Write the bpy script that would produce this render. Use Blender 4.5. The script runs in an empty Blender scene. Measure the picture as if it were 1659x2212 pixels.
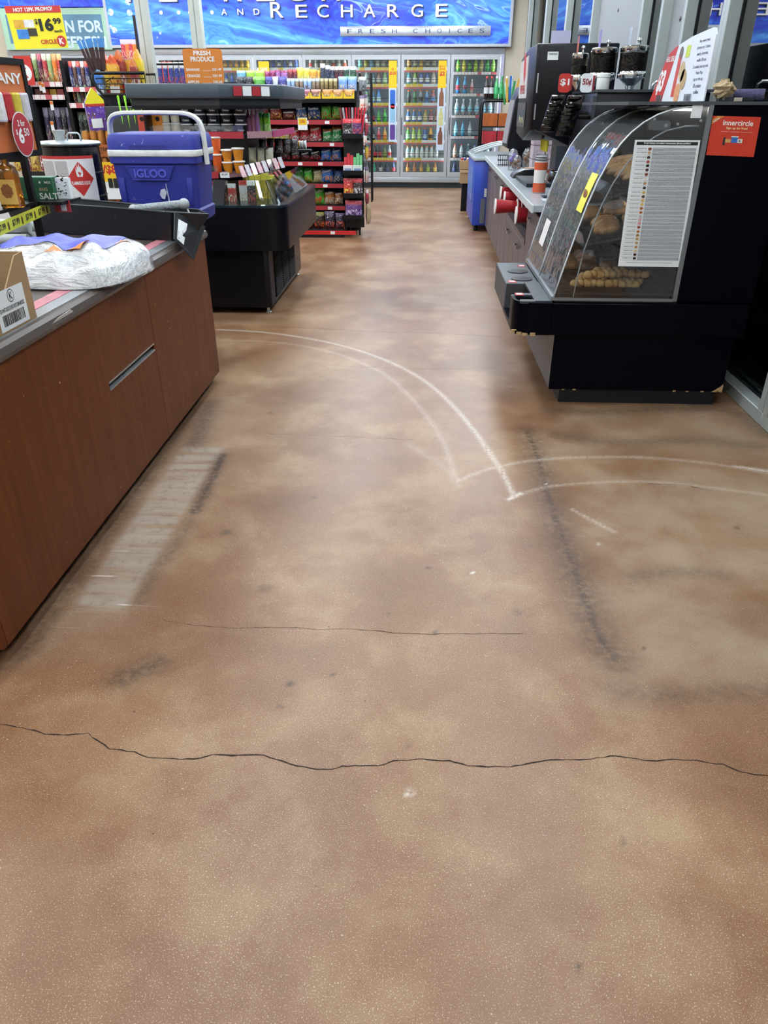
import bpy, bmesh, math, random
import numpy as np
from mathutils import Vector, Matrix
random.seed(7)
scene = bpy.context.scene
COL = scene.collection
PI = math.pi
# ------------------------------------------------------------------ camera
F, CX, CY = 1570.0, 829.5, 1106.0          # focal length in px of the 1659x2212 frame
VX, VY, EYE = 915.0, 228.0, 1.45           # vanishing point of the aisle, eye height
_d = Vector(((VX-CX)/F, -(VY-CY)/F, 1.0)).normalized()
_u = Vector((0, _d.z, -_d.y)).normalized()
_r = Vector((math.sqrt(max(0, 1-_d.x**2)), 0, 0))
_r = _u.cross(_d)
if _r.x < 0: _r = -_r
AX = (_r, _d, _u)                          # world X,Y,Z in (right, up, forward)
def ray(px, py):
    c = Vector(((px-CX)/F, -(py-CY)/F, 1.0))
    return Vector([a.dot(c) for a in AX])
def at(px, py, y):
    r = ray(px, py); t = y/r.y
    return Vector((r.x*t, y, EYE+r.z*t))
def atx(px, py, x):
    r = ray(px, py); t = x/r.x
    return Vector((x, r.y*t, EYE+r.z*t))
def atz(px, py, z=0.0):
    r = ray(px, py); t = (z-EYE)/r.z
    return Vector((r.x*t, r.y*t, z))
cam_d = bpy.data.cameras.new('camera'); cam = bpy.data.objects.new('camera', cam_d); COL.objects.link(cam)
cam_d.sensor_fit = 'VERTICAL'; cam_d.sensor_height = 36.0; cam_d.lens = F*36.0/2212.0
cam_d.clip_start = .05; cam_d.clip_end = 200
right = Vector([a.x for a in AX]); upv = Vector([a.y for a in AX]); fwd = Vector([a.z for a in AX])
cam.matrix_world = Matrix(((right.x, upv.x, -fwd.x, 0), (right.y, upv.y, -fwd.y, 0), (right.z, upv.z, -fwd.z, EYE), (0, 0, 0, 1)))
scene.camera = cam
# ------------------------------------------------------------------ world, exposure
w = bpy.data.worlds.new('night'); scene.world = w; w.use_nodes = True
w.node_tree.nodes['Background'].inputs[0].default_value = (.012, .02, .035, 1)
w.node_tree.nodes['Background'].inputs[1].default_value = 1.0
vs = scene.view_settings
vs.view_transform = 'Standard'; vs.look = 'None'; vs.gamma = 1.0; vs.use_curve_mapping = False
vs.exposure = 0.62
LAMP = 10.0           # radiance of the ceiling troffers
scene.cycles.max_bounces = 6; scene.cycles.transparent_max_bounces = 12
scene.cycles.diffuse_bounces = 2; scene.cycles.glossy_bounces = 2; scene.cycles.transmission_bounces = 4
scene.cycles.use_adaptive_sampling = True; scene.cycles.adaptive_threshold = .06; scene.cycles.adaptive_min_samples = 12
scene.cycles.caustics_reflective = False; scene.cycles.caustics_refractive = False
scene.cycles.sample_clamp_indirect = 6.0
# ------------------------------------------------------------------ materials
def lin(c):
    return c/12.92 if c <= .04045 else ((c+.055)/1.055)**2.4
def col(h):
    if isinstance(h, str):
        h = h.lstrip('#'); return tuple(lin(int(h[i:i+2], 16)/255) for i in (0, 2, 4))+(1,)
    return tuple(h)[:3]+(1,)
MATS = {}
class NT:
    def __init__(s, name):
        s.m = bpy.data.materials.new(name); s.m.use_nodes = True; s.t = s.m.node_tree
        s.b = s.t.nodes['Principled BSDF']; s.o = s.t.nodes['Material Output']
    def n(s, typ, **kw):
        x = s.t.nodes.new('ShaderNode'+typ)
        for k, v in kw.items(): setattr(x, k, v)
        return x
    def l(s, a, b): s.t.links.new(a, b)
    def setv(s, sock, v):
        if hasattr(v, 'links') or isinstance(v, bpy.types.NodeSocket): s.l(v, sock)
        else: sock.default_value = v
    def math(s, op, a, b=None, clamp=False):
        x = s.n('Math', operation=op, use_clamp=clamp); s.setv(x.inputs[0], a)
        if b is not None: s.setv(x.inputs[1], b)
        return x.outputs[0]
    def mix(s, f, a, b, mode='MIX'):
        x = s.n('MixRGB', blend_type=mode); s.setv(x.inputs[0], f); s.setv(x.inputs[1], a); s.setv(x.inputs[2], b)
        return x.outputs[0]
    def noise(s, vec, scale, detail=3, rough=.5, dist=0.0):
        x = s.n('TexNoise'); x.inputs['Scale'].default_value = scale; x.inputs['Detail'].default_value = detail
        x.inputs['Roughness'].default_value = rough; x.inputs['Distortion'].default_value = dist
        if vec is not None: s.l(vec, x.inputs['Vector'])
        return x.outputs['Fac']
    def ramp(s, f, stops, interp='LINEAR'):
        x = s.n('ValToRGB'); s.l(f, x.inputs[0]); cr = x.color_ramp; cr.interpolation = interp
        while len(cr.elements) < len(stops): cr.elements.new(.5)
        for e, (p, c) in zip(cr.elements, stops): e.position = p; e.color = col(c)
        return x.outputs[0]
    def step(s, f, a, b):
        x = s.n('MapRange', interpolation_type='SMOOTHSTEP'); s.setv(x.inputs[0], f)
        x.inputs[1].default_value = a; x.inputs[2].default_value = b
        return x.outputs[0]
    def obj(s): return s.n('TexCoord').outputs['Object']
    def gen(s): return s.n('TexCoord').outputs['Generated']
    def sep(s, v):
        x = s.n('SeparateXYZ'); s.l(v, x.inputs[0]); return x.outputs
    def mapv(s, v, scale=(1, 1, 1), rot=(0, 0, 0), loc=(0, 0, 0)):
        x = s.n('Mapping'); s.l(v, x.inputs[0]); x.inputs['Scale'].default_value = scale
        x.inputs['Rotation'].default_value = rot; x.inputs['Location'].default_value = loc
        return x.outputs[0]
    def bump(s, h, strength=.2, dist=.01):
        x = s.n('Bump'); x.inputs['Strength'].default_value = strength; x.inputs['Distance'].default_value = dist
        s.l(h, x.inputs['Height']); s.l(x.outputs[0], s.b.inputs['Normal'])
def M(name, c, rough=.5, metal=0.0, var=.08, scale=14.0, bump=0.0, bscale=60.0, spec=.5, emit=0.0, coat=0.0):
    """a plain procedural material: colour with a little noise in it"""
    if name in MATS: return MATS[name]
    t = NT(name); c = col(c); v = t.obj()
    f = t.noise(v, scale)
    a = tuple(x*(1-var) for x in c[:3])+(1,); b = tuple(min(1, x*(1+var)) for x in c[:3])+(1,)
    out = t.mix(f, a, b); t.l(out, t.b.inputs['Base Color'])
    t.b.inputs['Roughness'].default_value = rough; t.b.inputs['Metallic'].default_value = metal
    t.b.inputs['Specular IOR Level'].default_value = spec
    if coat: t.b.inputs['Coat Weight'].default_value = coat; t.b.inputs['Coat Roughness'].default_value = .08
    if emit:
        t.l(out, t.b.inputs['Emission Color']); t.b.inputs['Emission Strength'].default_value = emit
    if bump: t.bump(t.noise(v, bscale), bump)
    MATS[name] = t.m; return t.m
def GLASS(name, tint=(1, 1, 1), refl=.08, rough=.02, fog=0.0):
    """thin clear pane: see-through with a fresnel reflection"""
    if name in MATS: return MATS[name]
    t = NT(name)
    tr = t.n('BsdfTransparent'); tr.inputs[0].default_value = col(tint)
    gl = t.n('BsdfGlossy'); gl.inputs['Roughness'].default_value = rough
    lw = t.n('LayerWeight'); lw.inputs[0].default_value = .25
    f = t.math('ADD', t.math('MULTIPLY', lw.outputs['Fresnel'], .75), refl, clamp=True)
    mx = t.n('MixShader'); t.l(f, mx.inputs[0]); t.l(tr.outputs[0], mx.inputs[1]); t.l(gl.outputs[0], mx.inputs[2])
    out = mx.outputs[0]
    if fog:
        df = t.n('BsdfDiffuse'); df.inputs[0].default_value = (.8, .85, .9, 1)
        m2 = t.n('MixShader'); m2.inputs[0].default_value = fog
        t.l(out, m2.inputs[1]); t.l(df.outputs[0], m2.inputs[2]); out = m2.outputs[0]
    t.l(out, t.o.inputs[0]); MATS[name] = t.m; return t.m
# ------------------------------------------------------------------ mesh building
ORG = {}
class MB:
    def __init__(s): s.v = []; s.f = []; s.mi = []; s.cur = 0
    def add(s, vs, fs):
        o = len(s.v); s.v += [tuple(p) for p in vs]
        for f in fs: s.f.append(tuple(i+o for i in f)); s.mi.append(s.cur)
        return s
    def mat(s, i): s.cur = i; return s
    def box(s, x0, x1, y0, y1, z0, z1):
        return s.add([(x0,y0,z0),(x1,y0,z0),(x1,y1,z0),(x0,y1,z0),(x0,y0,z1),(x1,y0,z1),(x1,y1,z1),(x0,y1,z1)],
                     [(3,2,1,0),(4,5,6,7),(0,1,5,4),(1,2,6,5),(2,3,7,6),(3,0,4,7)])
    def hexa(s, p): return s.add(p, [(3,2,1,0),(4,5,6,7),(0,1,5,4),(1,2,6,5),(2,3,7,6),(3,0,4,7)])
    def quad(s, a, b, c, d): return s.add([a, b, c, d], [(0,1,2,3)])
    def prism(s, pts, axis, lo, hi):
        n = len(pts)
        def P(p, h):
            return {'x': (h, p[0], p[1]), 'y': (p[0], h, p[1]), 'z': (p[0], p[1], h)}[axis]
        vs = [P(p, lo) for p in pts]+[P(p, hi) for p in pts]
        fs = [tuple(range(n)), tuple(range(2*n-1, n-1, -1))]+[(i, (i+1) % n, (i+1) % n+n, i+n) for i in range(n)]
        return s.add(vs, fs)
    def poly(s, pts): return s.add(pts, [tuple(range(len(pts)))])
    def loft(s, rings, closed=True, cap=True):
        n = len(rings[0]); vs = [p for r in rings for p in r]; fs = []
        for k in range(len(rings)-1):
            for i in range(n if closed else n-1):
                j = (i+1) % n; fs.append((k*n+i, k*n+j, (k+1)*n+j, (k+1)*n+i))
        if cap and closed:
            fs.append(tuple(range(n))); fs.append(tuple(range((len(rings)-1)*n, len(rings)*n)))
        return s.add(vs, fs)
    def lathe(s, prof, c=(0, 0, 0), n=12, axis='z'):
        rings = []
        for r, h in prof:
            ring = []
            for i in range(n):
                a = 2*PI*i/n; p, q = r*math.cos(a), r*math.sin(a)
                ring.append({'z': (c[0]+p, c[1]+q, c[2]+h), 'y': (c[0]+p, c[1]+h, c[2]+q), 'x': (c[0]+h, c[1]+p, c[2]+q)}[axis])
            rings.append(ring)
        return s.loft(rings)
    def tube(s, path, r, n=6, closed=False):
        path = [Vector(p) for p in path]; rings = []; N = len(path)
        ref = None
        for i, p in enumerate(path):
            if closed: t = (path[(i+1) % N]-path[i-1])
            else: t = path[min(i+1, N-1)]-path[max(i-1, 0)]
            t.normalize()
            if ref is None: ref = Vector((0, 0, 1)) if abs(t.z) < .9 else Vector((1, 0, 0))
            a = (ref-t*ref.dot(t)).normalized(); b = t.cross(a); ref = a
            rr = r[i] if isinstance(r, (list, tuple)) else r
            rings.append([tuple(p+a*(rr*math.cos(2*PI*k/n))+b*(rr*math.sin(2*PI*k/n))) for k in range(n)])
        if closed: rings.append(rings[0]); return s.loft(rings, cap=False)
        return s.loft(rings)
    def ell(s, c, rx, ry, rz, n=10, m=6):
        rings = []
        for j in range(m+1):
            t = PI*(j+.001)/(m+.002)-PI/2
            rings.append([(c[0]+rx*math.cos(t)*math.cos(2*PI*i/n), c[1]+ry*math.cos(t)*math.sin(2*PI*i/n), c[2]+rz*math.sin(t)) for i in range(n)])
        return s.loft(rings)
    def build(s, name, mat, parent=None, smooth=None, bevel=0.0, seg=2, local=False, norm=True):
        o = Vector((0, 0, 0))
        if parent is not None and not local: o = ORG.get(parent.name, o)
        me = bpy.data.meshes.new(name)
        me.from_pydata([(p[0]-o.x, p[1]-o.y, p[2]-o.z) for p in s.v], [], s.f)
        ml = mat if isinstance(mat, (list, tuple)) else [mat]
        for m_ in ml: me.materials.append(m_)
        if len(ml) > 1: me.polygons.foreach_set('material_index', s.mi)
        if norm or bevel:
            bm = bmesh.new(); bm.from_mesh(me)
            if norm: bmesh.ops.recalc_face_normals(bm, faces=bm.faces)
            if bevel:
                es = [e for e in bm.edges if len(e.link_faces) == 2 and e.calc_face_angle(0) > .6]
                bmesh.ops.bevel(bm, geom=es, offset=bevel, segments=seg, affect='EDGES', profile=.5, clamp_overlap=True)
            bm.to_mesh(me); bm.free()
        if smooth is None and bevel: smooth = .7
        if smooth:
            me.polygons.foreach_set('use_smooth', [True]*len(me.polygons))
            if smooth is not True: me.set_sharp_from_angle(angle=smooth)
        me.update()
        ob = bpy.data.objects.new(name, me); COL.objects.link(ob)
        if parent is not None: ob.parent = parent
        ORG[ob.name] = o
        return ob
def tag(o, label, cat, group=None, kind=None):
    o['label'] = label; o['category'] = cat
    if group: o['group'] = group
    if kind: o['kind'] = kind
    return o
def thing(name, label, cat, loc=(0, 0, 0), group=None, rotz=0.0):
    o = bpy.data.objects.new(name, None); COL.objects.link(o); o.location = loc; o.rotation_euler = (0, 0, rotz)
    o.empty_display_size = .05
    tag(o, label, cat, group); ORG[o.name] = Vector(loc) if not rotz else Vector((0, 0, 0))
    return o
def struct(o): o['kind'] = 'structure'; return o
def dup(root, loc=None, label=None, group=None, rot=None, scale=None):
    r = root.copy(); COL.objects.link(r)
    if loc is not None: r.location = loc
    if rot is not None: r.rotation_euler = rot
    if scale is not None: r.scale = scale
    if label: r['label'] = label
    if group: r['group'] = group
    for ch in root.children:
        c = ch.copy(); COL.objects.link(c); c.parent = r
        for g in ch.children:
            d = g.copy(); COL.objects.link(d); d.parent = c
    return r
TXT = {}
def text_mesh(s, bold=.0, space=1.0):
    k = (s, bold, space)
    if k in TXT: return TXT[k]
    cu = bpy.data.curves.new('lettering', 'FONT'); cu.body = s; cu.resolution_u = 3; cu.offset = bold; cu.space_character = space
    cu.fill_mode = 'FRONT'
    ob = bpy.data.objects.new('lettering', cu)
    me = bpy.data.meshes.new_from_object(ob)
    bpy.data.objects.remove(ob)
    vs = np.empty(len(me.vertices)*3); me.vertices.foreach_get('co', vs); vs = vs.reshape(-1, 3)
    fs = [tuple(p.vertices) for p in me.polygons]
    bpy.data.meshes.remove(me); bpy.data.curves.remove(cu)
    if len(vs) == 0: vs = np.zeros((0, 3))
    else:
        vs = vs-vs.min(0); mx = vs.max(0); mx[mx == 0] = 1; vs = vs/mx
        vs[:, :2] -= .5
    TXT[k] = (vs, fs); return TXT[k]
def lettering(s, c, w, h, mat, parent, rx=(1, 0, 0), ry=(0, 0, 1), name='lettering', bold=.02, local=False, space=1.0, thick=0.0, shear=0.0):
    """flat letters of text s fitted into w x h, centred on c, along unit vectors rx, ry"""
    vs, fs = text_mesh(s, bold, space)
    c = Vector(c); rx = Vector(rx).normalized(); ry = Vector(ry).normalized(); nn = rx.cross(ry)
    pts = [c+rx*((p[0]+shear*p[1])*w)+ry*(p[1]*h) for p in vs]
    mb = MB(); mb.add(pts, fs)
    if thick:
        n = len(pts); mb.add([p+nn*thick for p in pts], fs)
        ec = {}
        for f in fs:
            for i in range(len(f)):
                e = (f[i], f[(i+1) % len(f)]); k = (min(e), max(e)); ec[k] = ec.get(k, 0)+1
        mb.f += [(a, b, b+n, a+n) for (a, b), q in ec.items() if q == 1]; mb.mi += [0]*(len(mb.f)-len(mb.mi))
    return mb.build(name, mat, parent, local=local, norm=bool(thick))
def panel(c, w, h, rx=(1, 0, 0), ry=(0, 0, 1), t=.002):
    """a thin board centred on c, its back t behind c"""
    c = Vector(c); rx = Vector(rx).normalized(); ry = Vector(ry).normalized(); nn = rx.cross(ry)
    a = [c-rx*w/2-ry*h/2, c+rx*w/2-ry*h/2, c+rx*w/2+ry*h/2, c-rx*w/2+ry*h/2]
    return MB().hexa([p-nn*t for p in a]+a)
def rrect(w, h, r, n=4, cx=0, cy=0):
    pts = []
    for sx, sy, a0 in ((1, 1, 0), (-1, 1, PI/2), (-1, -1, PI), (1, -1, 3*PI/2)):
        for i in range(n+1):
            a = a0+PI/2*i/n
            pts.append((cx+sx*(w/2-r)+r*math.cos(a), cy+sy*(h/2-r)+r*math.sin(a)))
    return pts
# common materials
black = M('black_laminate', '#02030d', .36, var=.15, spec=.09)
blackm = M('black_metal', '#0b0c11', .4, spec=.35)
darkgrey = M('dark_grey_plastic', '#3a4049', .5)
chrome = M('chrome', '#d8dadc', .12, metal=1.0)
alu = M('aluminium', '#c4c8cc', .32, metal=.85)
white = M('white_plastic', '#eef0ee', .45)
paper = M('white_paper', '#eef2f4', .6, var=.03)
redp = M('red_print', '#c9352f', .45)
redtick = M('red_ticket_strip', '#b0353f', .4)
ink = M('black_ink', '#16161a', .6)
orangep = M('orange_print', '#dd7a2c', .5)
yellowp = M('yellow_print', '#f0e22a', .5)
goldp = M('gold_yellow_print', '#f3c81c', .5)
card = M('brown_cardboard', '#a98a66', .8, var=.12)
# ================================================================== STRUCTURE
XR = 1.85; XL = -9.2; YB = 16.05; YF = -2.6; ZC = 3.6
# ---- ceiling lamps
def lamp_mat():
    t = NT('lamp_diffuser'); e = t.n('Emission'); e.inputs[0].default_value = (.84, .93, 1.0, 1)
    f = t.noise(t.obj(), 30.0); t.l(t.math('MULTIPLY_ADD', f, .1), e.inputs[1])
    e.inputs[1].default_value = LAMP
    t.t.links.remove(e.inputs[1].links[0]); e.inputs[1].default_value = LAMP
    t.l(e.outputs[0], t.o.inputs[0]); return t.m
lampm = lamp_mat()
proto = None
NTH = ['first', 'second', 'third', 'fourth', 'fifth', 'sixth', 'seventh', 'eighth', 'ninth', 'tenth']
for ix, x in enumerate((-7.6, -5.4, -3.2, -1.0, .9)):
    for iy, y in enumerate((-2.1, 1.5, 3.6, 5.8, 8.0, 9.7, 11.4, 13.1, 14.8)):
        if proto is None:
            proto = thing('ceiling_light', 'white ceiling light panel, first from the left, first row from the front', 'ceiling light', (x, y, ZC-.03), 'ceiling light panels')
            MB().box(-.33, .33, -.63, .63, .005, .03).build('frame', white, proto, local=True)
            MB().box(-.3, .3, -.6, .6, -.006, .004).build('diffuser', lampm, proto, local=True)
        else: dup(proto, (x, y, ZC-.03), 'white ceiling light panel, %s from the left, %s row from the front' % (NTH[ix], NTH[iy]))
        
# ---- ceiling, walls
ceilm = M('ceiling_tile', '#dcdcd6', .8)
wallm = M('cream_wall_paint', '#cfc4b0', .7, var=.04)
struct(MB().box(XL-.1, XR+.2, YF-.1, 17.6, ZC, ZC+.1).build('ceiling', ceilm))
struct(MB().box(XL-.1, XL, YF, 17.6, 0, ZC).build('wall_left', wallm))
struct(MB().box(XL-.1, XR+.2, YF-.1, YF, 0, ZC).build('wall_front', wallm))
DX0, DP, ND = 1.42, .932, 10          # right edge of the right door, door pitch, doors
DXL = DX0-DP*ND
wb = MB().box(DX0+.06, XR+.1, YB, YB+.1, 0, ZC).box(XL, DXL-.06, YB, YB+.1, 0, ZC).box(DXL-.06, DX0+.06, YB, YB+.1, 2.33, ZC)
struct(wb.build('wall_back', wallm))
struct(MB().box(XL, XR, 17.5, 17.6, 0, ZC).build('wall_cooler_rear', M('cooler_inner_wall', '#8a9096', .6)))
tr = struct(MB().box(DX0+.06, XR-.02, YB-.012, YB, 0, .1).build('baseboard_back', blackm))
# ---- floor with stains, worn scuffs and a patch (stain masks in a colour attribute, all in floor coordinates)
def rng(a, b, st): return list(np.arange(a, b, st))
gx = sorted(set([round(v, 4) for v in rng(XL, -2.4, .4)+rng(-2.4, 2.05, .0125)+[2.05]]))
gy = sorted(set([round(v, 4) for v in rng(YF, .3, .3)+rng(.3, 6.2, .0125)+rng(6.2, 17.5, .1)+[17.5]]))
GX, GY = np.meshgrid(np.array(gx), np.array(gy)); nx, ny = len(gx), len(gy)
P = np.stack([GX.ravel(), GY.ravel()], 1)
def fl(pts): return np.array([[atz(a, b).x, atz(a, b).y] for a, b in pts])
def dpoly(Q, pl):
    best = np.full(len(Q), 9.0)
    for a, b in zip(pl[:-1], pl[1:]):
        ab = b-a; L = max(1e-9, (ab**2).sum()); t = np.clip(((Q-a)@ab)/L, 0, 1)
        best = np.minimum(best, np.sqrt(((Q-a-t[:, None]*ab)**2).sum(1)))
    return best
def smooth_line(pl, k=6):
    out = []
    for i in range(len(pl)-1):
        p0, p1, p2, p3 = pl[max(0, i-1)], pl[i], pl[i+1], pl[min(len(pl)-1, i+2)]
        for t in np.arange(k)/k:
            out.append(.5*((2*p1)+(-p0+p2)*t+(2*p0-5*p1+4*p2-p3)*t*t+(-p0+3*p1-3*p2+p3)*t**3))
    out.append(pl[-1]); return np.array(out)
def inquad(Q, q, soft):
    s = np.full(len(Q), 9.0)
    n = len(q); area = sum(q[i][0]*q[(i+1) % n][1]-q[(i+1) % n][0]*q[i][1] for i in range(n)); sg = 1 if area > 0 else -1
    for i in range(n):
        a, b = q[i], q[(i+1) % n]; e = b-a; nrm = np.array([-e[1], e[0]])*sg/np.linalg.norm(e)
        s = np.minimum(s, (Q-a)@nrm)
    return np.clip(s/soft+.5, 0, 1)
scuff = np.zeros(len(P)); dirt_dark = np.zeros(len(P)); patch = np.zeros(len(P)); grey = np.zeros(len(P))
def add_line(dst, px, width, amp):
    d = dpoly(P, smooth_line(fl(px))); dst[:] = np.maximum(dst, amp*np.exp(-(d/width)**2))
arcA = [(470,712),(560,717),(640,727),(720,742),(790,762),(860,790),(920,825),(970,868),(1020,925),(1055,975),(1085,1020),(1110,1072)]
arcB = [(480,735),(560,737),(640,745),(720,762),(790,788),(840,815),(890,862),(930,910),(960,960),(985,1035)]
arcC = [(985,1040),(1060,1012),(1150,995),(1250,988),(1380,988),(1500,997),(1590,1010),(1659,1022)]
arcD = [(1110,1072),(1180,1052),(1250,1045),(1350,1040),(1430,1042),(1550,1055),(1659,1070)]
add_line(scuff, arcA, .013, .62); add_line(scuff, arcB, .016, .24); add_line(scuff, arcC, .013, .34); add_line(scuff, arcD, .011, .32)
add_line(scuff, [(1100,1078),(1125,1066)], .012, .9)
add_line(scuff, [(1235,1100),(1290,1130),(1330,1150)], .008, .5); add_line(scuff, [(1590,1008),(1659,1018)], .014, .8)
add_line(scuff, [(880,960),(960,1010),(990,1050)], .02, .15)
add_line(dirt_dark, [(1140,930),(1165,1000),(1185,1075),(1215,1160),(1240,1230),(1265,1300),(1290,1365),(1325,1425)], .022, .75)
add_line(dirt_dark, [(1140,930),(1165,1000),(1185,1075),(1215,1160),(1240,1230),(1265,1300),(1290,1365),(1325,1425)], .08, .5)
add_line(dirt_dark, [(1330,1490),(1450,1500),(1659,1490)], .05, .35); add_line(dirt_dark, [(1200,940),(1350,955),(1500,950),(1640,965)], .06, .4)
add_line(dirt_dark, [(480,985),(455,1040),(420,1105)], .03, .8); add_line(dirt_dark, [(420,1105),(370,1190),(330,1240),(300,1300)], .03, .4)
add_line(dirt_dark, [(455,870),(440,910),(420,960)], .06, .6); add_line(dirt_dark, [(265,1465),(335,1435)], .05, .6)
add_line(dirt_dark, [(0,1440),(60,1400),(150,1270),(300,1060),(430,870)], .05, .5)  # last stroke: dark band along the foot of the left counter
add_line(dirt_dark, [(1190,885),(1300,890),(1560,885),(1659,940)], .06, .55); add_line(dirt_dark, [(1370,1245),(1470,1235),(1560,1240)], .04, .35)  # brown stain plus contact shade painted along the bakery case foot; then a smear
add_line(dirt_dark, [(600,690),(480,690)], .12, .4)  # wide soft dark band in front of the island chiller
for a, b, r, k in ((679,1075,.011,.95),(628,1478,.012,.8),(606,1525,.008,.8),(938,1367,.009,.95),(837,1327,.007,.9),(925,1227,.012,.7),(572,1270,.028,.4),(487,1150,.025,.5),
                   (1117,1323,.02,.45),(1592,1140,.012,.8),(1347,1818,.007,.8),(1250,2095,.007,.95),(879,1612,.005,.9),(655,1788,.005,.9),(691,1605,.004,.9),(347,1883,.004,.9),
                   (605,2025,.004,.8),(1583,1710,.005,.8),(1390,1400,.007,.7),(584,892,.02,.5),(1105,840,.01,.8),(1005,1640,.004,.8),(960,915,.008,.7),(856,1283,.005,.8),(720,1457,.005,.8)):
    c = fl([(a, b)])[0]; d = np.sqrt(((P-c)**2).sum(1)); dirt_dark = np.maximum(dirt_dark, k*np.exp(-(d/r)**4))
for a, b, r in ((885,1712,.009),(1295,1175,.008),(1020,1238,.007),(640,1665,.003),(1180,1045,.007)):
    c = fl([(a, b)])[0]; d = np.sqrt(((P-c)**2).sum(1)); scuff = np.maximum(scuff, np.exp(-(d/r)**4))
q = fl([(395,965),(485,965),(268,1322),(150,1322)]); patch = np.maximum(patch, .95*inquad(P, q, .03))
q = fl([(470,840),(560,840),(240,1400),(90,1400)]); patch = np.maximum(patch, .25*inquad(P, q, .25))
q = fl([(893,588),(1082,588),(1095,669),(890,669)]); grey = np.maximum(grey, .35*inquad(P, q, .012))
q = fl([(1165,1000),(1700,1000),(1900,1490),(1330,1490)]); grey = np.maximum(grey, .6*inquad(P, q, .3))
q = fl([(1190,885),(1659,900),(1659,1010),(1170,1000)]); grey = np.maximum(grey, .5*inquad(P, q, .2))
me = bpy.data.meshes.new('floor')
idx = np.arange(nx*ny).reshape(ny, nx)
quads = np.stack([idx[:-1, :-1], idx[:-1, 1:], idx[1:, 1:], idx[1:, :-1]], -1).reshape(-1, 4)
me.vertices.add(nx*ny); me.vertices.foreach_set('co', np.c_[P, np.zeros(len(P))].ravel())
me.loops.add(quads.size); me.loops.foreach_set('vertex_index', quads.ravel())
me.polygons.add(len(quads)); me.polygons.foreach_set('loop_start', np.arange(0, quads.size, 4)); me.polygons.foreach_set('loop_total', np.full(len(quads), 4))
me.update(); me.validate()
ca = me.color_attributes.new('stains', 'FLOAT_COLOR', 'POINT')
ca.data.foreach_set('color', np.stack([scuff, dirt_dark, patch, grey], 1).astype(np.float32).ravel())
def floor_mat():
    t = NT('stained_concrete'); v = t.obj(); at_ = t.n('Attribute', attribute_name='stains')
    s3 = t.n('SeparateColor'); t.l(at_.outputs['Color'], s3.inputs[0]); sc, di, pa = s3.outputs[0], s3.outputs[1], s3.outputs[2]; gr = at_.outputs['Alpha']
    n1 = t.noise(v, .9, 5, .55, .4); n2 = t.noise(v, 2.7, 5, .6, .2); n3 = t.noise(v, 9.0, 4, .6)
    base = t.ramp(n1, [(.28, '#67442a'), (.42, '#80593c'), (.55, '#997656'), (.72, '#b3977a')])
    b2 = t.ramp(n2, [(.30, '#694429'), (.48, '#845d40'), (.66, '#ae9070')])
    c = t.mix(.5, base, b2)
    c = t.mix(t.math('MULTIPLY', t.step(n3, .45, .75), .3), c, col('#7f5137'))
    # fine exposed aggregate
    fine = t.noise(v, 320, 3, .65); big = t.step(n2, .35, .65)
    c = t.mix(t.math('MULTIPLY', t.step(fine, .56, .68), t.math('MULTIPLY_ADD', big, .35)), c, col('#e0cdb0'))
    fine2 = t.noise(v, 130, 2, .6); c = t.mix(t.math('MULTIPLY', t.step(fine2, .58, .72), .35), c, col('#6d4630'))
    vo = t.n('TexVoronoi'); vo.inputs['Scale'].default_value = 45; t.l(v, vo.inputs['Vector'])
    spk = t.step(vo.outputs['Distance'], .12, .04); rare = t.step(t.noise(v, 6, 2), .5, .62)
    c = t.mix(t.math('MULTIPLY', spk, t.math('MULTIPLY', rare, .5)), c, col('#e6d8c0'))
    vo2 = t.n('TexVoronoi'); vo2.inputs['Scale'].default_value = 9; t.l(t.mapv(v, loc=(3.3, 1.7, 0)), vo2.inputs['Vector'])
    c = t.mix(t.math('MULTIPLY', t.step(vo2.outputs['Distance'], .035, .015), .8), c, col('#3b2a22'))
    # greyer worn areas, patch, dirt, scuffs
    gm = t.math('MULTIPLY', gr, t.math('ADD', t.math('MULTIPLY', t.step(n2, .3, .65), .7), .15)); c = t.mix(gm, c, col('#9a8a76'))
    dk_ = t.math('MULTIPLY', gr, t.math('MULTIPLY', t.step(t.noise(v, 5.0, 5, .7), .55, .72), t.step(t.noise(v, 70, 3, .7), .45, .6))); c = t.mix(t.math('MULTIPLY', dk_, .6), c, col('#4c4a44'))
    stre = t.noise(t.mapv(v, scale=(3, 55, 1)), 1.0, 3); stre2 = t.noise(t.mapv(v, scale=(2.0, 22, 1)), 1.0, 4, .6)
    pm = t.math('MULTIPLY', pa, t.step(stre2, .25, .6)); c = t.mix(t.math('MULTIPLY', pm, .8), c, col('#a89d90')); c = t.mix(t.math('MULTIPLY', pa, t.math('MULTIPLY', t.step(t.noise(v, 24, 4, .7), .5, .7), .5)), c, col('#6a5a4a'))
    c = t.mix(t.math('MULTIPLY', pa, t.step(stre, .66, .75)), c, col('#efe9e0'))
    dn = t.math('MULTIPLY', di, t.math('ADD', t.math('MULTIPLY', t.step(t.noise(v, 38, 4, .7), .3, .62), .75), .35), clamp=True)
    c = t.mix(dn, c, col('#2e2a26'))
    sn = t.math('MULTIPLY', sc, t.step(t.noise(v, 60, 3, .6), .25, .55)); c = t.mix(t.math('MULTIPLY', sn, .8), c, col('#e6dccf'))
    t.l(c, t.b.inputs['Base Color'])
    rg = t.math('ADD', t.math('MULTIPLY', n2, .22), .20); rg = t.math('ADD', rg, t.math('MULTIPLY', fine, .12)); t.l(rg, t.b.inputs['Roughness'])
    t.b.inputs['Specular IOR Level'].default_value = .5
    t.bump(t.math('ADD', fine, t.math('MULTIPLY', fine2, .6)), .12, .002)
    return t.m
me.materials.append(floor_mat())
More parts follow.
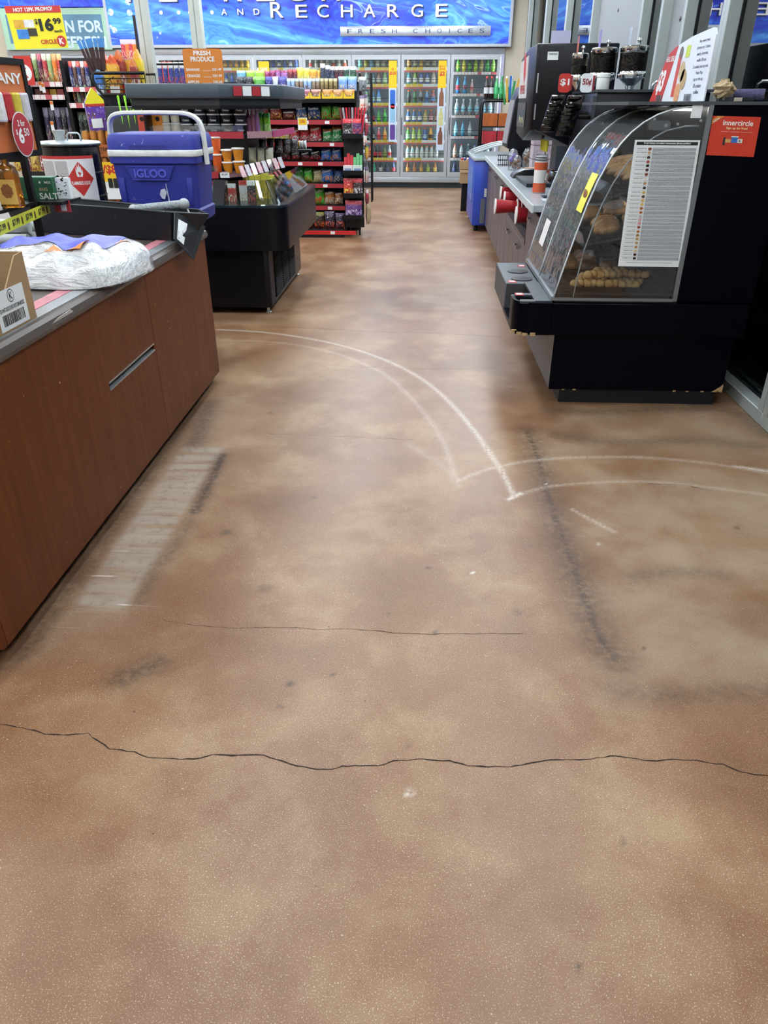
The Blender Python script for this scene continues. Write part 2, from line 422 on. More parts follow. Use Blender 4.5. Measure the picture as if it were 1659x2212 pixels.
floor = bpy.data.objects.new('floor', me); COL.objects.link(floor); struct(floor)
crackm = M('crack_dark', '#2a1c15', .9)  # plain dark brown of the floor cracks
def crack(px, wd, jit, seed):
    r = random.Random(seed); pl = fl(px); pts = []
    for a, b in zip(pl[:-1], pl[1:]):
        n = max(2, int(np.linalg.norm(b-a)/.015))
        for i in range(n): pts.append(a+(b-a)*i/n)
    pts.append(pl[-1]); pts = np.array(pts)
    off = 0; q = []
    for p in pts:
        off = off*.8+r.uniform(-jit, jit); q.append((p[0]+r.uniform(-jit, jit)*.4, p[1]+off))
    mb = MB(); L = []; R_ = []
    for i, p in enumerate(q):
        a = q[max(0, i-1)]; b = q[min(len(q)-1, i+1)]; d = np.array(b)-np.array(a); d = d/max(1e-6, np.linalg.norm(d)); n = np.array([-d[1], d[0]])
        ww = wd*r.uniform(.25, 1.0)*(1.6 if r.random() < .06 else 1)
        L.append((p[0]+n[0]*ww, p[1]+n[1]*ww, .0006)); R_.append((p[0]-n[0]*ww, p[1]-n[1]*ww, .0006))
    mb.loft([L, R_], closed=False, cap=False)
    mb.build('crack', crackm, floor, norm=False)
crack([(-60,1560),(0,1565),(60,1575),(100,1585),(190,1585),(215,1605),(235,1620),(290,1625),(320,1637),(420,1640),(460,1632),(570,1635),(610,1645),(640,1655),(715,1663),(740,1655),(830,1650),(850,1640),(910,1637),(970,1640),(1010,1652),(1100,1655),(1180,1645),(1250,1640),(1330,1633),(1390,1645),(1450,1642),(1560,1650),(1600,1668),(1700,1684)], .0022, .0028, 1)
crack([(350,1340),(420,1352),(520,1357),(640,1357),(700,1362),(760,1360),(850,1368),(980,1367),(1130,1370)], .0011, .0025, 2)
crack([(560,935),(640,940),(760,945),(900,950)], .001, .004, 3)
crack([(560,705),(800,715),(1095,728)], .0018, .006, 4)
crack([(720,790),(900,797),(1120,795)], .0012, .004, 5)
crack([(1400,1045),(1480,1048),(1540,1062)], .0014, .003, 6)
# ---- right wall: storefront with mullions, grey panels and glass
mullm = M('pale_aluminium_frame', '#aeb4b2', .45, metal=.25)
gpan = M('grey_wall_panel', '#8e9193', .55, var=.03)
bglass = GLASS('storefront_glass', (.80, .93, .92), .24, .01)
wr = struct(MB().box(XR, XR+.1, YF, 2.9, 0, ZC).box(XR, XR+.1, 6.15, 6.70, 0, ZC).box(XR, XR+.1, 7.36, 9.45, 0, ZC).box(XR, XR+.1, 15.3, YB, 0, ZC).build('wall_right', gpan))
screw = M('screw_head', '#55595c', .4, metal=.6)
for y, z in ((8.55, 2.25), (8.55, 1.9), (6.45, 2.0)):
    MB().ell((XR-.003, y, z), .006, .016, .016, 8, 4).build('screw_head', screw, wr)
wins = [(2.9, 3.6), (3.6, 5.31), (5.31, 6.15), (6.70, 7.36), (9.45, 11.2), (11.2, 13.1), (13.1, 15.3)]
MW = .055
for i, (a, b) in enumerate(wins):
    w_ = thing('window_%d' % (i+1), 'x', 'window', (XR, (a+b)/2, 0)); del w_['label']; del w_['category']; struct(w_)
    fr = MB().box(XR-.07, XR+.1, a, b, 0, .07).box(XR-.07, XR+.1, a, b, ZC-.12, ZC)
    fr.box(XR-.075, XR+.1, a, a+MW, .07, ZC-.12).box(XR-.075, XR+.1, b-MW, b, .07, ZC-.12)
    fr.build('window_frame', mullm, w_, bevel=.004, seg=1)
    MB().box(XR-.0, XR+.03, a+MW, a+MW+.012, .07, ZC-.12).box(XR-.0, XR+.03, b-MW-.012, b-MW, .07, ZC-.12).box(XR-.0, XR+.03, a+MW, b-MW, .07, .09).build('gasket', blackm, w_)
    MB().box(XR+.01, XR+.02, a+MW, b-MW, .07, ZC-.12).build('window_pane', bglass, w_)
# ---- outside
struct(MB().box(XR+.1, 30, -8, 40, -.12, -.02).build('ground_outside', M('dark_asphalt', '#3b4244', .85, var=.3, scale=3)))
struct(MB().box(XR+.1, XR+2.2, -4, 20, -.02, -.004).build('ground_walkway', M('pale_concrete_walk', '#8c948f', .8, var=.15, scale=4)))
struct(MB().box(XR+.1, XR+3.0, -4, 20, 3.3, 3.45).build('ceiling_soffit', M('soffit_grey', '#5a6060', .7)))
for k_, y_ in enumerate((2.6, 6.5, 10.5)):
    sl = thing('soffit_fill_light', 'added square fill lamp under the outside soffit, %s along the storefront' % ('first', 'second', 'third')[k_], 'lamp', (XR+1.4, y_, 3.28), 'added fill lamps under the outside soffit')
    MB().box(XR+1.1, XR+1.7, y_-.3, y_+.3, 3.275, 3.30).build('diffuser', M('soffit_fill_glow', '#d8fff4', .5, emit=16), sl)  # added fill lamps, brighten the ground seen through the storefront glass
ol = thing('forecourt_lamp', 'bright lamp glowing outside behind the window', 'lamp', (9.0, 27.0, -.02))
MB().tube([(9, 27, 0), (9, 27, 3.05)], .07, 8).build('pole', darkgrey, ol)
MB().ell((9, 27, 3.2), .16, .16, .14, 12, 8).build('bulb', M('lamp_glow', '#fff2c8', .5, emit=25), ol, smooth=True)
# ================================================================== LEFT COUNTER AND WHAT STANDS ON IT
def wood_mat():
    t = NT('cherry_woodgrain'); v = t.obj()
    g = t.noise(t.mapv(v, scale=(40, 40, 2.0)), 1.0, 4, .6, .6)
    fl_ = t.noise(t.mapv(v, scale=(14, 14, 120), rot=(0.5, 0, 0)), 1.0, 2, .5, 1.2)
    big = t.noise(v, 1.3, 3)
    c = t.ramp(g, [(.3, '#5c2e16'), (.5, '#6b381b'), (.7, '#774322')])
    c = t.mix(t.math('MULTIPLY', t.step(fl_, .42, .62), .35), c, col('#51280f'))
    c = t.mix(t.math('MULTIPLY', big, .35), c, col('#7a421e'))
    nick = t.step(t.noise(v, 55, 1, .3), .80, .82); c = t.mix(t.math('MULTIPLY', nick, .7), c, col('#d8c0a4'))
    t.l(c, t.b.inputs['Base Color']); t.b.inputs['Roughness'].default_value = .45; t.b.inputs['Specular IOR Level'].default_value = .2
    t.bump(g, .03); return t.m
wood = wood_mat()
LX, LY0, LY1, LZ = -1.19, 1.63, 4.18, .85
ct = thing('checkout_counter', 'long brown woodgrain counter along the left side of the aisle', 'counter', (-1.7, 2.9, 0))
MB().box(-2.6, LX-.03, LY0+.02, LY1-.02, .05, LZ-.03).box(-2.6, -1.40, LY1-.02, 4.86, .05, LZ-.03).build('body', M('counter_carcass', '#3a2418', .6), ct)
MB().box(-2.55, LX-.045, LY0+.06, LY1-.07, 0, .05).box(-2.55, -1.46, LY1-.07, 4.8, 0, .05).build('toe_kick', blackm, ct)
seam = 3.19
for a, b in ((LY0, seam-.0015), (seam+.0015, LY1)):
    p = MB()
    if a < 2: # front panel with the slot of the pull cut out
        y0, y1, z0, z1 = 2.64, 3.175, .484, .515
        p.box(LX-.03, LX, a, y0, .055, LZ-.035).box(LX-.03, LX, y0, y1, .055, z0).box(LX-.03, LX, y0, y1, z1, LZ-.035).box(LX-.03, LX, y1, b, .055, LZ-.035)
    else: p.box(LX-.03, LX, a, b, .055, LZ-.035)
    p.build('front_panel', wood, ct)
MB().box(-2.6, LX-.002, LY0-.02, LY0, .055, LZ-.035).build('end_panel', wood, ct)
MB().box(-2.6, LX-.002, LY1, LY1+.004, .055, LZ-.035).build('end_panel', wood, ct)
MB().prism([(LX-.028, .484), (LX+.004, .484), (LX+.004, .487), (LX-.02, .493), (LX-.024, .515), (LX-.028, .515)], 'y', 2.64, 3.175).box(LX-.02, LX+.003, 2.64, 3.175, .512, .516).build('handle', alu, ct)
topm = M('brown_speckled_laminate', '#4a3f39', .35, var=.35, scale=120)
tp = MB().prism([(-2.62, LZ-.035), (LX+.012, LZ-.035), (LX+.02, LZ-.02), (LX+.012, LZ), (LX-.004, LZ+.008), (-2.62, LZ+.008)], 'y', LY0-.02, LY1+.01)
tp.box(-2.62, -1.39, LY1, 4.88, LZ-.035, LZ+.008); ctop = tp.build('countertop', topm, ct)
LT = LZ+.0115
MB().box(LX-.075, LX-.02, LY0+.05, LY1-.02, LZ+.008, LT-.0005).build('metal_trim', alu, ct)
for y_a, y_b in ((2.1, 2.75), (3.35, 4.1)): MB().box(LX-.135, LX-.08, y_a, y_b, LZ+.008, LT-.001).build('price_strip', M('pink_price_strip', '#c9808a', .35, var=.5, scale=25), ct)
MB().prism([(2.27, .838), (2.33, .846), (2.42, .850), (2.44, .838), (2.36, .826), (2.28, .822)], 'x', LX+.0145, LX+.0165).build('worn_patch', M('torn_label', '#b9b2a8', .7, var=.4, scale=60), ct)
# ---- cardboard box with shipping label
bx = thing('cardboard_box', 'open brown cardboard box with white barcode label at the counter edge', 'box', (-1.4, 2.0, LT))
X1 = -1.215; Y0, Y1 = 1.72, 2.27; T = .004
cm = card
MB().prism([(Y0, LT), (Y1, LT), (Y1, LT+.20), (Y1-.05, LT+.196), (Y1-.16, LT+.10), (Y1-.26, LT+.07), (Y0, LT+.07)], 'x', X1-T, X1).build('side_wall', cm, bx)
MB().box(-1.56, X1-T, Y1-T, Y1, LT, LT+.20).build('rear_wall', cm, bx)
MB().box(-1.56, X1-T, Y0, Y0+T, LT, LT+.07).build('front_wall', cm, bx)
MB().box(-1.56, -1.56+T, Y0+T, Y1-T, LT, LT+.19).build('side_wall', cm, bx)
MB().box(-1.556, X1-T, Y0+T, Y1-T, LT, LT+T).build('base', cm, bx)
c = Vector((X1+.001, 2.125, LT+.105-.045)); RY = (0, 1, 0); RZ = (0, 0, 1)
lab = panel((X1+.0008, 2.14, LT+.062), .17, .112, RY, RZ, .0006).build('label', paper, bx)
lettering('K', (X1+.0016, 2.145, LT+.096), .018, .022, ink, lab, RY, RZ, name='letter_mark')
MB().lathe([(.001, 0), (.019, 0), (.019, .0003), (.001, .0003)], (X1+.0009, 2.145, LT+.096), 20, 'x').build('ring_mark', ink, lab); MB().lathe([(.001, 0), (.0165, 0), (.0165, .0003), (.001, .0003)], (X1+.0011, 2.145, LT+.096), 20, 'x').build('ring_field', paper, lab)
lettering('CK WHT 23OZ CHSD FS/ST 23M 48/753Z', (X1+.0016, 2.14, LT+.064), .145, .012, ink, lab, RY, RZ, name='lettering')
bars = MB(); yy = 2.075; r = random.Random(3)
while yy < 2.205:
    wv = r.choice((.0015, .003, .0045)); bars.box(X1+.0008, X1+.0012, yy, yy+wv, LT+.018, LT+.05); yy += wv+r.choice((.0015, .003))
bars.build('barcode', ink, lab)
ti = thing('torch_pack', 'black and orange packaged item inside the cardboard box', 'package', (-1.4, 2.02, LT+T))
MB().prism([(1.8, LT+T), (2.19, LT+T), (2.19, LT+.13), (2.05, LT+.16), (1.8, LT+.13)], 'x', -1.5, -1.28).build('pack', blackm, ti, bevel=.004, seg=1)
MB().prism([(2.03, LT+.11), (2.06, LT+.15), (2.10, LT+.11), (2.13, LT+.05), (2.10, LT+.05)], 'x', -1.2795, -1.2785).build('orange_stripe', M('amber_print', '#f0a020', .5), ti)
# ---- plastic wrapped rags
def blob_bag(w, d, h, nu=34, nv=26, seed=1, lump=.02):
    r = np.random.RandomState(seed); ph = r.rand(12, 3)*6.28; fr = r.rand(12, 2)*7+2
    def ht(u, v):
        e = max(0, 1-abs(2*u-1)**5)*max(0, 1-abs(2*v-1)**5)
        z = h*e**.38
        for k in range(12): z += lump*.35*math.sin(fr[k, 0]*u*3+ph[k, 0])*math.sin(fr[k, 1]*v*3+ph[k, 1])*e**.5
        return max(z, 0)
    top = [[(w*(i/nu-.5)*(1-.16*abs(2*j/nv-1)**3), d*(j/nv-.5)*(1-.16*abs(2*i/nu-1)**3), ht(i/nu, j/nv)) for i in range(nu+1)] for j in range(nv+1)]
    return top
rb = thing('rag_bundle', 'clear plastic bag of white rags with blue and orange label on the counter', 'rag bag', (-1.40, 2.93, LT+.002), rotz=math.radians(-8))
def rag_mat():
    t = NT('rag_cloth'); v = t.obj(); s = t.sep(v)
    n = t.noise(v, 9, 4, .6, .8); n2 = t.noise(t.mapv(v, scale=(4, 30, 30)), 2.0, 3, .6, 1.5)
    c = t.ramp(n2, [(.3, '#b9bcc0'), (.5, '#e4e6e8'), (.7, '#f6f6f4')])
    t.l(c, t.b.inputs['Base Color']); t.b.inputs['Roughness'].default_value = .8
    t.bump(t.math('ADD', n2, n), .6, .02); return t.m
top = blob_bag(.58, .54, .112, 40, 40, 4, .026)
m_ = MB(); m_.loft(top, closed=False, cap=False); m_.loft([[(p[0], p[1], -.0) for p in row] for row in top], closed=False, cap=False)
m_.build('rags', rag_mat(), rb, smooth=True, local=True)
def film_mat():
    t = NT('crinkled_film'); v = t.obj()
    tr = t.n('BsdfTransparent'); gl = t.n('BsdfGlossy'); gl.inputs['Roughness'].default_value = .16
    lw = t.n('LayerWeight'); lw.inputs[0].default_value = .2
    mx = t.n('MixShader'); t.l(t.math('ADD', t.math('MULTIPLY', lw.outputs['Fresnel'], .5), .05, clamp=True), mx.inputs[0]); t.l(tr.outputs[0], mx.inputs[1]); t.l(gl.outputs[0], mx.inputs[2])
    b = t.n('Bump'); b.inputs['Strength'].default_value = .6; b.inputs['Distance'].default_value = .012
    t.l(t.noise(t.mapv(v, scale=(1, 1, 2)), 14, 4, .7, 2.0), b.inputs['Height']); t.l(b.outputs[0], gl.inputs['Normal']); t.l(b.outputs[0], lw.inputs['Normal'])
    t.l(mx.outputs[0], t.o.inputs[0]); return t.m
film = film_mat(); MATS['film'] = film
ft = blob_bag(.61, .565, .119, 40, 40, 4, .027)
m_ = MB(); m_.loft(ft, closed=False, cap=False); m_.build('plastic_film', film, rb, smooth=True, local=True)
def label_cells(test, off, mat, name):
    mb = MB()
    for b in range(40):
        for a in range(40):
            if test((a+.5)/40, (b+.5)/40):
                mb.quad(*[(p[0], p[1], p[2]+off) for p in (ft[b][a], ft[b][a+1], ft[b+1][a+1], ft[b+1][a])])
    return mb.build(name, mat, rb, local=True, norm=False)
label_cells(lambda u, v: .03 < u < .80 and v > .40-.10*u and v < .93 and not (u > .62 and v > .86), .0015, M('violet_blue_label', '#6a70d8', .4, var=.25, scale=9), 'blue_label')
label_cells(lambda u, v: .56 < u < .80 and .20 < v < .33, .004, M('orange_label', '#e08a4a', .45, var=.35, scale=30), 'orange_label')
label_cells(lambda u, v: .80 < u < .90 and .62 < v < .74, .0022, MATS['orange_label'], 'orange_label')
# ---- black roller tray
trm = M('paint_spotted_black_plastic', '#1b1e24', .42, var=.3, scale=6)
def tray_mat():
    t = NT('painted_black_tray'); v = t.obj(); n = t.noise(v, 42, 3, .6); n2 = t.noise(v, 6, 2)
    c = t.mix(t.math('MULTIPLY', t.step(n, .70, .73), t.step(n2, .48, .6)), col('#1d2027'), col('#b9bcc0'))
    t.l(c, t.b.inputs['Base Color']); t.b.inputs['Roughness'].default_value = .4; return t.m
traym = tray_mat()
ry = thing('roller_tray', 'long black plastic roller tray with paint marks on the counter', 'paint tray', (-1.65, 4.0, LT))
A0 = Vector((-2.22, 4.08, 0)); A1 = Vector((-1.215, 3.74, 0)); dv = (A1-A0).normalized(); nv_ = Vector((-dv.y, dv.x, 0))
def tp_(s, d, z): p = A0+dv*s+nv_*d; return (p.x, p.y, LT+z)
L_ = (A1-A0).length; D_ = .235
# walls flare outwards; the pouring end drops over the counter edge
def wall_(name, a, b, c, d, th):
    a, b, c, d = map(Vector, (a, b, c, d)); n = (b-a).cross(d-a).normalized()*th
    return MB().hexa([tuple(p) for p in (a, b, b+n, a+n)]+[tuple(p) for p in (d, c, c+n, d+n)]).build(name, traym, ry)
wall_('front_wall', tp_(.03, .02, .0), tp_(L_-.03, .02, .0), tp_(L_, 0, .135), tp_(0, 0, .15), .004)
wall_('rear_wall', tp_(.03, D_-.02, .0), tp_(L_-.03, D_-.02, .0), tp_(L_, D_, .12), tp_(0, D_, .15), .004)
wall_('end_wall', tp_(.03, .02, 0), tp_(.03, D_-.02, 0), tp_(0, D_, .15), tp_(0, 0, .15), .004)
wall_('base', tp_(.03, .02, .001), tp_(L_-.03, .02, .001), tp_(L_-.03, D_-.02, .001), tp_(.03, D_-.02, .001), .003)
ew = wall_('end_wall', tp_(L_-.03, .02, .0), tp_(L_+.02, .12, -.0+.004), tp_(L_+.085, .19, .105), tp_(L_, 0, .135), .004)
wall_('end_wall', tp_(L_+.02, .12, .004), tp_(L_-.03, D_-.02, .0), tp_(L_, D_, .12), tp_(L_+.085, .19, .105), .004)
fA, fB, fC, fD = atx(376, 458, -1.19), atx(375, 517, -1.165), atx(418, 562, -1.125), atx(443, 489, -1.115)
ewp = wall_('end_flap', tuple(fB), tuple(fC), tuple(fD), tuple(fA), .003)
rim = MB().tube([tp_(0, 0, .15), tp_(L_, 0, .135), tp_(L_+.085, .19, .107), tp_(L_, D_, .12), tp_(0, D_, .15)], .006, 6, closed=True); rim.build('rim', traym, ry, smooth=True)
def bil(s, t_): return (fB*(1-s)+fC*s)*(1-t_)+(fA*(1-s)+fD*s)*t_
nn_ = (fC-fB).cross(fA-fB).normalized()
if nn_.y > 0: nn_ = -nn_
MB().hexa([tuple(bil(*q)+nn_*.004) for q in ((.12, .1), (.42, .1), (.42, .8), (.12, .8))]+[tuple(bil(*q)+nn_*.005) for q in ((.12, .1), (.42, .1), (.42, .8), (.12, .8))]).build('label_sticker', paper, ewp)
for q in range(9): MB().hexa([tuple(bil(*e)+nn_*.005) for e in ((.15, .16+.026*q), (.22, .16+.026*q), (.22, .175+.026*q), (.15, .175+.026*q))]+[tuple(bil(*e)+nn_*.0056) for e in ((.15, .16+.026*q), (.22, .16+.026*q), (.22, .175+.026*q), (.15, .175+.026*q))]).build('barcode_bar', ink, ewp, norm=False)
lettering('5 GAL TRAY 8031', bil(.32, .5)+nn_*.0058, .06, .014, ink, ewp, (fA-fB), (fB-fC), name='lettering')
lettering('2i', tp_(.78, .006, .085), .032, .028, M('white_paint_mark', '#d8dcde', .6), ry, dv, (0, 0, 1), name='paint_mark', bold=-.01)
# ---- paint roller in the tray
pr = thing('paint_roller', 'grey paint coated roller lying across the black tray', 'paint roller', tp_(.80, .14, .1))
rp = [Vector(tp_(.76, .10, .125)), Vector(tp_(1.0, .20, .15))]
MB().tube([rp[0], rp[0]*.5+rp[1]*.5, rp[1]], .021, 14).build('sleeve', M('paint_caked_nap', '#9aa0a4', .7, var=.5, scale=50, bump=.8, bscale=70), pr, smooth=.8)
gp = M('grey_paint_coated', '#a9adb0', .5, var=.2, scale=40)
MB().ell(tuple(rp[1]), .028, .028, .028, 12, 8).build('end_cap', gp, pr, smooth=True)
MB().ell(tuple(rp[0]), .025, .025, .025, 12, 8).build('end_cap', gp, pr, smooth=True)
MB().tube([rp[1], rp[1]+Vector((.03, -.01, -.05)), rp[1]+Vector((-.06, -.04, -.10))], .007, 6).build('frame_wire', gp, pr, smooth=True)
# ---- blue cooler
cbm = None
def cooler_mat():
    t = NT('scuffed_blue_plastic'); v = t.obj(); n = t.noise(v, 30, 4, .65, 1.0); n2 = t.noise(v, 5, 3)
    c = t.mix(t.math('MULTIPLY', t.step(n, .62, .70), t.step(n2, .5, .62)), col('#26308f'), col('#a3a8d6'))
    c = t.mix(t.math('MULTIPLY', t.noise(v, 3), .3), c, col('#363fa0'))
    t.l(c, t.b.inputs['Base Color']); t.b.inputs['Roughness'].default_value = .5; t.bump(t.noise(v, 200), .06); return t.m
cbm = cooler_mat()
cwm = M('scuffed_white_plastic', '#dfe1df', .5, var=.25, scale=30)
co = thing('picnic_cooler', 'scuffed blue hard picnic cooler with white handle on the counter end', 'cooler', (-1.46, 4.52, LT))
cx0, cx1, cy0, cy1 = -1.715, -1.235, 4.34, 4.73; zz = LT
def ringR(x0, x1, y0, y1, z, r): return [(p[0], p[1], z) for p in rrect(x1-x0, y1-y0, r, 3, (x0+x1)/2, (y0+y1)/2)]
rings = [ringR(cx0+.03, cx1-.03, cy0+.03, cy1-.03, zz, .03), ringR(cx0+.012, cx1-.012, cy0+.012, cy1-.012, zz+.015, .04), ringR(cx0+.008, cx1-.008, cy0+.010, cy1-.01, zz+.07, .04),
         ringR(cx0+.018, cx1-.018, cy0+.02, cy1-.02, zz+.08, .04), ringR(cx0+.004, cx1-.004, cy0+.008, cy1-.008, zz+.305, .04), ringR(cx0-.006, cx1+.006, cy0-.004, cy1+.004, zz+.312, .04), ringR(cx0-.006, cx1+.006, cy0-.004, cy1+.004, zz+.345, .04)]
MB().loft(rings).build('body', cbm, co, smooth=.6)
MB().loft([ringR(cx0-.012, cx1+.012, cy0-.01, cy1+.01, zz+.345, .042), ringR(cx0-.012, cx1+.012, cy0-.01, cy1+.01, zz+.378, .042)]).build('rim_band', cwm, co, bevel=.005)
lid = MB().loft([ringR(cx0-.008, cx1+.008, cy0-.006, cy1+.006, zz+.378, .042), ringR(cx0-.006, cx1+.006, cy0-.004, cy1+.004, zz+.43, .042), ringR(cx0+.004, cx1-.004, cy0+.006, cy1-.006, zz+.452, .04), ringR(cx0+.02, cx1-.02, cy0+.022, cy1-.022, zz+.458, .035)]).build('lid', cbm, co, smooth=.6)
grip = M('blue_recess', '#2b2e86', .5)
MB().prism([(-1.60, zz+.38), (-1.37, zz+.38), (-1.39, zz+.402), (-1.58, zz+.402)], 'y', cy0-.0095, cy0-.006).build('grip_recess', grip, lid)
hp = []
for k in range(15):
    a = PI*k/14
    x = (cx0+cx1)/2-math.copysign(min(1, abs(math.cos(a))**.35), math.cos(a))*(.262); z = zz+.30+.255*(math.sin(a)**.28 if math.sin(a) > 0 else 0)
    hp.append((x, 4.49-.05*math.sin(a), z))
hnd = MB(); rg = []
for i, p in enumerate(hp):
    t_ = (Vector(hp[min(14, i+1)])-Vector(hp[max(0, i-1)])).normalized(); n = Vector((0, 1, 0)); b = t_.cross(n).normalized()
    rg.append([tuple(Vector(p)+n*(.024*c_)+b*(.011*s_)) for c_, s_ in ((1, .5), (.6, 1), (-.6, 1), (-1, .5), (-1, -.5), (-.6, -1), (.6, -1), (1, -.5))])
hnd.loft(rg).build('handle', cwm, co, smooth=.6)
yy = cy0+.004
pl = MB().prism([(-1.625, zz+.292), (-1.365, zz+.292), (-1.398, zz+.232), (-1.592, zz+.232)], 'y', yy-.003, yy+.02).build('logo_plate', cbm, co)
lettering('IGLOO', (-1.495, yy-.0032, zz+.262), .18, .042, M('blue_logo', '#5559c4', .4), pl, (1, 0, 0), (0, 0, 1), thick=.005, bold=.03)
MB().tube([(-1.628, yy-.003, zz+.295), (-1.362, yy-.003, zz+.295), (-1.396, yy-.003, zz+.229), (-1.594, yy-.003, zz+.229)], .0022, 5, closed=True).build('plate_edge', MATS['blue_logo'], pl)
for sx in (cx0+.05, cx1-.05):
    MB().prism([(sx-.012, zz+.10), (sx+.012, zz+.10), (sx+.016, zz+.24), (sx-.016, zz+.24)], 'y', cy0+.006, cy0+.016).build('side_rib', cbm, co, bevel=.003)
MB().prism([(-1.435, zz+.13), (-1.42, zz+.165), (-1.43, zz+.185), (-1.45, zz+.18), (-1.46, zz+.155), (-1.45, zz+.135)], 'y', cy0+.004, cy0+.0155).build('paint_scuff', M('chalky_scuff', '#b9bcd0', .8, var=.3, scale=60), co)
MB().prism([(-1.414, zz+.11), (-1.41, zz+.11), (-1.418, zz+.21), (-1.42, zz+.21)], 'y', cy0+.004, cy0+.0155).build('paint_scuff', MATS['chalky_scuff'], co)
# ---- steel drum of solvent
bk = thing('solvent_bucket', 'black steel bucket with white flammable liquid label and loose grey lid', 'bucket', (-2.0, 4.52, LT))
bc = (-2.0, 4.52, LT)
MB().lathe([(.15, 0), (.158, .006), (.158, .13), (.162, .135), (.158, .14), (.158, .25), (.162, .255), (.158, .26), (.158, .385), (.166, .39), (.166, .40), (.15, .40)], bc, 40).build('drum', M('glossy_black_steel', '#0e0f14', .18, var=.2), bk, smooth=.5)
lidm = M('pale_steel_lid', '#b4bcbe', .35, metal=.4)
MB().lathe([(.17, .398), (.172, .404), (.165, .412), (.14, .415), (.05, .42)], bc, 40).build('lid', lidm, bk, smooth=.5)
MB().lathe([(.028, .415), (.026, .44), (.034, .462), (.036, .47), (.030, .47)], (bc[0]-.02, bc[1]-.06, bc[2]), 16).build('spout', lidm, bk, smooth=.6)
MB().tube([(bc[0]+.02, bc[1]-.06, LT+.415), (bc[0]+.022, bc[1]-.06, LT+.445), (bc[0]+.035, bc[1]-.06, LT+.456), (bc[0]+.085, bc[1]-.06, LT+.456), (bc[0]+.095, bc[1]-.06, LT+.445), (bc[0]+.097, bc[1]-.06, LT+.415)], .005, 6).build('lid_handle', lidm, bk, smooth=True)
def wrap(a0, a1, z0, z1, r, c, n=14):
    rows = [[(c[0]+r*math.sin(a0+(a1-a0)*i/n), c[1]-r*math.cos(a0+(a1-a0)*i/n), c[2]+z) for i in range(n+1)] for z in (z0, z1)]
    return MB().loft(rows, closed=False, cap=False)
sheet = wrap(-.85, 1.15, .10, .345, .1632, bc).build('label', M('printed_white_label', '#e8e6e6', .5, var=.1, scale=80), bk, norm=False)
wrap(-.85, 1.15, .33, .345, .1636, bc).build('label_band', redp, sheet, norm=False)
wrap(-.80, -.25, .16, .32, .1636, bc).build('fine_print', M('fine_print', '#b9b4b4', .6, var=.5, scale=220), sheet, norm=False)
wrap(-.2, .22, .22, .32, .1636, bc).build('fine_print', MATS['fine_print'], sheet, norm=False)
dm = MB(); n = 10; A_ = .58; hw = .46; hh = .088; zc = .228
dr = []
for i in range(n+1):
    s = -1+2*i/n; a = A_+hw*s; hgt = hh*(1-abs(s))+.0005
    dr.append([(bc[0]+.1639*math.sin(a), bc[1]-.1639*math.cos(a), LT+zc-hgt), (bc[0]+.1639*math.sin(a), bc[1]-.1639*math.cos(a), LT+zc+hgt)])
dm.loft(dr, closed=False, cap=False).build('hazard_diamond', redp, sheet, norm=False)
def wraptext(s, a_mid, wa, z, h, r, c, mat, parent, bold=.02, local=False):
    vs, fs = text_mesh(s, bold); pts = []
    for p in vs:
        a = a_mid+p[0]*wa; pts.append((c[0]+r*math.sin(a), c[1]-r*math.cos(a), c[2]+z+p[1]*h))
    return MB().add(pts, fs).build('lettering', mat, parent, norm=False, local=local)
wraptext('FLAMMABLE LIQUID', A_, .62, .207, .022, .1643, bc, white, sheet)
fm = MB(); flame = [(-.16, .245), (-.19, .27), (-.17, .295), (-.12, .275), (-.10, .31), (-.03, .285), (.0, .322), (.05, .29), (.09, .30), (.13, .27), (.17, .285), (.17, .26), (.12, .245)]
fm.poly([(bc[0]+.1645*math.sin(A_+a*.62), bc[1]-.1645*math.cos(A_+a*.62), LT+z-.005) for a, z in flame]).build('flame_mark', white, sheet, norm=False)
# ---- bottle rack with sign
rk = thing('bottle_rack', 'black metal counter rack holding bottles under an orange pick any sign', 'display rack', (-1.75, 3.34, LT))
RYK = 3.36
def rp_(px, py, y=RYK): return at(px, py, y)
p0 = rp_(68, 420); px_ = p0.x
MB().box(px_-.013, px_+.013, RYK-.012, RYK+.012, LT, 1.30).build('post', blackm, rk)
MB().box(px_-.60, px_-.574, RYK-.012, RYK+.012, LT, 1.30).build('post', blackm, rk)
ZS = rp_(26, 447, 3.16).z
MB().box(px_-.60, px_+.015, 2.92, RYK-.013, ZS-.014, ZS-.001).build('shelf', blackm, rk)
MB().box(px_-.574, px_-.013, RYK-.008, RYK+.008, 1.24, 1.265).build('crossbar', blackm, rk)
MB().box(px_-.574, px_-.013, RYK-.008, RYK+.008, LT, LT+.02).build('crossbar', blackm, rk)
sa, sb0 = atx(0, 480, px_+.025), atx(106, 437, px_+.025); sc, sd0 = atx(106, 460, px_+.025), atx(0, 515, px_+.025)
sl_ = (sb0.z-sa.z)/(sb0.y-sa.y); y_s, y_e = sa.y-.35, sb0.y; zs_ = lambda y: sa.z+sl_*(y-sa.y)
ps = MB().prism([(y_s, zs_(y_s)-.05), (y_e, zs_(y_e)-.044), (y_e, zs_(y_e)), (y_s, zs_(y_s))], 'x', px_+.020, px_+.023).build('price_strip', M('yellow_green_strip', '#dfe24a', .4), rk)
for k in range(7):
    y = y_e-.07-.118*k; z = zs_(y)-.024
    lettering('$7.99', (px_+.0242, y-.015, z), .06, .027, ink, ps, (0, 1, sl_), (0, 0, 1))
    MB().prism([(y+.034, z-.014), (y+.044, z-.014), (y+.045, z+.008), (y+.041, z+.016), (y+.037, z+.016), (y+.033, z+.008)], 'x', px_+.0232, px_+.0240).build('bottle_mark', M('brown_print', '#6a4020', .5), ps)
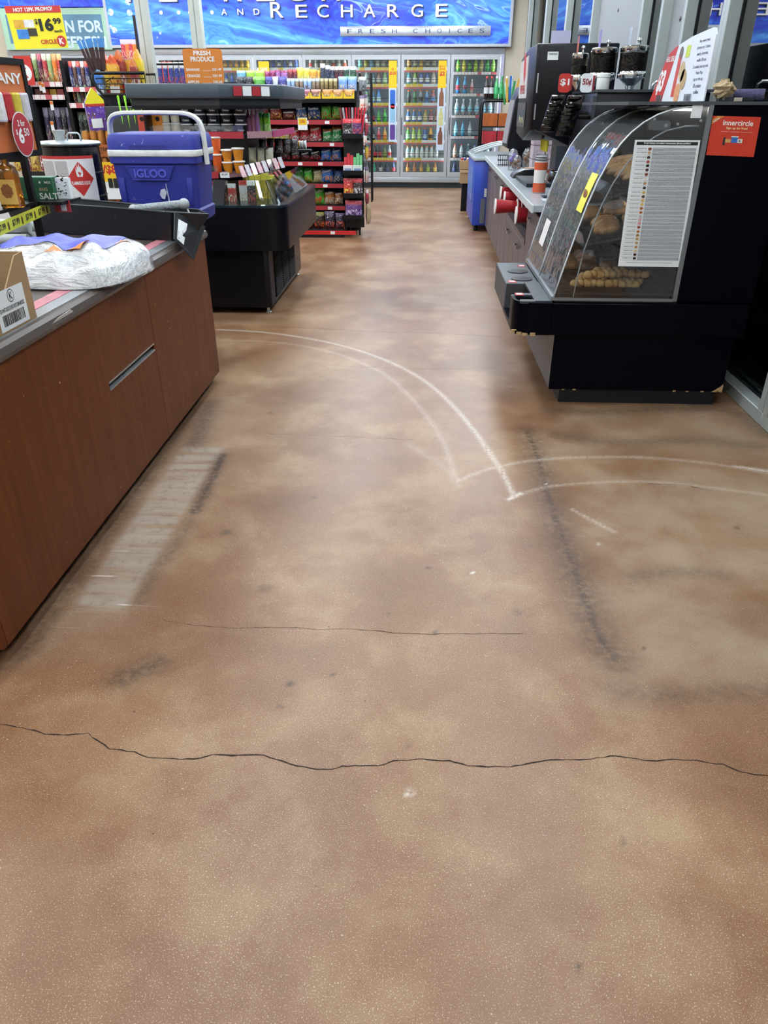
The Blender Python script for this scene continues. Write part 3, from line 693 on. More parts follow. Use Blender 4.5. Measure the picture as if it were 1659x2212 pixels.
# sign, turned towards the aisle
sg_o = M('burnt_orange_print', '#c9713f', .5, var=.05)
SD = Vector((.08, .9968, 0)); SR = rp_(60, 232, 3.33); SW = .42; zl, zh = rp_(80, 335).z, rp_(38, 128).z
SN = Vector((SD.y, -SD.x, 0))
def sp3(s, z, off=0.0): return Vector((SR.x, 3.33, 0))-SD*(SW*(1-s))+SN*off+Vector((0, 0, z))
def spl(s0, s1, z0, z1, o0, o1): return MB().hexa([tuple(sp3(s, z, o0)) for s, z in ((s0, z0), (s1, z0), (s1, z1), (s0, z1))]+[tuple(sp3(s, z, o1)) for s, z in ((s0, z0), (s1, z0), (s1, z1), (s0, z1))])
spl(0, 1, zl+.02, zh-.02, -.004, .004).build('sign_board', sg_o, rk)
sf = spl(-.05, .0, zl, zh, -.008, .01).build('sign_frame', blackm, rk)
for a_ in ((1, 1.055, zl, zh), (0, 1, zl, zl+.022), (0, 1, zh-.022, zh)): spl(*a_, -.008, .01).build('sign_frame', blackm, rk)
hz = zh-zl
lettering('PICK ANY', sp3(.55, zl+hz*.80, .006), SW*.84, hz*.11, white, sf, SD, (0, 0, 1), bold=.03)
for k, cc in enumerate(('#d8d4da', '#c8c24a', '#e8e8ee', '#b8363a', '#d8c84a', '#cfcfd8')):
    c_ = sp3(.22+.14*k, zl+hz*.37, .004); MB().lathe([(.021, 0), (.024, .006), (.024, hz*.27), (.020, hz*.29)], (c_.x, c_.y, c_.z), 10).build('can_picture', M('can_print_%d' % k, cc, .35, var=.35, scale=40), sf)
def sdisc(s, z, r_, off, m, nm): MB().poly([tuple(sp3(s, z, off)+SD*(r_*math.cos(a_))+Vector((0, 0, r_*1.15*math.sin(a_)))) for a_ in np.arange(0, 6.28, .22)]).build(nm, m, sf, norm=False)
sdisc(.70, zl+hz*.24, .070, .030, white, 'price_ring'); sdisc(.70, zl+hz*.24, .066, .031, M('crimson_print', '#b5303a', .5), 'price_disc')
zq = zl+hz*.24
lettering('2 for', sp3(.70, zq+.040, .032), .05, .022, white, sf, SD, (0, 0, 1)); lettering('6', sp3(.66, zq-.004, .032), .036, .056, white, sf, SD, (0, 0, 1), bold=.04)
lettering('50', sp3(.76, zq+.008, .032), .038, .028, white, sf, SD, (0, 0, 1)); lettering('$', sp3(.60, zq+.008, .032), .013, .022, white, sf, SD, (0, 0, 1))
# liquor bottles
bot = thing('liquor_bottle', 'amber liquor flask with gold label nearest the rack post', 'bottle', (rp_(30, 447, 3.16).x, 3.16, ZS), 'amber flasks on the counter rack')
amb = M('amber_liquor', '#c27a1c', .06, var=.15); [n for n in amb.node_tree.nodes if n.type == 'BSDF_PRINCIPLED'][0].inputs['Transmission Weight'].default_value = .75
MB().loft([[(p[0], p[1], z) for p in rrect(w_, d_, min(w_, d_)*.3, 3)] for w_, d_, z in ((.086, .044, 0), (.09, .048, .004), (.09, .048, .125), (.076, .042, .148), (.036, .034, .162), (.030, .030, .18))]).build('glass_body', amb, bot, smooth=.6, local=True)
MB().lathe([(.018, .18), (.018, .205), (.016, .208)], (0, 0, 0), 12).build('cap', M('grey_cap', '#9a9c9c', .4), bot, local=True)
lb_ = MB().box(-.038, .038, -.0250, -.0242, .012, .105).build('label', M('gold_paper_label', '#d2a84e', .5, var=.15, scale=60), bot, local=True)
MB().prism([(.023*math.cos(a)*(1+.12*(i % 2)), .062+.025*math.sin(a)*(1+.12*(i % 2))) for i, a in enumerate(np.arange(0, 6.28, .4))], 'y', -.0258, -.0252).build('round_mark', M('copper_print', '#8a5220', .5, var=.4, scale=90), lb_, local=True)
bx0 = bot.location.x
for i, (x, y) in enumerate(((bx0-.13, 3.16), (bx0-.26, 3.16))):
    dup(bot, (x, y, ZS), ('amber liquor flask second from the rack post', 'amber liquor flask farthest from the rack post', 'amber liquor flask behind the front one by the rack post', 'amber liquor flask behind the second one on the counter rack')[i])
# green box and leaflet on the rear shelf of the rack
GYB = 3.46; pz = at(69, 383, GYB); pw = at(119, 431, GYB); pe = at(148, 433, GYB)
MB().box(pz.x-.12, pe.x+.006, RYK+.013, GYB+.12, pw.z-.014, pw.z-.001).build('rear_shelf', blackm, rk)
gb = thing('salt_box', 'green and white carton reading salt behind the counter rack', 'carton', (pz.x, GYB, pw.z))
MB().box(pz.x-.06, pw.x, GYB, GYB+.08, pw.z, pz.z).build('carton', M('bottle_green_card', '#2f6a48', .5, var=.06), gb)
lettering('SALT', (pz.x+.06, GYB-.001, pw.z+.014), .085, .026, white, gb); lettering('ANG', (pz.x+.04, GYB-.001, pw.z+.042), .04, .014, M('tan_print', '#c8a882', .5), gb); lettering('MEX', (pz.x+.065, GYB-.001, pw.z+.070), .03, .010, white, gb)
MB().prism([(pz.x+.03+.007*math.cos(a)*(1 if i % 2 else .45), pw.z+.070+.007*math.sin(a)*(1 if i % 2 else .45)) for i, a in enumerate(np.arange(PI/10, 6.28, PI/5))], 'y', GYB-.0015, GYB-.0005).build('star_mark', white, gb)
lf_ = thing('instruction_leaflet', 'white leaflet with black line drawings beside the green carton', 'leaflet', (pw.x+.03, GYB, pw.z))
MB().box(pw.x+.002, pe.x, GYB+.03, GYB+.06, pw.z, pz.z-.005).build('leaflet', paper, lf_)
r = random.Random(5); dr_ = MB()
for k in range(30):
    x = pw.x+.006+r.random()*(pe.x-pw.x-.02); z = pw.z+.01+r.random()*.085; dr_.box(x, x+r.uniform(.003, .009), GYB+.0285, GYB+.0295, z, z+r.uniform(.002, .006))
dr_.build('line_drawing', ink, lf_)['kind'] = 'stuff'
tg = MB().box(pw.x, pe.x+.012, GYB-.02, GYB-.016, pw.z-.05, pw.z-.002).build('shelf_ticket', redtick); tag(tg, 'dark red shelf ticket with small barcode below the green carton', 'shelf ticket')
MB().box(pw.x+.03, pw.x+.055, GYB-.0215, GYB-.0203, pw.z-.045, pw.z-.008).build('barcode', paper, tg); MB().box(pw.x+.01, pw.x+.02, GYB-.016, GYB, pw.z-.014, pw.z-.004).build('clip', blackm, tg)
for k, (yy, zz_) in enumerate(((3.54, .03), (3.61, .03), (3.68, .03), (3.575, .082), (3.645, .082))):
    rl = MB().tube([(-2.45, yy-.02, LT+zz_), (-1.86, yy+.02, LT+zz_)], .029, 12).build('newspaper_roll', M('grey_newsprint', '#c9ccca', .6, var=.2, scale=12), smooth=.8)
    tag(rl, ('rolled grey newspaper nearest the bag, bottom layer', 'rolled grey newspaper in the middle of the bottom layer', 'rolled grey newspaper at the rear of the bottom layer', 'rolled grey newspaper on top, nearer the bag', 'rolled grey newspaper on top, nearer the tray')[k], 'newspaper', 'rolled newspapers on the counter')
# ================================================================== PRODUCTS: shared makers
def print_mat(name, body, top=None, food=None, extra='#f4f2ea', rough=.28, seed=0.0, fscale=7.0):
    """printed foil: body colour, coloured head, food picture near the foot, small marks"""
    if name in MATS: return MATS[name]
    def col(h, _c=globals()['col']): q = _c(h); return tuple(min(.92, x*1.35) for x in q[:3])+(1,)
    t = NT(name); g = t.gen(); oi = t.n('ObjectInfo')
    cmb = t.n('CombineXYZ'); t.l(t.math('MULTIPLY', oi.outputs['Random'], 9.0), cmb.inputs[0]); cmb.inputs[1].default_value = seed; t.l(oi.outputs['Random'], cmb.inputs[2])
    va = t.n('VectorMath', operation='ADD'); t.l(g, va.inputs[0]); t.l(cmb.outputs[0], va.inputs[1]); v = va.outputs[0]
    s = t.sep(g); n = t.noise(v, fscale, 2, .5, .3); n2 = t.noise(v, fscale*1.9, 2)
    c = col(body)
    if top: c = t.mix(t.step(t.math('ADD', s[2], t.math('MULTIPLY', n, .2)), .84, .9), c, col(top))
    if food: c = t.mix(t.math('MULTIPLY', t.step(n, .5, .56), t.step(s[2], .52, .36)), c, col(food))
    if extra: c = t.mix(t.math('MULTIPLY', t.step(n2, .63, .67), t.step(s[2], .10, .2)), c, col(extra))
    if isinstance(c, tuple):
        t.b.inputs['Base Color'].default_value = c
    else: t.l(c, t.b.inputs['Base Color'])
    t.b.inputs['Roughness'].default_value = rough
    t.bump(t.noise(v, 5, 3, .6, 1.0), .35, .03)
    MATS[name] = t.m; return t.m
BAGC = {}
def bag_mesh(w, h, d, mat):
    w, h, d = round(w, 2), round(h, 2), round(d, 2); k = (w, h, d, mat.name)
    if k in BAGC: return BAGC[k]
    nu, nv = 8, 10; mb = MB()
    for sg in (-1, 1):
        rows = []
        for j in range(nv+1):
            v = j/nv; row = []
            pinch = 1-.10*(1-abs(2*v-1)**2)*.6
            for i in range(nu+1):
                u = i/nu; e = (1-abs(2*u-1)**2.6)*(1-abs(2*v-1)**3)
                wob = .012*math.sin(9*u+5*v+w*40)*min(1, e*3)
                row.append((w*(u-.5)*pinch, sg*(d/2*max(0, e)**.7+.0008)+wob*d*2, h*v))
            rows.append(row)
        mb.loft(rows, closed=False, cap=False)
    ob = mb.build('snack_bag', mat, smooth=1.2); me_ = ob.data; COL.objects.unlink(ob); bpy.data.objects.remove(ob)
    BAGC[k] = me_; return me_
def newobj(name, me_, loc, rot=(0, 0, 0), parent=None):
    o = bpy.data.objects.new(name, me_); COL.objects.link(o); o.location = loc; o.rotation_euler = rot
    if parent: o.parent = parent
    return o
LETC = {}
def let_child(s, w, h, mat, parent, c, name='brand_lettering', tilt=0.0, bold=.03):
    k = (s, round(w, 3), round(h, 3), mat.name, bold)
    if k not in LETC:
        vs, fs = text_mesh(s, bold); me_ = bpy.data.meshes.new('brand_lettering'); me_.from_pydata([(p[0]*w, 0, p[1]*h) for p in vs], [], fs); me_.materials.append(mat); LETC[k] = me_
    return newobj(name, LETC[k], c, (0, tilt, 0), parent)
def bag(px0, px1, pyb, pyt, y, mat, label, group, cat='snack bag', name='snack_bag', word=None, wmat=None, wv=.72, lean=.08, depth=.09, rz=0.0, wtilt=0.0):
    a = at((px0+px1)/2, pyb, y); b = at((px0+px1)/2, pyt, y); w_ = at(px1, pyb, y).x-at(px0, pyb, y).x; h = b.z-a.z
    o = newobj(name, bag_mesh(w_*1.02, h, depth, mat), (a.x, y, a.z), (-lean, 0, rz)); tag(o, label, cat, group)
    if word: let_child(word, w_*.74, h*.15, wmat or white, o, (0, -depth*.52-.004, h*wv), tilt=wtilt)
    return o
ORD = ['first', 'second', 'third', 'fourth', 'fifth', 'sixth', 'seventh', 'eighth', 'ninth', 'tenth', 'eleventh', 'twelfth', 'thirteenth', 'fourteenth', 'fifteenth', 'sixteenth']
def carton(x0, x1, y0, y1, z0, z1, mat, label, cat, group=None, name='carton', bevel=.002):
    c = Vector(((x0+x1)/2, (y0+y1)/2, z0)); mb = MB().box(x0-c.x, x1-c.x, y0-c.y, y1-c.y, 0, z1-z0)
    o = mb.build(name, mat, bevel=bevel, seg=1); o.location = c; ORG[o.name] = c
    return tag(o, label, cat, group)
# ================================================================== ISLAND CHILLER
isl = thing('island_chiller', 'black open island chiller with glass rim, red shelf strips and grey canopy', 'display chiller', (-1.5, 6.5, 0))
IX0, IX1, IY0, IY1 = -2.03, -1.0, 5.72, 7.40
blk2 = M('satin_black_panel', '#070911', .32, var=.12, spec=.3)
def rc(x0, x1, y0, y1, r=.13, n=5):
    pts = [(x0, y1), (x0, y0)]
    for i in range(n+1):
        a = -PI/2+PI/2*i/n; pts.append((x1-r+r*math.cos(a), y0+r+r*math.sin(a)))
    pts.append((x1, y1)); return pts
MB().box(IX0+.1, -1.165, 5.77, 7.36, .05, .5).build('base', blk2, isl, bevel=.006)
for x, y in ((-1.2, 5.81), (-1.2, 7.3), (-1.85, 5.81), (-1.85, 7.3)):
    MB().lathe([(.02, 0), (.024, .01), (.012, .02), (.012, .05)], (x, y, 0), 10).build('foot', alu, isl)
sk = MB().box(-1.72, -1.20, 5.7695, 5.7705, .06, .49).build('kick_panel', blk2, isl)
grl = M('grey_brown_panel', '#19181d', .6)
MB().box(-1.166, -1.158, 5.775, 5.93, .06, .49).build('corner_panel', grl, isl)
lvm = M('louvre_black', '#0a0b10', .65, spec=.2); lv = MB().box(-1.166, -1.160, 5.95, 6.98, .09, .47).build('louvre_panel', M('louvre_slot', '#020203', .8, spec=.05), isl)
for g in range(3):
    for k in range(20):
        z = .105+k*.018; y0 = 5.97+g*.335
        MB().hexa([(-1.16, y0, z), (-1.16, y0+.30, z), (-1.149, y0+.30, z-.004), (-1.149, y0, z-.004), (-1.16, y0, z+.008), (-1.16, y0+.30, z+.008), (-1.149, y0+.30, z+.001), (-1.149, y0, z+.001)]).build('louvre', lvm, lv, norm=False)
tub = MB()
outer = rc(IX0, IX1, IY0, IY1); inner = rc(IX0+.03, IX1-.09, IY0+.09, IY1-.03, .10)
tub.loft([[(x, y, .49) for x, y in outer], [(x, y, .79) for x, y in outer], [(x, y, .80) for x, y in rc(IX0+.005, IX1-.008, IY0+.008, IY1-.005)], [(x, y, .80) for x, y in inner], [(x, y, .62) for x, y in inner]], cap=True)
tub.build('tub', blk2, isl, smooth=.5)
MB().loft([[(x, y, .788) for x, y in rc(IX0, IX1+.006, IY0-.006, IY1)], [(x, y, .806) for x, y in rc(IX0, IX1+.006, IY0-.006, IY1)]]).build('rim', M('dark_teal_rim', '#1c2a33', .2), isl, smooth=.5)
gls = GLASS('chiller_glass', (.93, .98, .97), .035, .03)
gl_b = [(-2.0, 5.78), (-1.50, 5.78)]+[(-1.22+.155*math.sin(q*PI/16), 5.935-.155*math.cos(q*PI/16)) for q in range(9)]+[(-1.06, 6.6), (-1.06, 7.35)]
gl_t = [(-2.0, 5.90), (-1.50, 5.90)]+[(-1.27+.125*math.sin(q*PI/16), 6.03-.13*math.cos(q*PI/16)) for q in range(9)]+[(-1.14, 6.6), (-1.14, 7.35)]
for i in range(len(gl_b)-1):
    a, b, c_, d = gl_b[i], gl_b[i+1], gl_t[i+1], gl_t[i]
    MB().hexa([(a[0], a[1], .806), (b[0], b[1], .806), (b[0], b[1]+.006, .806), (a[0], a[1]+.006, .806), (d[0], d[1], .96), (c_[0], c_[1], .96), (c_[0], c_[1]+.006, .96), (d[0], d[1]+.006, .96)]).build('glass_panel', gls, isl)
for x0 in (-1.56,):
    MB().hexa([(x0, 5.775, .80), (x0+.09, 5.775, .80), (x0+.09, 5.80, .80), (x0, 5.80, .80), (x0, 5.895, .965), (x0+.09, 5.895, .965), (x0+.09, 5.92, .965), (x0, 5.92, .965)]).build('glass_post', blackm, isl)
MB().box(IX0+.03, IX1-.09, IY0+.09, IY1-.03, .66, .80).build('deck', M('deck_grey', '#4b5054', .5), isl)
MB().box(IX0, -1.42, 6.5, 7.35, .80, 1.49).build('core', M('core_black', '#1a1c22', .5), isl)
MB().box(IX0-.012, IX0, 5.95, 7.35, .80, 1.49).build('side_panel', blackm, isl)
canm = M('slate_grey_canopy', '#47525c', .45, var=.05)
cp = [(-2.12, 5.95), (-2.08, 5.76), (-1.42, 5.76), (-1.05, 6.22), (-1.05, 7.38), (-2.12, 7.38)]
MB().prism(cp, 'z', 1.492, 1.585).build('canopy', canm, isl, bevel=.012)
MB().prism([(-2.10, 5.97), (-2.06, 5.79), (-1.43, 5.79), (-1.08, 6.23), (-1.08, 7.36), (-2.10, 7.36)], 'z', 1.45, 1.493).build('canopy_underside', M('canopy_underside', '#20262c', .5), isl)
dvec = Vector((-1.05+1.42, 6.22-5.76, 0)).normalized()
for k in range(4):
    c_ = Vector((-1.42, 5.757, 1.54))+dvec*(.16+.085*k)+Vector((.006, -.006, 0))
    panel(c_, .078, .06, dvec, (0, 0, 1), .002).build('price_card', redtick if k % 2 == 0 else paper, isl)
def cled():
    t = NT('canopy_led'); e = t.n('Emission'); e.inputs[0].default_value = (.9, .96, 1, 1); e.inputs[1].default_value = 9.0; t.l(e.outputs[0], t.o.inputs[0]); return t.m
ledc = cled()
MB().box(-2.06, -1.43, 5.79, 5.797, 1.428, 1.45).build('valance', blackm, isl); MB().hexa([(-1.43, 5.79, 1.428), (-1.08, 6.23, 1.428), (-1.085, 6.235, 1.428), (-1.435, 5.797, 1.428), (-1.43, 5.79, 1.45), (-1.08, 6.23, 1.45), (-1.085, 6.235, 1.45), (-1.435, 5.797, 1.45)]).build('valance', blackm, isl); MB().box(-1.087, -1.08, 6.23, 7.36, 1.428, 1.45).build('valance', blackm, isl)
MB().box(-2.0, -1.46, 5.84, 5.87, 1.442, 1.449).build('light_strip', ledc, isl); MB().box(-1.14, -1.11, 6.4, 7.3, 1.442, 1.449).build('light_strip', ledc, isl)
MB().box(-2.0, -1.40, 6.05, 6.07, 1.236, 1.244).build('light_strip', ledc, isl)
# shelves
shm = M('shelf_black', '#17191f', .45)
clear = GLASS('clear_plastic', (.95, .95, .97), .10, .05, fog=.06)
for (z, yf, x1) in ((1.265, 6.02, -1.16), (1.00, 5.95, -1.36)):
    s_ = MB().prism([(IX0, 6.5), (IX0, yf), (x1-.16, yf), (x1, yf+.22), (x1, 7.3), (-1.42, 7.3), (-1.42, 6.5)], 'z', z-.02, z).build('shelf', shm, isl)
    MB().box(IX0, x1-.17, yf-.010, yf-.002, z-.03, z+.016).build('ticket_strip', redtick, s_)
    d2 = Vector((.16, .22, 0)).normalized(); 
    panel(Vector((x1-.08, yf+.11, z-.006))+Vector((.012, -.010, 0)), .25, .045, d2, (0, 0, 1), .003).build('ticket_strip', M('ticket_pink', '#b98f98', .35, var=.5, scale=60), s_)
    MB().box(x1+.002, x1+.01, yf+.24, 7.3, z-.03, z+.016).build('ticket_strip', M('magenta_strip', '#c03a7a', .4), s_)
    MB().box(IX0, x1-.17, yf-.004, yf-.001, z+.018, z+.055).build('shelf_guard', clear, s_)
for k, x in enumerate((-1.70, -1.48)):
    panel((x, 5.938, .993), .07, .036, t=.001).build('price_card', paper, isl)
    lettering('$2.69', (x, 5.9365, .998), .045, .014, ink, isl)
for k in range(8):   # fan of clear ticket holders
    c_ = Vector((-1.34+.034*k, 5.93+.046*k, 1.02+.006*k))
    panel(c_, .036, .085, (1, .9, .12), (-.35, .30, .8), .004).build('ticket_holder', (M('pale_pink_ticket', '#c9a0a8', .3, var=.4, scale=50), M('grey_ticket', '#b4b0b8', .3, var=.4, scale=50), clear)[k % 3], isl)
# orange produce sign on the canopy
sgn = thing('produce_sign', 'orange fresh produce price sign standing on the island canopy', 'sign', (-1.66, 5.95, 1.586))
a = at(402, 182, 5.95); b = at(478, 105, 5.95)
sb = MB().prism(rrect(b.x-a.x, b.z-1.586, .02, 4, (a.x+b.x)/2, (b.z+1.586)/2), 'y', 5.945, 5.955).build('board', M('pumpkin_print', '#d8822e', .5, var=.04), sgn)
cx_ = (a.x+b.x)/2; zt = b.z
lettering('FRESH', (cx_, 5.943, zt-.026), .12, .028, white, sb, bold=.03); lettering('PRODUCE', (cx_, 5.943, zt-.062), .17, .030, white, sb, bold=.03)
for k, (s, pr_) in enumerate((('BANANAS', '2/$1.49'), ('ORANGES', '2/$1.69'), ('APPLES', '2/$1.69'), ('LEMON/LIMES', '2/$1.00'))):
    z = zt-.125-.038*k; wd = .012*len(s)+.01
    lettering(s, (a.x+.016+wd/2, 5.943, z), wd, .018, white, sb); lettering(pr_, (b.x-.045, 5.943, z), .065, .018, white, sb)
    MB().box(a.x+.04+wd, b.x-.085, 5.9428, 5.9432, z-.008, z-.006).build('rule_mark', white, sb)
# power poles
polem = M('pale_grey_pole', '#cfd4cc', .5)
for px0, px1, py, lab in ((298, 322, 60, 'pale square power pole left of the orange produce sign'), (412, 436, 60, 'pale square power pole behind the orange produce sign')):
    a = at(px0+2, py, 8.0); b = at(px1+2, py, 8.0)
    o = thing('power_pole', lab, 'pole', ((a.x+b.x)/2, 8.0, 0)); hw = (b.x-a.x)/2
    MB().box((a.x+b.x)/2-hw, (a.x+b.x)/2+hw, 8.0-hw, 8.0+hw, 0, ZC-.002).build('tube', polem, o, bevel=.006)
    MB().box((a.x+b.x)/2-.004, (a.x+b.x)/2+.004, 8.0-hw-.001, 8.0-hw+.001, .1, ZC-.1).build('groove', M('groove_grey', '#8f958f', .6), o)
# ---- goods on the island
yogm = [M('yogurt_black', '#17171d', .35, var=.2, scale=40), M('yogurt_navy', '#1c1f33', .35, var=.2, scale=40)]
def yogurt(x, y, z, r, h, mat, label, word='Chobani'):
    o = thing('yogurt_pot', label, 'yogurt pot', (x, y, z), 'black yogurt pots on the chiller top shelf')
    MB().lathe([(r*.82, 0), (r*.85, .003), (r*.97, h*.86)], (0, 0, 0), 14).build('pot', mat, o, smooth=.6, local=True)
    MB().lathe([(r*1.0, h*.86), (r*1.03, h*.88), (r*1.03, h*.98), (r*.95, h)], (0, 0, 0), 14).build('lid', white, o, smooth=.6, local=True)
    wraptext(word, 0.15, 1.1, h*.35, h*.22, r*.97, (0, 0, 0), white, o, local=True)
    return o
for c_ in range(5):
    for k in range(3):
        a = at(405+29*c_, 280, 6.12); yogurt(a.x, 6.12, 1.266+.066*k, .046, .065, yogm[(c_+k) % 2], 'black yogurt pot, %s column from the left, %s layer' % (ORD[c_], ('bottom', 'middle', 'top')[k]))
for k, (p0, p1, m) in enumerate(((299, 314, '#e05a44'), (316, 331, '#f0952e'), (333, 348, '#f0952e'))):
    a = at(p0, 272, 6.1); b = at(p1, 247, 6.1)
    o = carton(a.x, b.x, 6.1, 6.18, 1.266, b.z, M('yogurt_bar_box_%d' % k, m, .45), ('red yogurt bar box beside the cooler handle', 'orange yogurt bar box next to the red one', 'orange yogurt bar box next to the white tubs')[k], 'carton', 'yogurt bar boxes')
    MB().lathe([(0, 0), (.016, 0), (.016, .001), (0, .001)], (0, -.042, b.z-1.266-.03), 14, 'y').build('round_mark', ink, o, local=True)
creamm = M('cream_tub', '#e6dfc8', .5, var=.15, scale=30)
for k in range(4):
    a = at(358+(k % 2)*22, 270, 6.14)
    o = thing('dip_tub', ('white tub at the front left of the top shelf', 'white tub at the front right beside the black pots', 'white tub stacked left on the top shelf', 'white tub stacked right on the top shelf')[k], 'tub', (a.x, 6.14, 1.266+.075*(k//2)), 'white tubs on the chiller top shelf')
    MB().lathe([(.032, 0), (.036, .055), (.038, .06)], (0, 0, 0), 14).build('tub', creamm, o, smooth=.6, local=True)
    MB().lathe([(.040, .06), (.040, .07), (.034, .073)], (0, 0, 0), 14).build('lid', white, o, smooth=.6, local=True)
def pbottle(x, y, z, r, h, mat, cap, label, group, cat='bottle', neck=.45, name='drink_bottle', band=None):
    o = thing(name, label, cat, (x, y, z), group)
    MB().lathe([(r*.9, 0), (r, .01), (r, h*.55), (r*.95, h*.62), (r*neck, h*.86), (r*neck, h*.9)], (0, 0, 0), 12).build('bottle_body', mat, o, smooth=.7, local=True)
    MB().lathe([(r*neck*1.15, h*.9), (r*neck*1.15, h*.985), (r*neck*.9, h)], (0, 0, 0), 10).build('cap', cap, o, smooth=.7, local=True)
    if band: MB().lathe([(r*1.015, h*.18), (r*1.02, h*.2), (r*1.02, h*.52), (r*1.0, h*.54)], (0, 0, 0), 12).build('label_band', band, o, smooth=.7, local=True)
    return o
for k, (px, c_, cc) in enumerate(((514, '#e9e2c8', '#f0a020'), (528, '#c07a86', '#e9d6e0'), (538, '#a86a92', '#b48ac0'), (547, '#b0708a', '#c79ac8'), (556, '#9a6aa0', '#d8c0d8'))):
    a = at(px, 270, 6.2); pbottle(a.x, 6.2, 1.266, .020, .17 if k else .19, M('smoothie_%d' % k, c_, .3, var=.3, scale=25), M('cap_%s' % cc[1:], cc, .4), ('cream drink bottle with orange cap beside the yogurt pots',)[0] if k == 0 else 'pink and purple smoothie bottle, %s from the yogurt pots' % ORD[k], 'smoothie bottles on the chiller')
for k in range(4):
    a = at(562+(k % 2)*14, 270, 6.3+.1*(k//2)); carton(a.x-.02, a.x+.02, 6.3+.1*(k//2), 6.36+.1*(k//2), 1.266, 1.266+.135, print_mat('lime_carton', '#7fcf2a', '#2f9a3a', '#e8f4c0'), 'lime green drink carton, %s on the chiller corner' % ('front left', 'front right', 'rear left', 'rear right')[k], 'carton', 'lime green cartons on the chiller')
fruit = M('diced_fruit', '#d98a2a', .35, var=.4, scale=60); carrot = M('orange_wedges', '#e0622a', .35, var=.35, scale=60); lidw = M('frosted_lid', '#e9e4dc', .3)
for k, (px, r, h, m, lab) in enumerate(((472, .040, .12, carrot, 'tall cup of orange wedges with pale lid beside the cooler'), (494, .042, .075, fruit, 'short cup of diced mango beside the tall cup'), (518, .044, .082, fruit, 'short cup of diced mango at the shelf corner'))):
    a = at(px, 372, 6.02)
    for lay in range(2):
        if lay and k == 0: pass
        o = thing('fruit_cup', lab+(' upper' if lay else ' lower'), 'fruit cup', (a.x, 6.02, 1.002+lay*(h*.55+.035 if k else .115)), 'cut fruit cups on the chiller')
        hh = h if lay or k == 0 else h*.9
        MB().lathe([(r*.62, 0), (r*.66, .004), (r*.98, hh)], (0, 0, 0), 16).build('fruit', m, o, smooth=.6, local=True)
        MB().lathe([(r*1.08, hh), (r*1.12, hh+.004), (r*1.08, hh+.010), (r*.9, hh+.012)], (0, 0, 0), 16).build('lid', lidw, o, smooth=.6, local=True)
for k in range(3):
    a = at(545+18*k, 345, 6.35); b_ = bag(538+18*k, 555+18*k, 352, 318, 6.36+.03*k, M('salad_bag', '#cfd0c0', .3, var=.4, scale=40, bump=.4), 'pale wrapped salad pack, %s on the second chiller shelf' % ORD[k], 'salad packs on the chiller', 'food pack', 'salad_pack')
dk = [print_mat('deck_red', '#c03a32', '#f0ece4', '#e8d8c8'), print_mat('deck_white', '#e6e4de', '#c83a36', '#caa882'), print_mat('deck_black', '#22242a', '#d8d8d4', '#a84a3a')]
r = random.Random(11)
for k in range(9):
    x = -1.93+.075*k; yy_ = 5.98+.06*(k % 2)
    o = carton(x, x+.06, yy_, yy_+.03, .802, .802+r.uniform(.12, .17), dk[k % 3], '%s pack, %s from the left in the chiller front' % (('red', 'white', 'black')[k % 3], ORD[k]), 'food pack', 'small packs in the chiller front', 'lunch_pack')
for k in range(5):
    a = at(532+13*k, 372, 6.25); carton(a.x-.022, a.x+.022, 6.2, 6.3, .802, .97+.012*(k % 2), print_mat('mustard_box', '#c9b02a', '#e6d24a', '#8a7a2a'), 'yellow box, %s from the left behind the chiller glass' % ORD[k], 'carton', 'yellow boxes in the chiller')
sand = M('sandwich_bread', '#d9c8a2', .7, var=.3, scale=50)
for k in range(5):   # wedge sandwiches along the right glass
    y0 = 6.34+.19*k; x0 = -1.34
    o = thing('sandwich_wedge', 'wedge sandwich in clear plastic, %s from the chiller corner' % ORD[k], 'sandwich', (x0, y0, .802), 'sandwich wedges in the chiller')
    MB().prism([(x0, .805), (x0+.15, .805), (x0+.02, .955)], 'y', y0, y0+.03).prism([(x0, .805), (x0+.15, .805), (x0+.02, .955)], 'y', y0+.05, y0+.08).build('bread', sand, o)
    MB().prism([(x0, .805), (x0+.145, .805), (x0+.02, .95)], 'y', y0+.03, y0+.05).build('filling', print_mat('filling', '#8a4a3a', '#5a8a3a', '#e8d8b8'), o)
    MB().prism([(x0-.006, .802), (x0+.165, .802), (x0+.022, .968)], 'y', y0-.006, y0+.09).build('clear_case', clear, o)
    MB().prism([(x0+.125, .845), (x0+.13, .85), (x0+.05, .945), (x0+.045, .94)], 'y', y0-.0075, y0+.091).build('red_label', redp, o)
# second tier at the right end: black pouches and a row of gold tubs
for k in range(5):
    o = bag(560+17*k, 576+17*k, 330, 300, 6.75+.1*k, print_mat('black_pouch', '#1d1f24', '#2b2e34', '#8a8f96'), 'black snack pouch with pale print, %s on the chiller end' % ORD[k], 'black pouches on the chiller end', 'snack bag')
for k in range(8):
    a = at(616+6.2*k, 322, 7.25)
    o = thing('snack_tub', '%s snack tub, %s in the row at the chiller end' % ('gold' if k < 6 else 'silver', ORD[k]), 'snack tub', (a.x, 7.25, a.z), 'snack tubs in a row')
    tm = M('gold_foil', '#c9922e', .3, metal=.3) if k < 6 else M('silver_foil', '#b9bfc6', .3, metal=.4)
    MB().lathe([(.026, -.010), (.032, .006)], (0, 0, .036), 12, 'x').build('tub', tm, o, smooth=.6, local=True); MB().lathe([(.034, .006), (.035, .010), (.02, .0115)], (0, 0, .036), 12, 'x').build('lid', white, o, smooth=.6, local=True)
a = at(616, 322, 7.25); b = at(662, 322, 7.25)
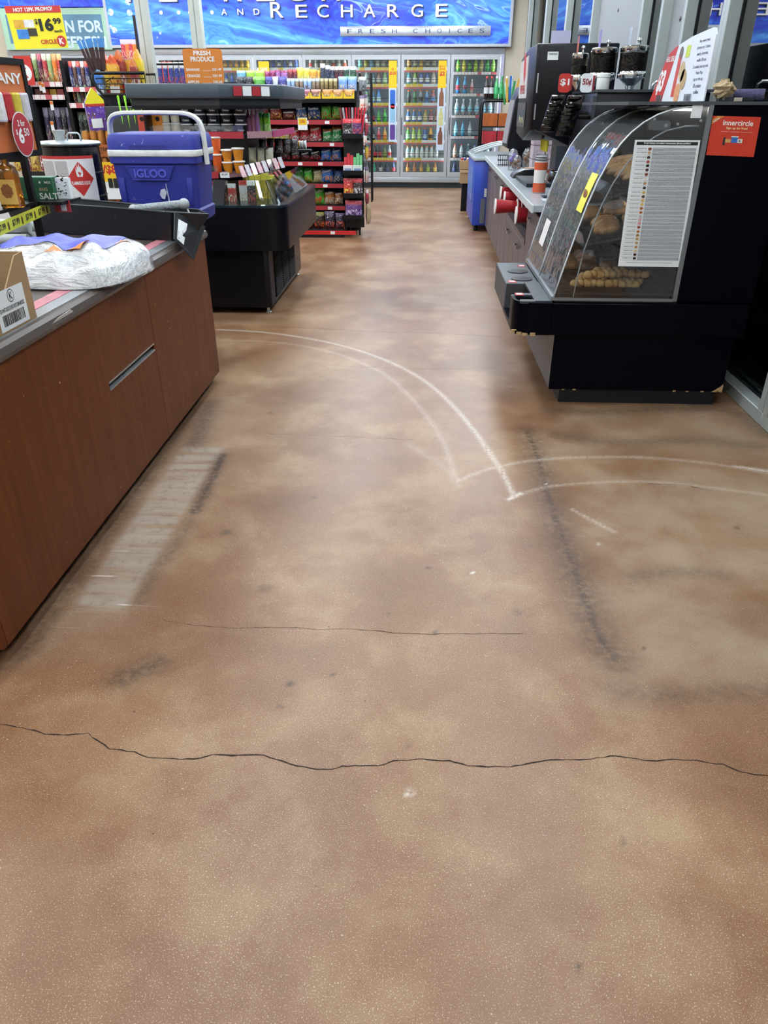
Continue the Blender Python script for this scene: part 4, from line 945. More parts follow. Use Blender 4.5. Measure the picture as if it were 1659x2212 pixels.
sh_ = MB().box(a.x-.05, b.x+.04, 7.2, 7.32, a.z-.016, a.z-.002).box(a.x-.05, -1.42, 7.28, 7.32, a.z-.10, a.z-.016).build('end_shelf', shm, isl)
# ================================================================== SNACK GONDOLA
GY = 9.85; GX0, GX1 = -3.7, -.80
gd = thing('snack_gondola', 'black snack shelving unit with red ticket strips full of chip bags', 'shelving', (-2.3, 10.0, 0))
MB().box(GX0, GX1, 10.32, 10.36, .0, 1.62).build('back_panel', shm, gd)
MB().box(GX0, -.965, 9.62, 10.32, 0, .085).build('base_deck', shm, gd)
MB().box(GX1-.02, GX1, 9.9, 10.32, .085, 1.60).build('upright', blackm, gd)
MB().box(GX0, GX0+.02, 9.9, 10.32, .085, 1.60).build('upright', blackm, gd)
redb = M('bright_red_strip', '#cf2f2c', .4)
SZ = [.085, .345, .602, .85, 1.062, 1.30]
for k, z in enumerate(SZ):
    yf = 9.66 if k == 0 else GY
    if k: s_ = MB().box(GX0+.02, GX1-.02, GY, 10.32, z-.02, z).build('shelf', shm, gd)
    else: s_ = None
    MB().box(GX0+.02, GX1-.01, yf-.05 if k == 0 else yf-.008, yf-.04 if k == 0 else yf, z-.05, z-.002).build('ticket_strip', redb if k == 0 else redtick, s_ or gd)
    for j, x in enumerate((-3.2, -2.75, -2.3, -1.9, -1.55, -1.25)):
        xx = x+.05*((k*7+j*3) % 4)
        panel((xx, (yf-.051 if k == 0 else yf-.009), z-.026), .055, .034, t=.001).build('price_tag', paper, s_ or gd)
MB().box(GX0, -.79, 9.80, 10.32, 1.478, 1.515).build('top_shelf', blackm, gd)
MB().box(GX0, -.795, 9.98, 10.32, 1.515, 1.60).box(GX0, -.795, 10.14, 10.32, 1.60, 1.70).build('riser', shm, gd)
def Z1(x, y): return 560+x/6.91, 100+y/6.91
def Z2(x, y): return 600+x/7.9, 310+y/7.9
Mb = dict(
 dred=print_mat('bag_red', '#8e2a26', '#5a1f22', '#d8a04a'), dmar=print_mat('bag_maroon', '#6a2226', '#4a1a20', '#b8702a'), dblue=print_mat('bag_blue', '#2a5590', '#1c355e', '#d8b878'),
 dnavy=print_mat('bag_navy', '#1f3f78', '#182c50', '#d8b060'), takis=print_mat('bag_lime', '#5fb03a', '#2a5a30', '#b83a2a'), cred=print_mat('bag_cheese_red', '#c9282e', '#b85a2a', '#f0e8d8'),
 cgreen=print_mat('bag_green', '#2fa04e', '#b86a2a', '#eae0c8'), cyel=print_mat('bag_yellow_red', '#c8a82e', '#9a3a2a', '#e8e0d0'), cblk=print_mat('bag_black_red', '#242026', '#1c1a20', '#d03a34'),
 cblue=print_mat('bag_bright_blue', '#2f74c8', '#3a5a9a', '#e08a4a'), lay=print_mat('bag_tan', '#b8a878', '#6a6a3a', '#e0d098'), limon=print_mat('bag_bright_green', '#46c23c', '#2f9a34', '#d85a2a'),
 ruf=print_mat('bag_ridged', '#c07a3a', '#2b3a68', '#e8e0d0'), flam=print_mat('bag_flame', '#2a1e24', '#5a5a28', '#e0522a', '#f0c83a'), flam2=print_mat('bag_flame_violet', '#2e2638', '#3a2e4a', '#d8562e', '#e8e0ea'))
def row(items, conv, y, shelf, grp, zfix=None, cat='snack bag', depth=.09, lean=.08):
    for i, it in enumerate(items):
        x0, x1, yb, yt, mk, desc = it[:6]; word = it[6] if len(it) > 6 else None
        a0, b0 = conv(x0, yb); a1, b1 = conv(x1, yt)
        o = bag(a0, a1, b0, b1, y, Mb[mk] if isinstance(mk, str) else mk, '%s, %s from the left on the %s' % (desc, ORD[i], shelf), grp, cat, word=word, wtilt=-.05 if word == 'Doritos' else -.25 if word else 0, depth=depth, lean=lean)
        if zfix is not None: o.location.z = zfix+.002
    return
tc = 'tortilla chip bag'; cc_ = 'cheese puff bag'
r5 = [(-170, 0, 1105, 880, 'dmar', 'dark red '+tc, 'Doritos'), (0, 160, 1105, 880, 'dred', 'red '+tc, 'Doritos'), (165, 345, 1105, 880, 'dred', 'bright red '+tc, 'Doritos'), (352, 545, 1105, 960, 'dmar', 'maroon slumped '+tc, 'Doritos'), (548, 718, 1105, 880, 'dblue', 'blue '+tc, 'Doritos'), (725, 918, 1105, 885, 'dnavy', 'navy '+tc, 'Doritos'), (925, 1083, 1105, 860, 'takis', 'green rolled chip bag'), (1086, 1243, 1105, 860, 'takis', 'green rolled chip bag at the end')]
row(r5, Z1, 10.02, 'sixth shelf up', 'chip bags on the sixth shelf', 1.30)
r4 = [(-100, 20, 1450, 1220, 'cyel', 'yellow '+cc_, 'Cheetos'), (30, 160, 1450, 1220, 'cyel', 'yellow brown '+cc_, 'Cheetos'), (165, 300, 1450, 1215, 'cyel', 'brown yellow '+cc_, 'Cheetos'), (308, 455, 1450, 1215, 'cyel', 'red yellow '+cc_, 'Cheetos'), (460, 610, 1440, 1235, 'cred', 'red '+cc_, 'Cheetos'), (612, 755, 1440, 1250, 'cred', 'second red '+cc_), (758, 930, 1440, 1190, 'cred', 'large red '+cc_, 'Cheetos'), (950, 1090, 1440, 1250, 'cgreen', 'green '+cc_, 'Cheetos'), (1095, 1245, 1440, 1210, 'cgreen', 'tall green '+cc_, 'Cheetos')]
row(r4, Z1, 10.02, 'fifth shelf up', 'chip bags on the fifth shelf', 1.062)
r3 = [(-110, 60, 305, 120, 'cblk', 'black '+cc_), (70, 220, 305, 120, 'cblk', 'black and white '+cc_), (235, 395, 305, 140, 'cblk', 'black and red '+cc_, 'Cheetos'), (400, 560, 305, 140, 'cblk', 'black red '+cc_, 'Cheetos'), (560, 735, 305, 120, 'cblk', 'dark red '+cc_, 'Cheetos'), (742, 925, 305, 85, 'cblue', 'blue '+cc_, 'Cheetos'), (928, 1092, 305, 80, 'cblue', 'blue orange '+cc_, 'Cheetos')]
row(r3, Z2, 10.02, 'fourth shelf up', 'chip bags on the fourth shelf', .85)
r2 = [(300, 450, 685, 440, 'limon', 'green chip bag', 'Lays'), (455, 600, 685, 440, 'limon', 'second green chip bag', 'Lays'), (612, 765, 685, 440, 'lay', 'tan chip bag', 'Lays'), (745, 950, 680, 420, 'cblue', 'blue orange chip bag', 'Cheetos'), (960, 1120, 685, 440, 'dblue', 'dark blue chip bag')]
row(r2, Z2, 10.02, 'third shelf up', 'chip bags on the third shelf', .602)
r1 = [(420, 610, 1065, 770, 'limon', 'green chip bag', 'Lays'), (622, 805, 1065, 765, 'limon', 'bright green chip bag', 'Ruffles'), (805, 972, 1065, 800, 'ruf', 'orange blue ridged chip bag', 'Ruffles'), (978, 1115, 1065, 820, 'ruf', 'ridged chip bag at the end', 'Ruffles')]
row(r1, Z2, 10.02, 'second shelf up', 'chip bags on the second shelf', .345)
r0 = [(300, 440, 1480, 1230, 'flam', 'flame print chip bag'), (455, 610, 1480, 1280, 'flam', 'orange black flame chip bag'), (622, 805, 1480, 1210, 'flam', 'lime topped flame chip bag'), (810, 975, 1480, 1200, 'flam2', 'violet flame chip bag'), (985, 1145, 1480, 1215, 'flam2', 'dark violet flame chip bag')]
row(r0, Z2, 9.80, 'bottom deck', 'chip bags on the bottom deck', .085)
# top of the gondola, three tiers
def P3(nm, b, t_, f_): return print_mat('pack_'+nm, b, t_, f_)
t1 = [(300, 440, 800, 660, P3('redyel', '#c83a34', '#8a2a28', '#f0c83a'), 'red and yellow snack carton')]
for x0, x1, m, d in ((190, 300, P3('redbox', '#a83a3a', '#c88a7a', '#f0d0a0'), 'red snack box'), (305, 435, P3('redyel', '#c83a34', '#6aa06a', '#f0c83a'), 'red and yellow candy bag'), (445, 600, P3('plumchoc', '#5a3a5e', '#a86a7a', '#d8b088'), 'plum chocolate bag'), (615, 765, P3('rosechoc', '#8a4a5a', '#a8707a', '#e8d8c8'), 'rose chocolate bag'), (775, 925, P3('brownchoc', '#8a5a4a', '#b07a6a', '#e8dcc8'), 'brown chocolate bag'), (945, 1095, P3('ochre', '#c08a3a', '#b8743a', '#e8d0a0'), 'ochre cookie bag'), (1100, 1255, P3('tancook', '#b8824a', '#a06a3a', '#e8d0a8'), 'tan cookie bag'), (1265, 1425, P3('ochre', '#c08a3a', '#b8743a', '#e8d0a0'), 'ochre cookie bag at the end')):
    a0, b0 = Z1(x0, 800); a1, b1 = Z1(x1, 650)
    o = bag(a0, a1, b0, b1, 9.92, m, '%s on the front tier of the top snack shelf' % d, 'snack bags on the front top tier'); o.location.z = 1.518
    if x0 > 440:
        wv = at(a1, b0, 9.92).x-at(a0, b0, 9.92).x
        tr_ = MB().prism([(-wv/2, -.002), (wv/2, -.002), (wv/2, .075), (wv*.3, .02), (-wv*.3, .02), (-wv/2, .075)], 'y', -.0665, -.0655).build('tray_front', goldp, o, local=True); tr_.location = (0, 0, 0)
for i in range(8):
    x0 = 415+62*i if i < 8 else 0
    m = P3('paleblue', '#8aa8c8', '#b8d0e0', '#6a4a3a') if i % 4 < 2 else P3('greybrown', '#8a7a68', '#a8b8c0', '#5a4030')
    a0, b0 = Z1(x0, 640); a1, b1 = Z1(x0+58, 450); o = bag(a0, a1, b0, b1, 10.06, m, 'narrow blue and brown wafer pack, %s on the middle top tier' % ORD[i], 'wafer packs on the middle top tier', depth=.05); o.location.z = 1.603
for i, (x0, x1) in enumerate(((912, 970), (972, 1035), (1040, 1105), (1108, 1168))):
    a0, b0 = Z1(x0, 640); a1, b1 = Z1(x1, 450); o = bag(a0, a1, b0, b1, 10.06, P3('khaki', '#8a7a4a', '#b0a878', '#4a3a28'), 'narrow khaki wafer pack, %s on the middle top tier' % ORD[i], 'khaki wafer packs', depth=.05); o.location.z = 1.603
for i, (x0, x1, m, d) in enumerate(((-75, 95, P3('grass', '#4a9a34', '#7ac84a', '#8a6a4a'), 'green dried fruit pouch'), (100, 200, P3('indigo', '#3a3a86', '#4a4aa0', '#c89a7a'), 'indigo nut pouch'), (205, 290, P3('silverp', '#c0c8d4', '#dfe6ee', '#8a92a8'), 'silver nut pouch'), (295, 415, P3('indigo', '#3a3a86', '#4a4aa0', '#c89a7a'), 'indigo nut pouch beside the silver one'), (1180, 1318, P3('skyblue', '#6f98d8', '#8ab0e8', '#e0c8a8'), 'sky blue cookie pouch'), (1322, 1455, P3('skyblue', '#6f98d8', '#8ab0e8', '#e0c8a8'), 'sky blue cookie pouch at the end'), (-330, -210, P3('blackp', '#22242c', '#3a3c44', '#b84a4a'), 'black nut pouch'), (-205, -85, P3('blackp', '#22242c', '#3a3c44', '#b84a4a'), 'black nut pouch next to the green one'))):
    a0, b0 = Z1(x0, 640); a1, b1 = Z1(x1, 420); o = bag(a0, a1, b0, b1, 10.07, m, d+' on the middle top tier', 'pouches on the middle top tier', depth=.06); o.location.z = 1.603
for i, (x0, x1, yt, m, d) in enumerate(((-330, -200, 240, P3('aqua', '#6fa8c8', '#9ac8dc', '#e0e8ec'), 'pale blue nut pouch'), (-190, -60, 240, P3('limep', '#9ac83a', '#b8d86a', '#e8e8a8'), 'lime nut pouch'), (-55, 75, 250, P3('limep', '#9ac83a', '#b8d86a', '#e8e8a8'), 'lime nut pouch by the maroon ones'), (80, 160, 265, P3('berry', '#8a2a5a', '#9a3a6a', '#e8c8d8'), 'berry nut pouch'), (162, 242, 250, P3('berry', '#8a2a5a', '#9a3a6a', '#e8c8d8'), 'second berry nut pouch'), (245, 320, 225, P3('mauve', '#a86aa8', '#8a3a6a', '#e8d0e8'), 'mauve nut pouch'), (322, 425, 240, P3('mauve', '#a86aa8', '#a04a80', '#e8d0e8'), 'pale mauve nut pouch'), (432, 500, 225, P3('wine', '#7a2a34', '#a03a44', '#5a6a80'), 'wine red nut pouch'), (502, 570, 235, P3('wine', '#7a2a34', '#a03a44', '#5a6a80'), 'second wine red nut pouch'),
        (565, 655, 205, P3('lemon', '#e0c83a', '#e8d86a', '#f0e8b8'), 'lemon yellow snack pouch'), (660, 750, 215, P3('lemon', '#e0c83a', '#e8d86a', '#f0e8b8'), 'second lemon yellow snack pouch'), (752, 860, 235, P3('amberp', '#d8982e', '#e0a83a', '#f0d8a8'), 'amber snack pouch'), (862, 915, 240, P3('amberp', '#d8982e', '#e0a83a', '#f0d8a8'), 'slim amber snack pouch'), (915, 985, 140, P3('whitenavy', '#2a3450', '#e8e4dc', '#5a6480', ), 'white topped navy nut bag, tallest'), (990, 1060, 180, P3('whitenavy', '#2a3450', '#e8e4dc', '#5a6480'), 'white topped navy nut bag'), (1065, 1125, 190, P3('whitenavy', '#2a3450', '#e8e4dc', '#5a6480'), 'white topped navy nut bag, third'), (1130, 1190, 180, P3('whitered', '#3a2028', '#e0c8c4', '#a83a44'), 'red topped nut bag'), (1195, 1255, 190, P3('whitered', '#3a2028', '#e0c8c4', '#a83a44'), 'second red topped nut bag'), (1258, 1345, 190, P3('whitegreen', '#2a4a3c', '#c8e0c8', '#3a9a5a'), 'green topped nut bag'), (1350, 1450, 185, P3('whitegreen', '#2a4a3c', '#c8e0c8', '#3a9a5a'), 'green topped nut bag at the end'))):
    a0, b0 = Z1(x0, 440); a1, b1 = Z1(x1, yt); o = bag(a0, a1, b0, b1+3, 10.22, m, d+' on the rear top tier', 'pouches on the rear top tier', depth=.05, lean=.03); o.location.z = 1.702
# price flag
fl_ = MB().box(-.0, .115, 0, .002, 0, .13).build('price_flag', paper); p_ = at(643, 281, 9.8); fl_.location = p_; fl_.location.y = 9.836; tag(fl_, 'white and yellow promotion flag clipped to the sixth snack shelf', 'price flag'); ORG[fl_.name] = fl_.location.copy()
MB().box(.008, .107, -.001, 0, .055, .122).build('yellow_field', goldp, fl_, local=True); lettering('2/$6', (.058, -.0015, .09), .06, .035, redp, fl_, local=True)
# ================================================================== WING RACK at the gondola end
wg = thing('wing_rack', 'narrow black wing rack of jerky and candy at the end of the snack shelves', 'display rack', (-.85, 9.72, 0))
WX0, WX1 = -.955, -.715
MB().box(WX0, WX1, 9.80, 9.82, .10, 1.36).build('back_panel', shm, wg)
MB().box(WX0+.05, WX0+.07, 9.82, 9.84, 0, 1.4).build('leg', blackm, wg); MB().box(WX1-.07, WX1-.05, 9.82, 9.84, 0, 1.4).build('leg', blackm, wg)
def wtray(pyb, hgt):
    z = at(760, pyb, 9.62).z
    return z, MB().box(WX0, WX1, 9.60, 9.80, z, z+.012).box(WX0, WX1, 9.595, 9.605, z, z+hgt).box(WX0, WX0+.006, 9.6, 9.8, z, z+hgt).box(WX1-.006, WX1, 9.6, 9.8, z, z+hgt).build('tray', blackm, wg)
zt1, _ = wtray(299, .05); zt2, _ = wtray(378, .05); zt3, _ = wtray(427, .05); zt4, _ = wtray(474, .05)
jb = [print_mat('jerky_black', '#2a2628', '#c0303a', '#c8c8cc'), print_mat('jerky_plum', '#5a3060', '#c0303a', '#d04a4a')]
for k in range(2):
    o = newobj('jerky_bag', bag_mesh(.11, .19, .04, jb[k]), (WX0+.065+.115*k, 9.64, zt1+.014)); tag(o, ('black jerky bag with red top on the upper wing tray', 'plum jerky bag with red top on the upper wing tray')[k], 'jerky bag', 'jerky bags on the wing rack')
for k in range(9):
    o = MB().box(-.011, .011, -.004, .004, 0, .30).build('meat_stick', [M('stick_maroon', '#7a2a38', .3, var=.4, scale=30), M('stick_silver', '#b8a8b0', .3, var=.4, scale=30), M('stick_red', '#c8283a', .3, var=.3, scale=30)][k % 3 if k < 6 else 2]); o.location = (WX0+.02+.025*k, 9.74, zt1+.02); o.rotation_euler = (0, (k-4)*.04, 0)
    tag(o, 'thin %s meat stick, %s from the left on the wing rack' % (('maroon', 'silver', 'red')[k % 3 if k < 6 else 2], ORD[k]), 'meat stick', 'meat sticks standing on the wing rack')
for k in range(6):
    m = M('gum_red', '#d8404a', .4, var=.5, scale=40) if k < 3 else M('gum_green', '#7ac88a', .4, var=.5, scale=40)
    o = carton(WX0+.012+.037*k, WX0+.046+.037*k, 9.70, 9.73, zt2+.013, zt2+.19+.02*((k*2) % 3), m, '%s candy stick pack, %s on the second wing tray' % ('red and white' if k < 3 else 'green and white', ORD[k]), 'candy pack', 'candy stick packs')
for k in range(2):
    o = carton(WX0+.008+.115*k, WX0+.118+.115*k, 9.61, 9.65, zt2+.013, zt2+.105, M('candy_box_%d' % k, ('#e8e2e4', '#d4e6dc')[k], .5, var=.05), ('white candy box with red corners on the second wing tray', 'pale green candy box on the second wing tray')[k], 'candy box', 'candy boxes on the wing rack')
    MB().box(-.04, .04, -.0215, -.0205, .02, .06).build('printed_panel', M('lilac_print', '#8a9ac8', .5, var=.3, scale=60), o, local=True); MB().box(-.05, .05, -.0215, -.0205, .0, .015).build('red_band', redp if k == 0 else M('green_band', '#5aa87a', .5), o, local=True)
for k in range(2):
    o = newobj('candy_bag', bag_mesh(.115, .20, .06, (print_mat('red_yellow_candy', '#b83a2e', '#a82a30', '#f0c84a'), print_mat('red_black_candy', '#3a2a2c', '#b83a44', '#d8d8d8'))[k]), (WX0+.06+.115*k, 9.66, zt3+.014)); tag(o, ('red and yellow candy bag on the third wing tray', 'red and black candy bag on the third wing tray')[k], 'candy bag', 'candy bags on the wing rack')
o = newobj('candy_bag', bag_mesh(.215, .20, .07, print_mat('plum_candy', '#5e3a78', '#a83a44', '#c8b8d8')), (WX0+.12, 9.66, zt4+.014)); tag(o, 'large plum purple candy bag on the lowest wing tray', 'candy bag')
o = newobj('nut_bag', bag_mesh(.10, .24, .06, M('clear_nut_bag', '#b8a888', .3, var=.4, scale=30)), (WX1+.05, 9.85, zt4-.08), (0, 0, 1.2)); tag(o, 'clear bag of nuts hanging off the side of the wing rack', 'nut bag')
for k in range(5):
    zk = .35+.26*k; o = newobj('candy_bag', bag_mesh(.10, .18, .04, [print_mat('side_red', '#a83040', '#d8c8c8', '#3a2a3a'), print_mat('side_mix', '#c8c0b8', '#5a4a6a', '#c84a3a'), print_mat('side_yel', '#e0b83a', '#3a3a44', '#c8402e')][k % 3]), (WX1+.03, 9.92, zk), (0, 0, 1.35)); tag(o, 'hanging candy bag on the side of the wing rack, %s from the floor' % ORD[k], 'candy bag', 'candy bags hanging beside the wing rack')
    MB().tube([(WX1, 9.82, zk+.185), (WX1+.03, 9.92, zk+.185)], .003, 5).build('hook', blackm, wg)
# tall wire rack beyond
tw = thing('wire_rack', 'tall narrow black wire rack standing behind the snack shelves', 'display rack', (-.95, 13.5, 0))
a = at(776, 160, 13.5); b = at(801, 160, 13.5)
for x in (a.x, b.x):
    for y in (13.5, 13.75): MB().box(x-.012, x+.012, y-.012, y+.012, 0, 1.9).build('post', blackm, tw)
for k in range(22): MB().tube([(a.x, 13.49, .15+.08*k), (b.x, 13.49, .15+.08*k)], .005, 5).build('wire', blackm, tw)
for k in range(6):
    o = newobj('novelty_bag', bag_mesh(.12, .2, .04, [print_mat('side_mix', '#c8c0b8'), print_mat('nov_grey', '#6a6e76', '#b8bcc4', '#3a4048')][k % 2]), (a.x+.06, 13.44, .35+.26*k)); tag(o, 'small novelty pack on the tall wire rack, %s from the bottom' % ORD[k], 'novelty pack', 'novelty packs on the wire rack')
# ================================================================== BACK WALL: COOLER BANK
ck = thing('glass_door_cooler', 'wall of lit glass door drink coolers across the back of the shop', 'drinks cooler', ((DX0+DXL)/2, YB, 0))
frm = M('cooler_frame_alu', '#bcc1c8', .33, metal=.4)
lit = M('cooler_lining', '#5d656c', .5)
MB().box(DXL-.06, DX0+.06, YB-.04, YB+.02, 2.285, 2.39).build('header', frm, ck, bevel=.008)
MB().box(DXL-.06, DX0+.06, YB-.05, YB+.02, .10, .20).build('sill', frm, ck, bevel=.008)
MB().box(DXL-.06, DX0+.06, YB-.02, YB+.02, 0, .10).build('kick_plate', M('teal_black_kick', '#1b262b', .4), ck)
MB().box(DX0+.0, DX0+.06, YB-.05, YB+.02, .2, 2.285).build('jamb', M('lilac_lit_jamb', '#b9b8d8', .4), ck)
MB().box(DXL-.06, DXL, YB-.05, YB+.02, .2, 2.285).build('jamb', frm, ck)
MB().box(DXL, DX0, 16.95, 17.0, .1, 2.4).build('rear_lining', lit, ck); MB().box(DXL, DX0, YB+.11, 16.95, 2.34, 2.38).build('top_lining', lit, ck); MB().box(DXL, DX0, YB+.02, 16.95, .12, .2).build('bottom_lining', lit, ck)
cglass = GLASS('cooler_door_glass', (.95, .98, .97), .03, .015)
def led():
    t = NT('cooler_led'); e = t.n('Emission'); e.inputs[0].default_value = (.9, .97, 1, 1); e.inputs[1].default_value = 24.0; t.l(e.outputs[0], t.o.inputs[0]); return t.m
ledm = led()
def strip_mat(name, base, tags, sc):
    t = NT(name); s = t.sep(t.obj()); f = t.math('FRACT', t.math('MULTIPLY', s[0], sc)); q = t.math('FLOOR', t.math('MULTIPLY', s[0], sc))
    wn = t.n('TexWhiteNoise', noise_dimensions='1D'); t.l(q, wn.inputs['W'])
    c = t.ramp(wn.outputs['Value'], [(0, tags[0]), (.38, tags[1]), (.75, tags[2])], 'CONSTANT')
    on = t.math('MULTIPLY', t.step(f, .04, .06), t.step(f, .96, .94))
    n = t.noise(t.mapv(t.obj(), scale=(160, 1, 90)), 1.0, 1); c = t.mix(t.math('MULTIPLY', t.step(n, .6, .62), .55), c, col('#a05a2a'))
    c = t.mix(on, col(base), c); t.l(c, t.b.inputs['Base Color']); t.b.inputs['Roughness'].default_value = .4; return t.m
tagy = strip_mat('yellow_white_tickets', '#e8e6e0', ('#f0cf52', '#f2f4f4', '#eef0ee'), 9.0)
tagr = strip_mat('red_white_tickets', '#c8505a', ('#f0e8e8', '#c8606a', '#f2ecec'), 16.0)
wire = M('wire_shelf', '#23272c', .4)
Z7 = [.24, .52, .835, 1.15, 1.475, 1.79, 2.06]; Z5 = [.24, .545, .93, 1.29, 1.655, 2.01]
water = GLASS('clear_water_bottle', (.88, .95, 1.0), .22, .05, fog=.25)
def bmat(c, v=.25): return M('drink_'+c.strip('#'), c, .12, var=v, scale=30, coat=.5)
BTL = {}
def bottle_proto(kind, r, h, bodyc, capc, bandc):
    k = (kind, r, h, bodyc, capc, bandc)
    if k in BTL: return BTL[k]
    mb = MB(); m0 = water if bodyc == 'water' else bmat(bodyc)
    nk = .36 if kind != 'sport' else .52
    prof = [(r*.86, 0), (r, .008), (r, h*.30), (r*.93, h*.36), (r, h*.42), (r, h*.56), (r*.86, h*.68), (r*nk, h*.84), (r*nk, h*.9)] if kind == 'sport' else [(r*.86, 0), (r, .008), (r, h*.52), (r*.92, h*.62), (r*nk, h*.85), (r*nk, h*.9)]
    b_ = MB().lathe(prof, (0, 0, 0), 10).build('bottle_body', m0, smooth=.8)
    c_ = MB().lathe([(r*nk*1.2, h*.895), (r*nk*1.25, h*.98), (r*nk*.9, h)], (0, 0, 0), 8).build('cap', M('cap_'+capc.strip('#'), capc, .4), smooth=.8)
    l_ = MB().lathe([(r*1.02, h*.22), (r*1.025, h*.5)], (0, 0, 0), 10).build('label_band', print_mat('band_'+bandc.strip('#'), bandc, None, None, '#f0f0ec', .35, fscale=9), smooth=.8)
    ms = (b_.data, c_.data, l_.data)
    for o in (b_, c_, l_): COL.objects.unlink(o); bpy.data.objects.remove(o)
    BTL[k] = ms; return ms
def put_bottle(x, y, z, spec, label, group):
    ms = bottle_proto(*spec); o = bpy.data.objects.new('drink_bottle', None); COL.objects.link(o); o.location = (x, y, z); o.empty_display_size = .02; tag(o, label, 'bottle', group)
    for nme, me_ in zip(('bottle_body', 'cap', 'label_band'), ms): newobj(nme, me_, (0, 0, 0), (0, 0, 0), o)
    return o
DN = ['rightmost cooler door', 'bottle poster cooler door', 'can poster cooler door', 'cooler door fourth from right', 'cooler door fifth from right', 'cooler door sixth from right', 'cooler door seventh from right', 'cooler door eighth from right', 'cooler door ninth from right', 'leftmost cooler door']
rr = random.Random(21)
S = lambda b, c='#e8823a', l='#d8dcdc': ('sport', .041, .235, b, c, l)
T_ = lambda b, c='#e8e8e8', l='#c8402e': ('soda', .037, .24, b, c, l)
W_ = ('soda', .042, .27, 'water', '#e8eef0', '#8ac4e8')
rows_k1 = [  # bottle poster door, from the floor up
 ('iced tea bottle', [T_('#8a4a22', '#e0502e', '#c8862e'), T_('#8a4a22', '#e0502e', '#b8762e'), T_('#a06a2a', '#e0502e', '#c8963e'), T_('#6a8a3a', '#e06a3a', '#a8b84a'), T_('#b06a2a', '#e0702e', '#d8b05a')]),
 ('pale orange capped sports bottle', [S('#b8e0e0'), S('#b8e0e0'), S('#d8e8ec'), S('#d8e8ec'), S('#c0ccd0'), S('#c0ccd0'), S('#b8c4c8')]),
 ('green or blue sports bottle', [S('#58a048', '#e8823a', '#a8d8b8'), S('#8ab83a', '#e8a03a', '#c8e0a0'), S('#8ab83a', '#e8823a', '#c8d8a0'), S('#2a56a8', '#e8823a', '#a8c0e0'), S('#e0a03a', '#e8a03a', '#3a2a20'), S('#3a9ac0', '#e8823a', '#a8d8e0')]),
 ('blue or amber sports bottle', [S('#2a5a9a'), S('#2a5a9a'), S('#2a5a9a'), S('#a08a4a', '#e8823a', '#c8b88a'), S('#7a3a44', '#e8823a', '#d8a8a8'), S('#7a3a44', '#e8823a', '#d8a8a8')]),
 ('dark sports drink bottle', [S('#2a4a44', '#e86a3a', '#2a2a2e'), S('#3a8a5a', '#e0503a', '#2a5a44'), S('#8a98a0', '#e8823a', '#20242a'), S('#6a9ac8', '#e8823a', '#3a5a9a'), S('#a85a6a', '#e8823a', '#5a8ac8')]),
 ('teal or blue sports bottle', [S('#3a8a9a'), S('#7a9a3a'), S('#3a5aa8'), S('#3a5aa8'), S('#b8b0a8', '#e8823a', '#d8d0c8')]),
 ('amber drink bottle', [T_('#8a5a3a', '#d86a3a', '#c89a5a'), T_('#6a6a5a', '#a8a8a0', '#b8b0a0'), T_('#b88a3a', '#e8a03a', '#d8b86a'), T_('#6a6258', '#a8a8a0', '#a8a090'), T_('#7a6a58', '#a8a8a0', '#b8b0a0')])]
rows_k2 = [
 ('dark soda bottle', [T_('#3a2020', '#d8383a', '#c8302e'), T_('#3a3034', '#8a8a90', '#5a5458'), T_('#2a8a6a', '#d8d8d8', '#3aa07a'), T_('#2a2628', '#8a8a90', '#b8b8b8'), T_('#2a3038', '#3a6ad8', '#2a3a6a'), T_('#3a4a78', '#3a6ad8', '#b83a4a')]),
 ('red capped cola bottle', [T_('#4a1c20', '#b83a3a', '#6a2228'), T_('#4a1c20', '#b83a3a', '#6a2228'), T_('#d8503a', '#e0483a', '#e0702e'), T_('#2a1c1c', '#e0483a', '#c8302e'), T_('#2a1c1c', '#e0483a', '#c8302e'), T_('#6a7a3a', '#8a9a4a', '#8a8a3a'), T_('#c8d0d8', '#e8e8e8', '#c8484a')]),
 ('orange or cola soda bottle', [T_('#e08a2a', '#3a5ad8', '#e0682a'), T_('#2a2224', '#e0e0e0', '#8aa098'), T_('#2a2224', '#a0a0a0', '#b8b8b0'), T_('#d86a7a', '#e8e8e8', '#c8404a'), T_('#d8a03a', '#e8e8e8', '#d87a2a')]),
 ('dark or green soda bottle', [T_('#8a8ad8', '#3a5ad8', '#4a4ab0'), T_('#241c20', '#3a4a8a', '#c8384a'), T_('#241c20', '#202024', '#b8384a'), T_('#2a8a3a', '#3a9a4a', '#6ac83a'), T_('#4ab84a', '#6ac84a', '#2a8a3a')]),
 ('blue capped juice bottle', [S('#c85a5a', '#4a6ad8', '#e8c0c0'), S('#6ab87a', '#4a6ad8', '#c0e0c8'), S('#6a9ad8', '#4a7ad8', '#c0d8f0'), S('#6a9ad8', '#4a7ad8', '#c0d8f0')]),
 ('flavoured water bottle', [S('#d8b87a', '#4a6ad8', '#e8e0c8'), S('#c0e0d0', '#c8e8d8', '#d8ece0'), S('#6a9ab0', '#e8823a', '#c0d8e0'), S('#8a6a58', '#e8a03a', '#c0c0b8'), S('#7aa86a', '#e8823a', '#c0d8b8')]),
 ('pale drink bottle', [T_('#5ac8c0', '#8ae0d8', '#7ad8d0'), T_('#a8a04a', '#8a8a4a', '#c8c86a'), T_('#6aa8d0', '#d8d8d8', '#8ac0e0'), T_('#a8b0a0', '#d84a6a', '#d8d8d0'), T_('#989088', '#a8a8a0', '#b8b0a8'), T_('#888078', '#a8a8a0', '#b8b0a8')])]
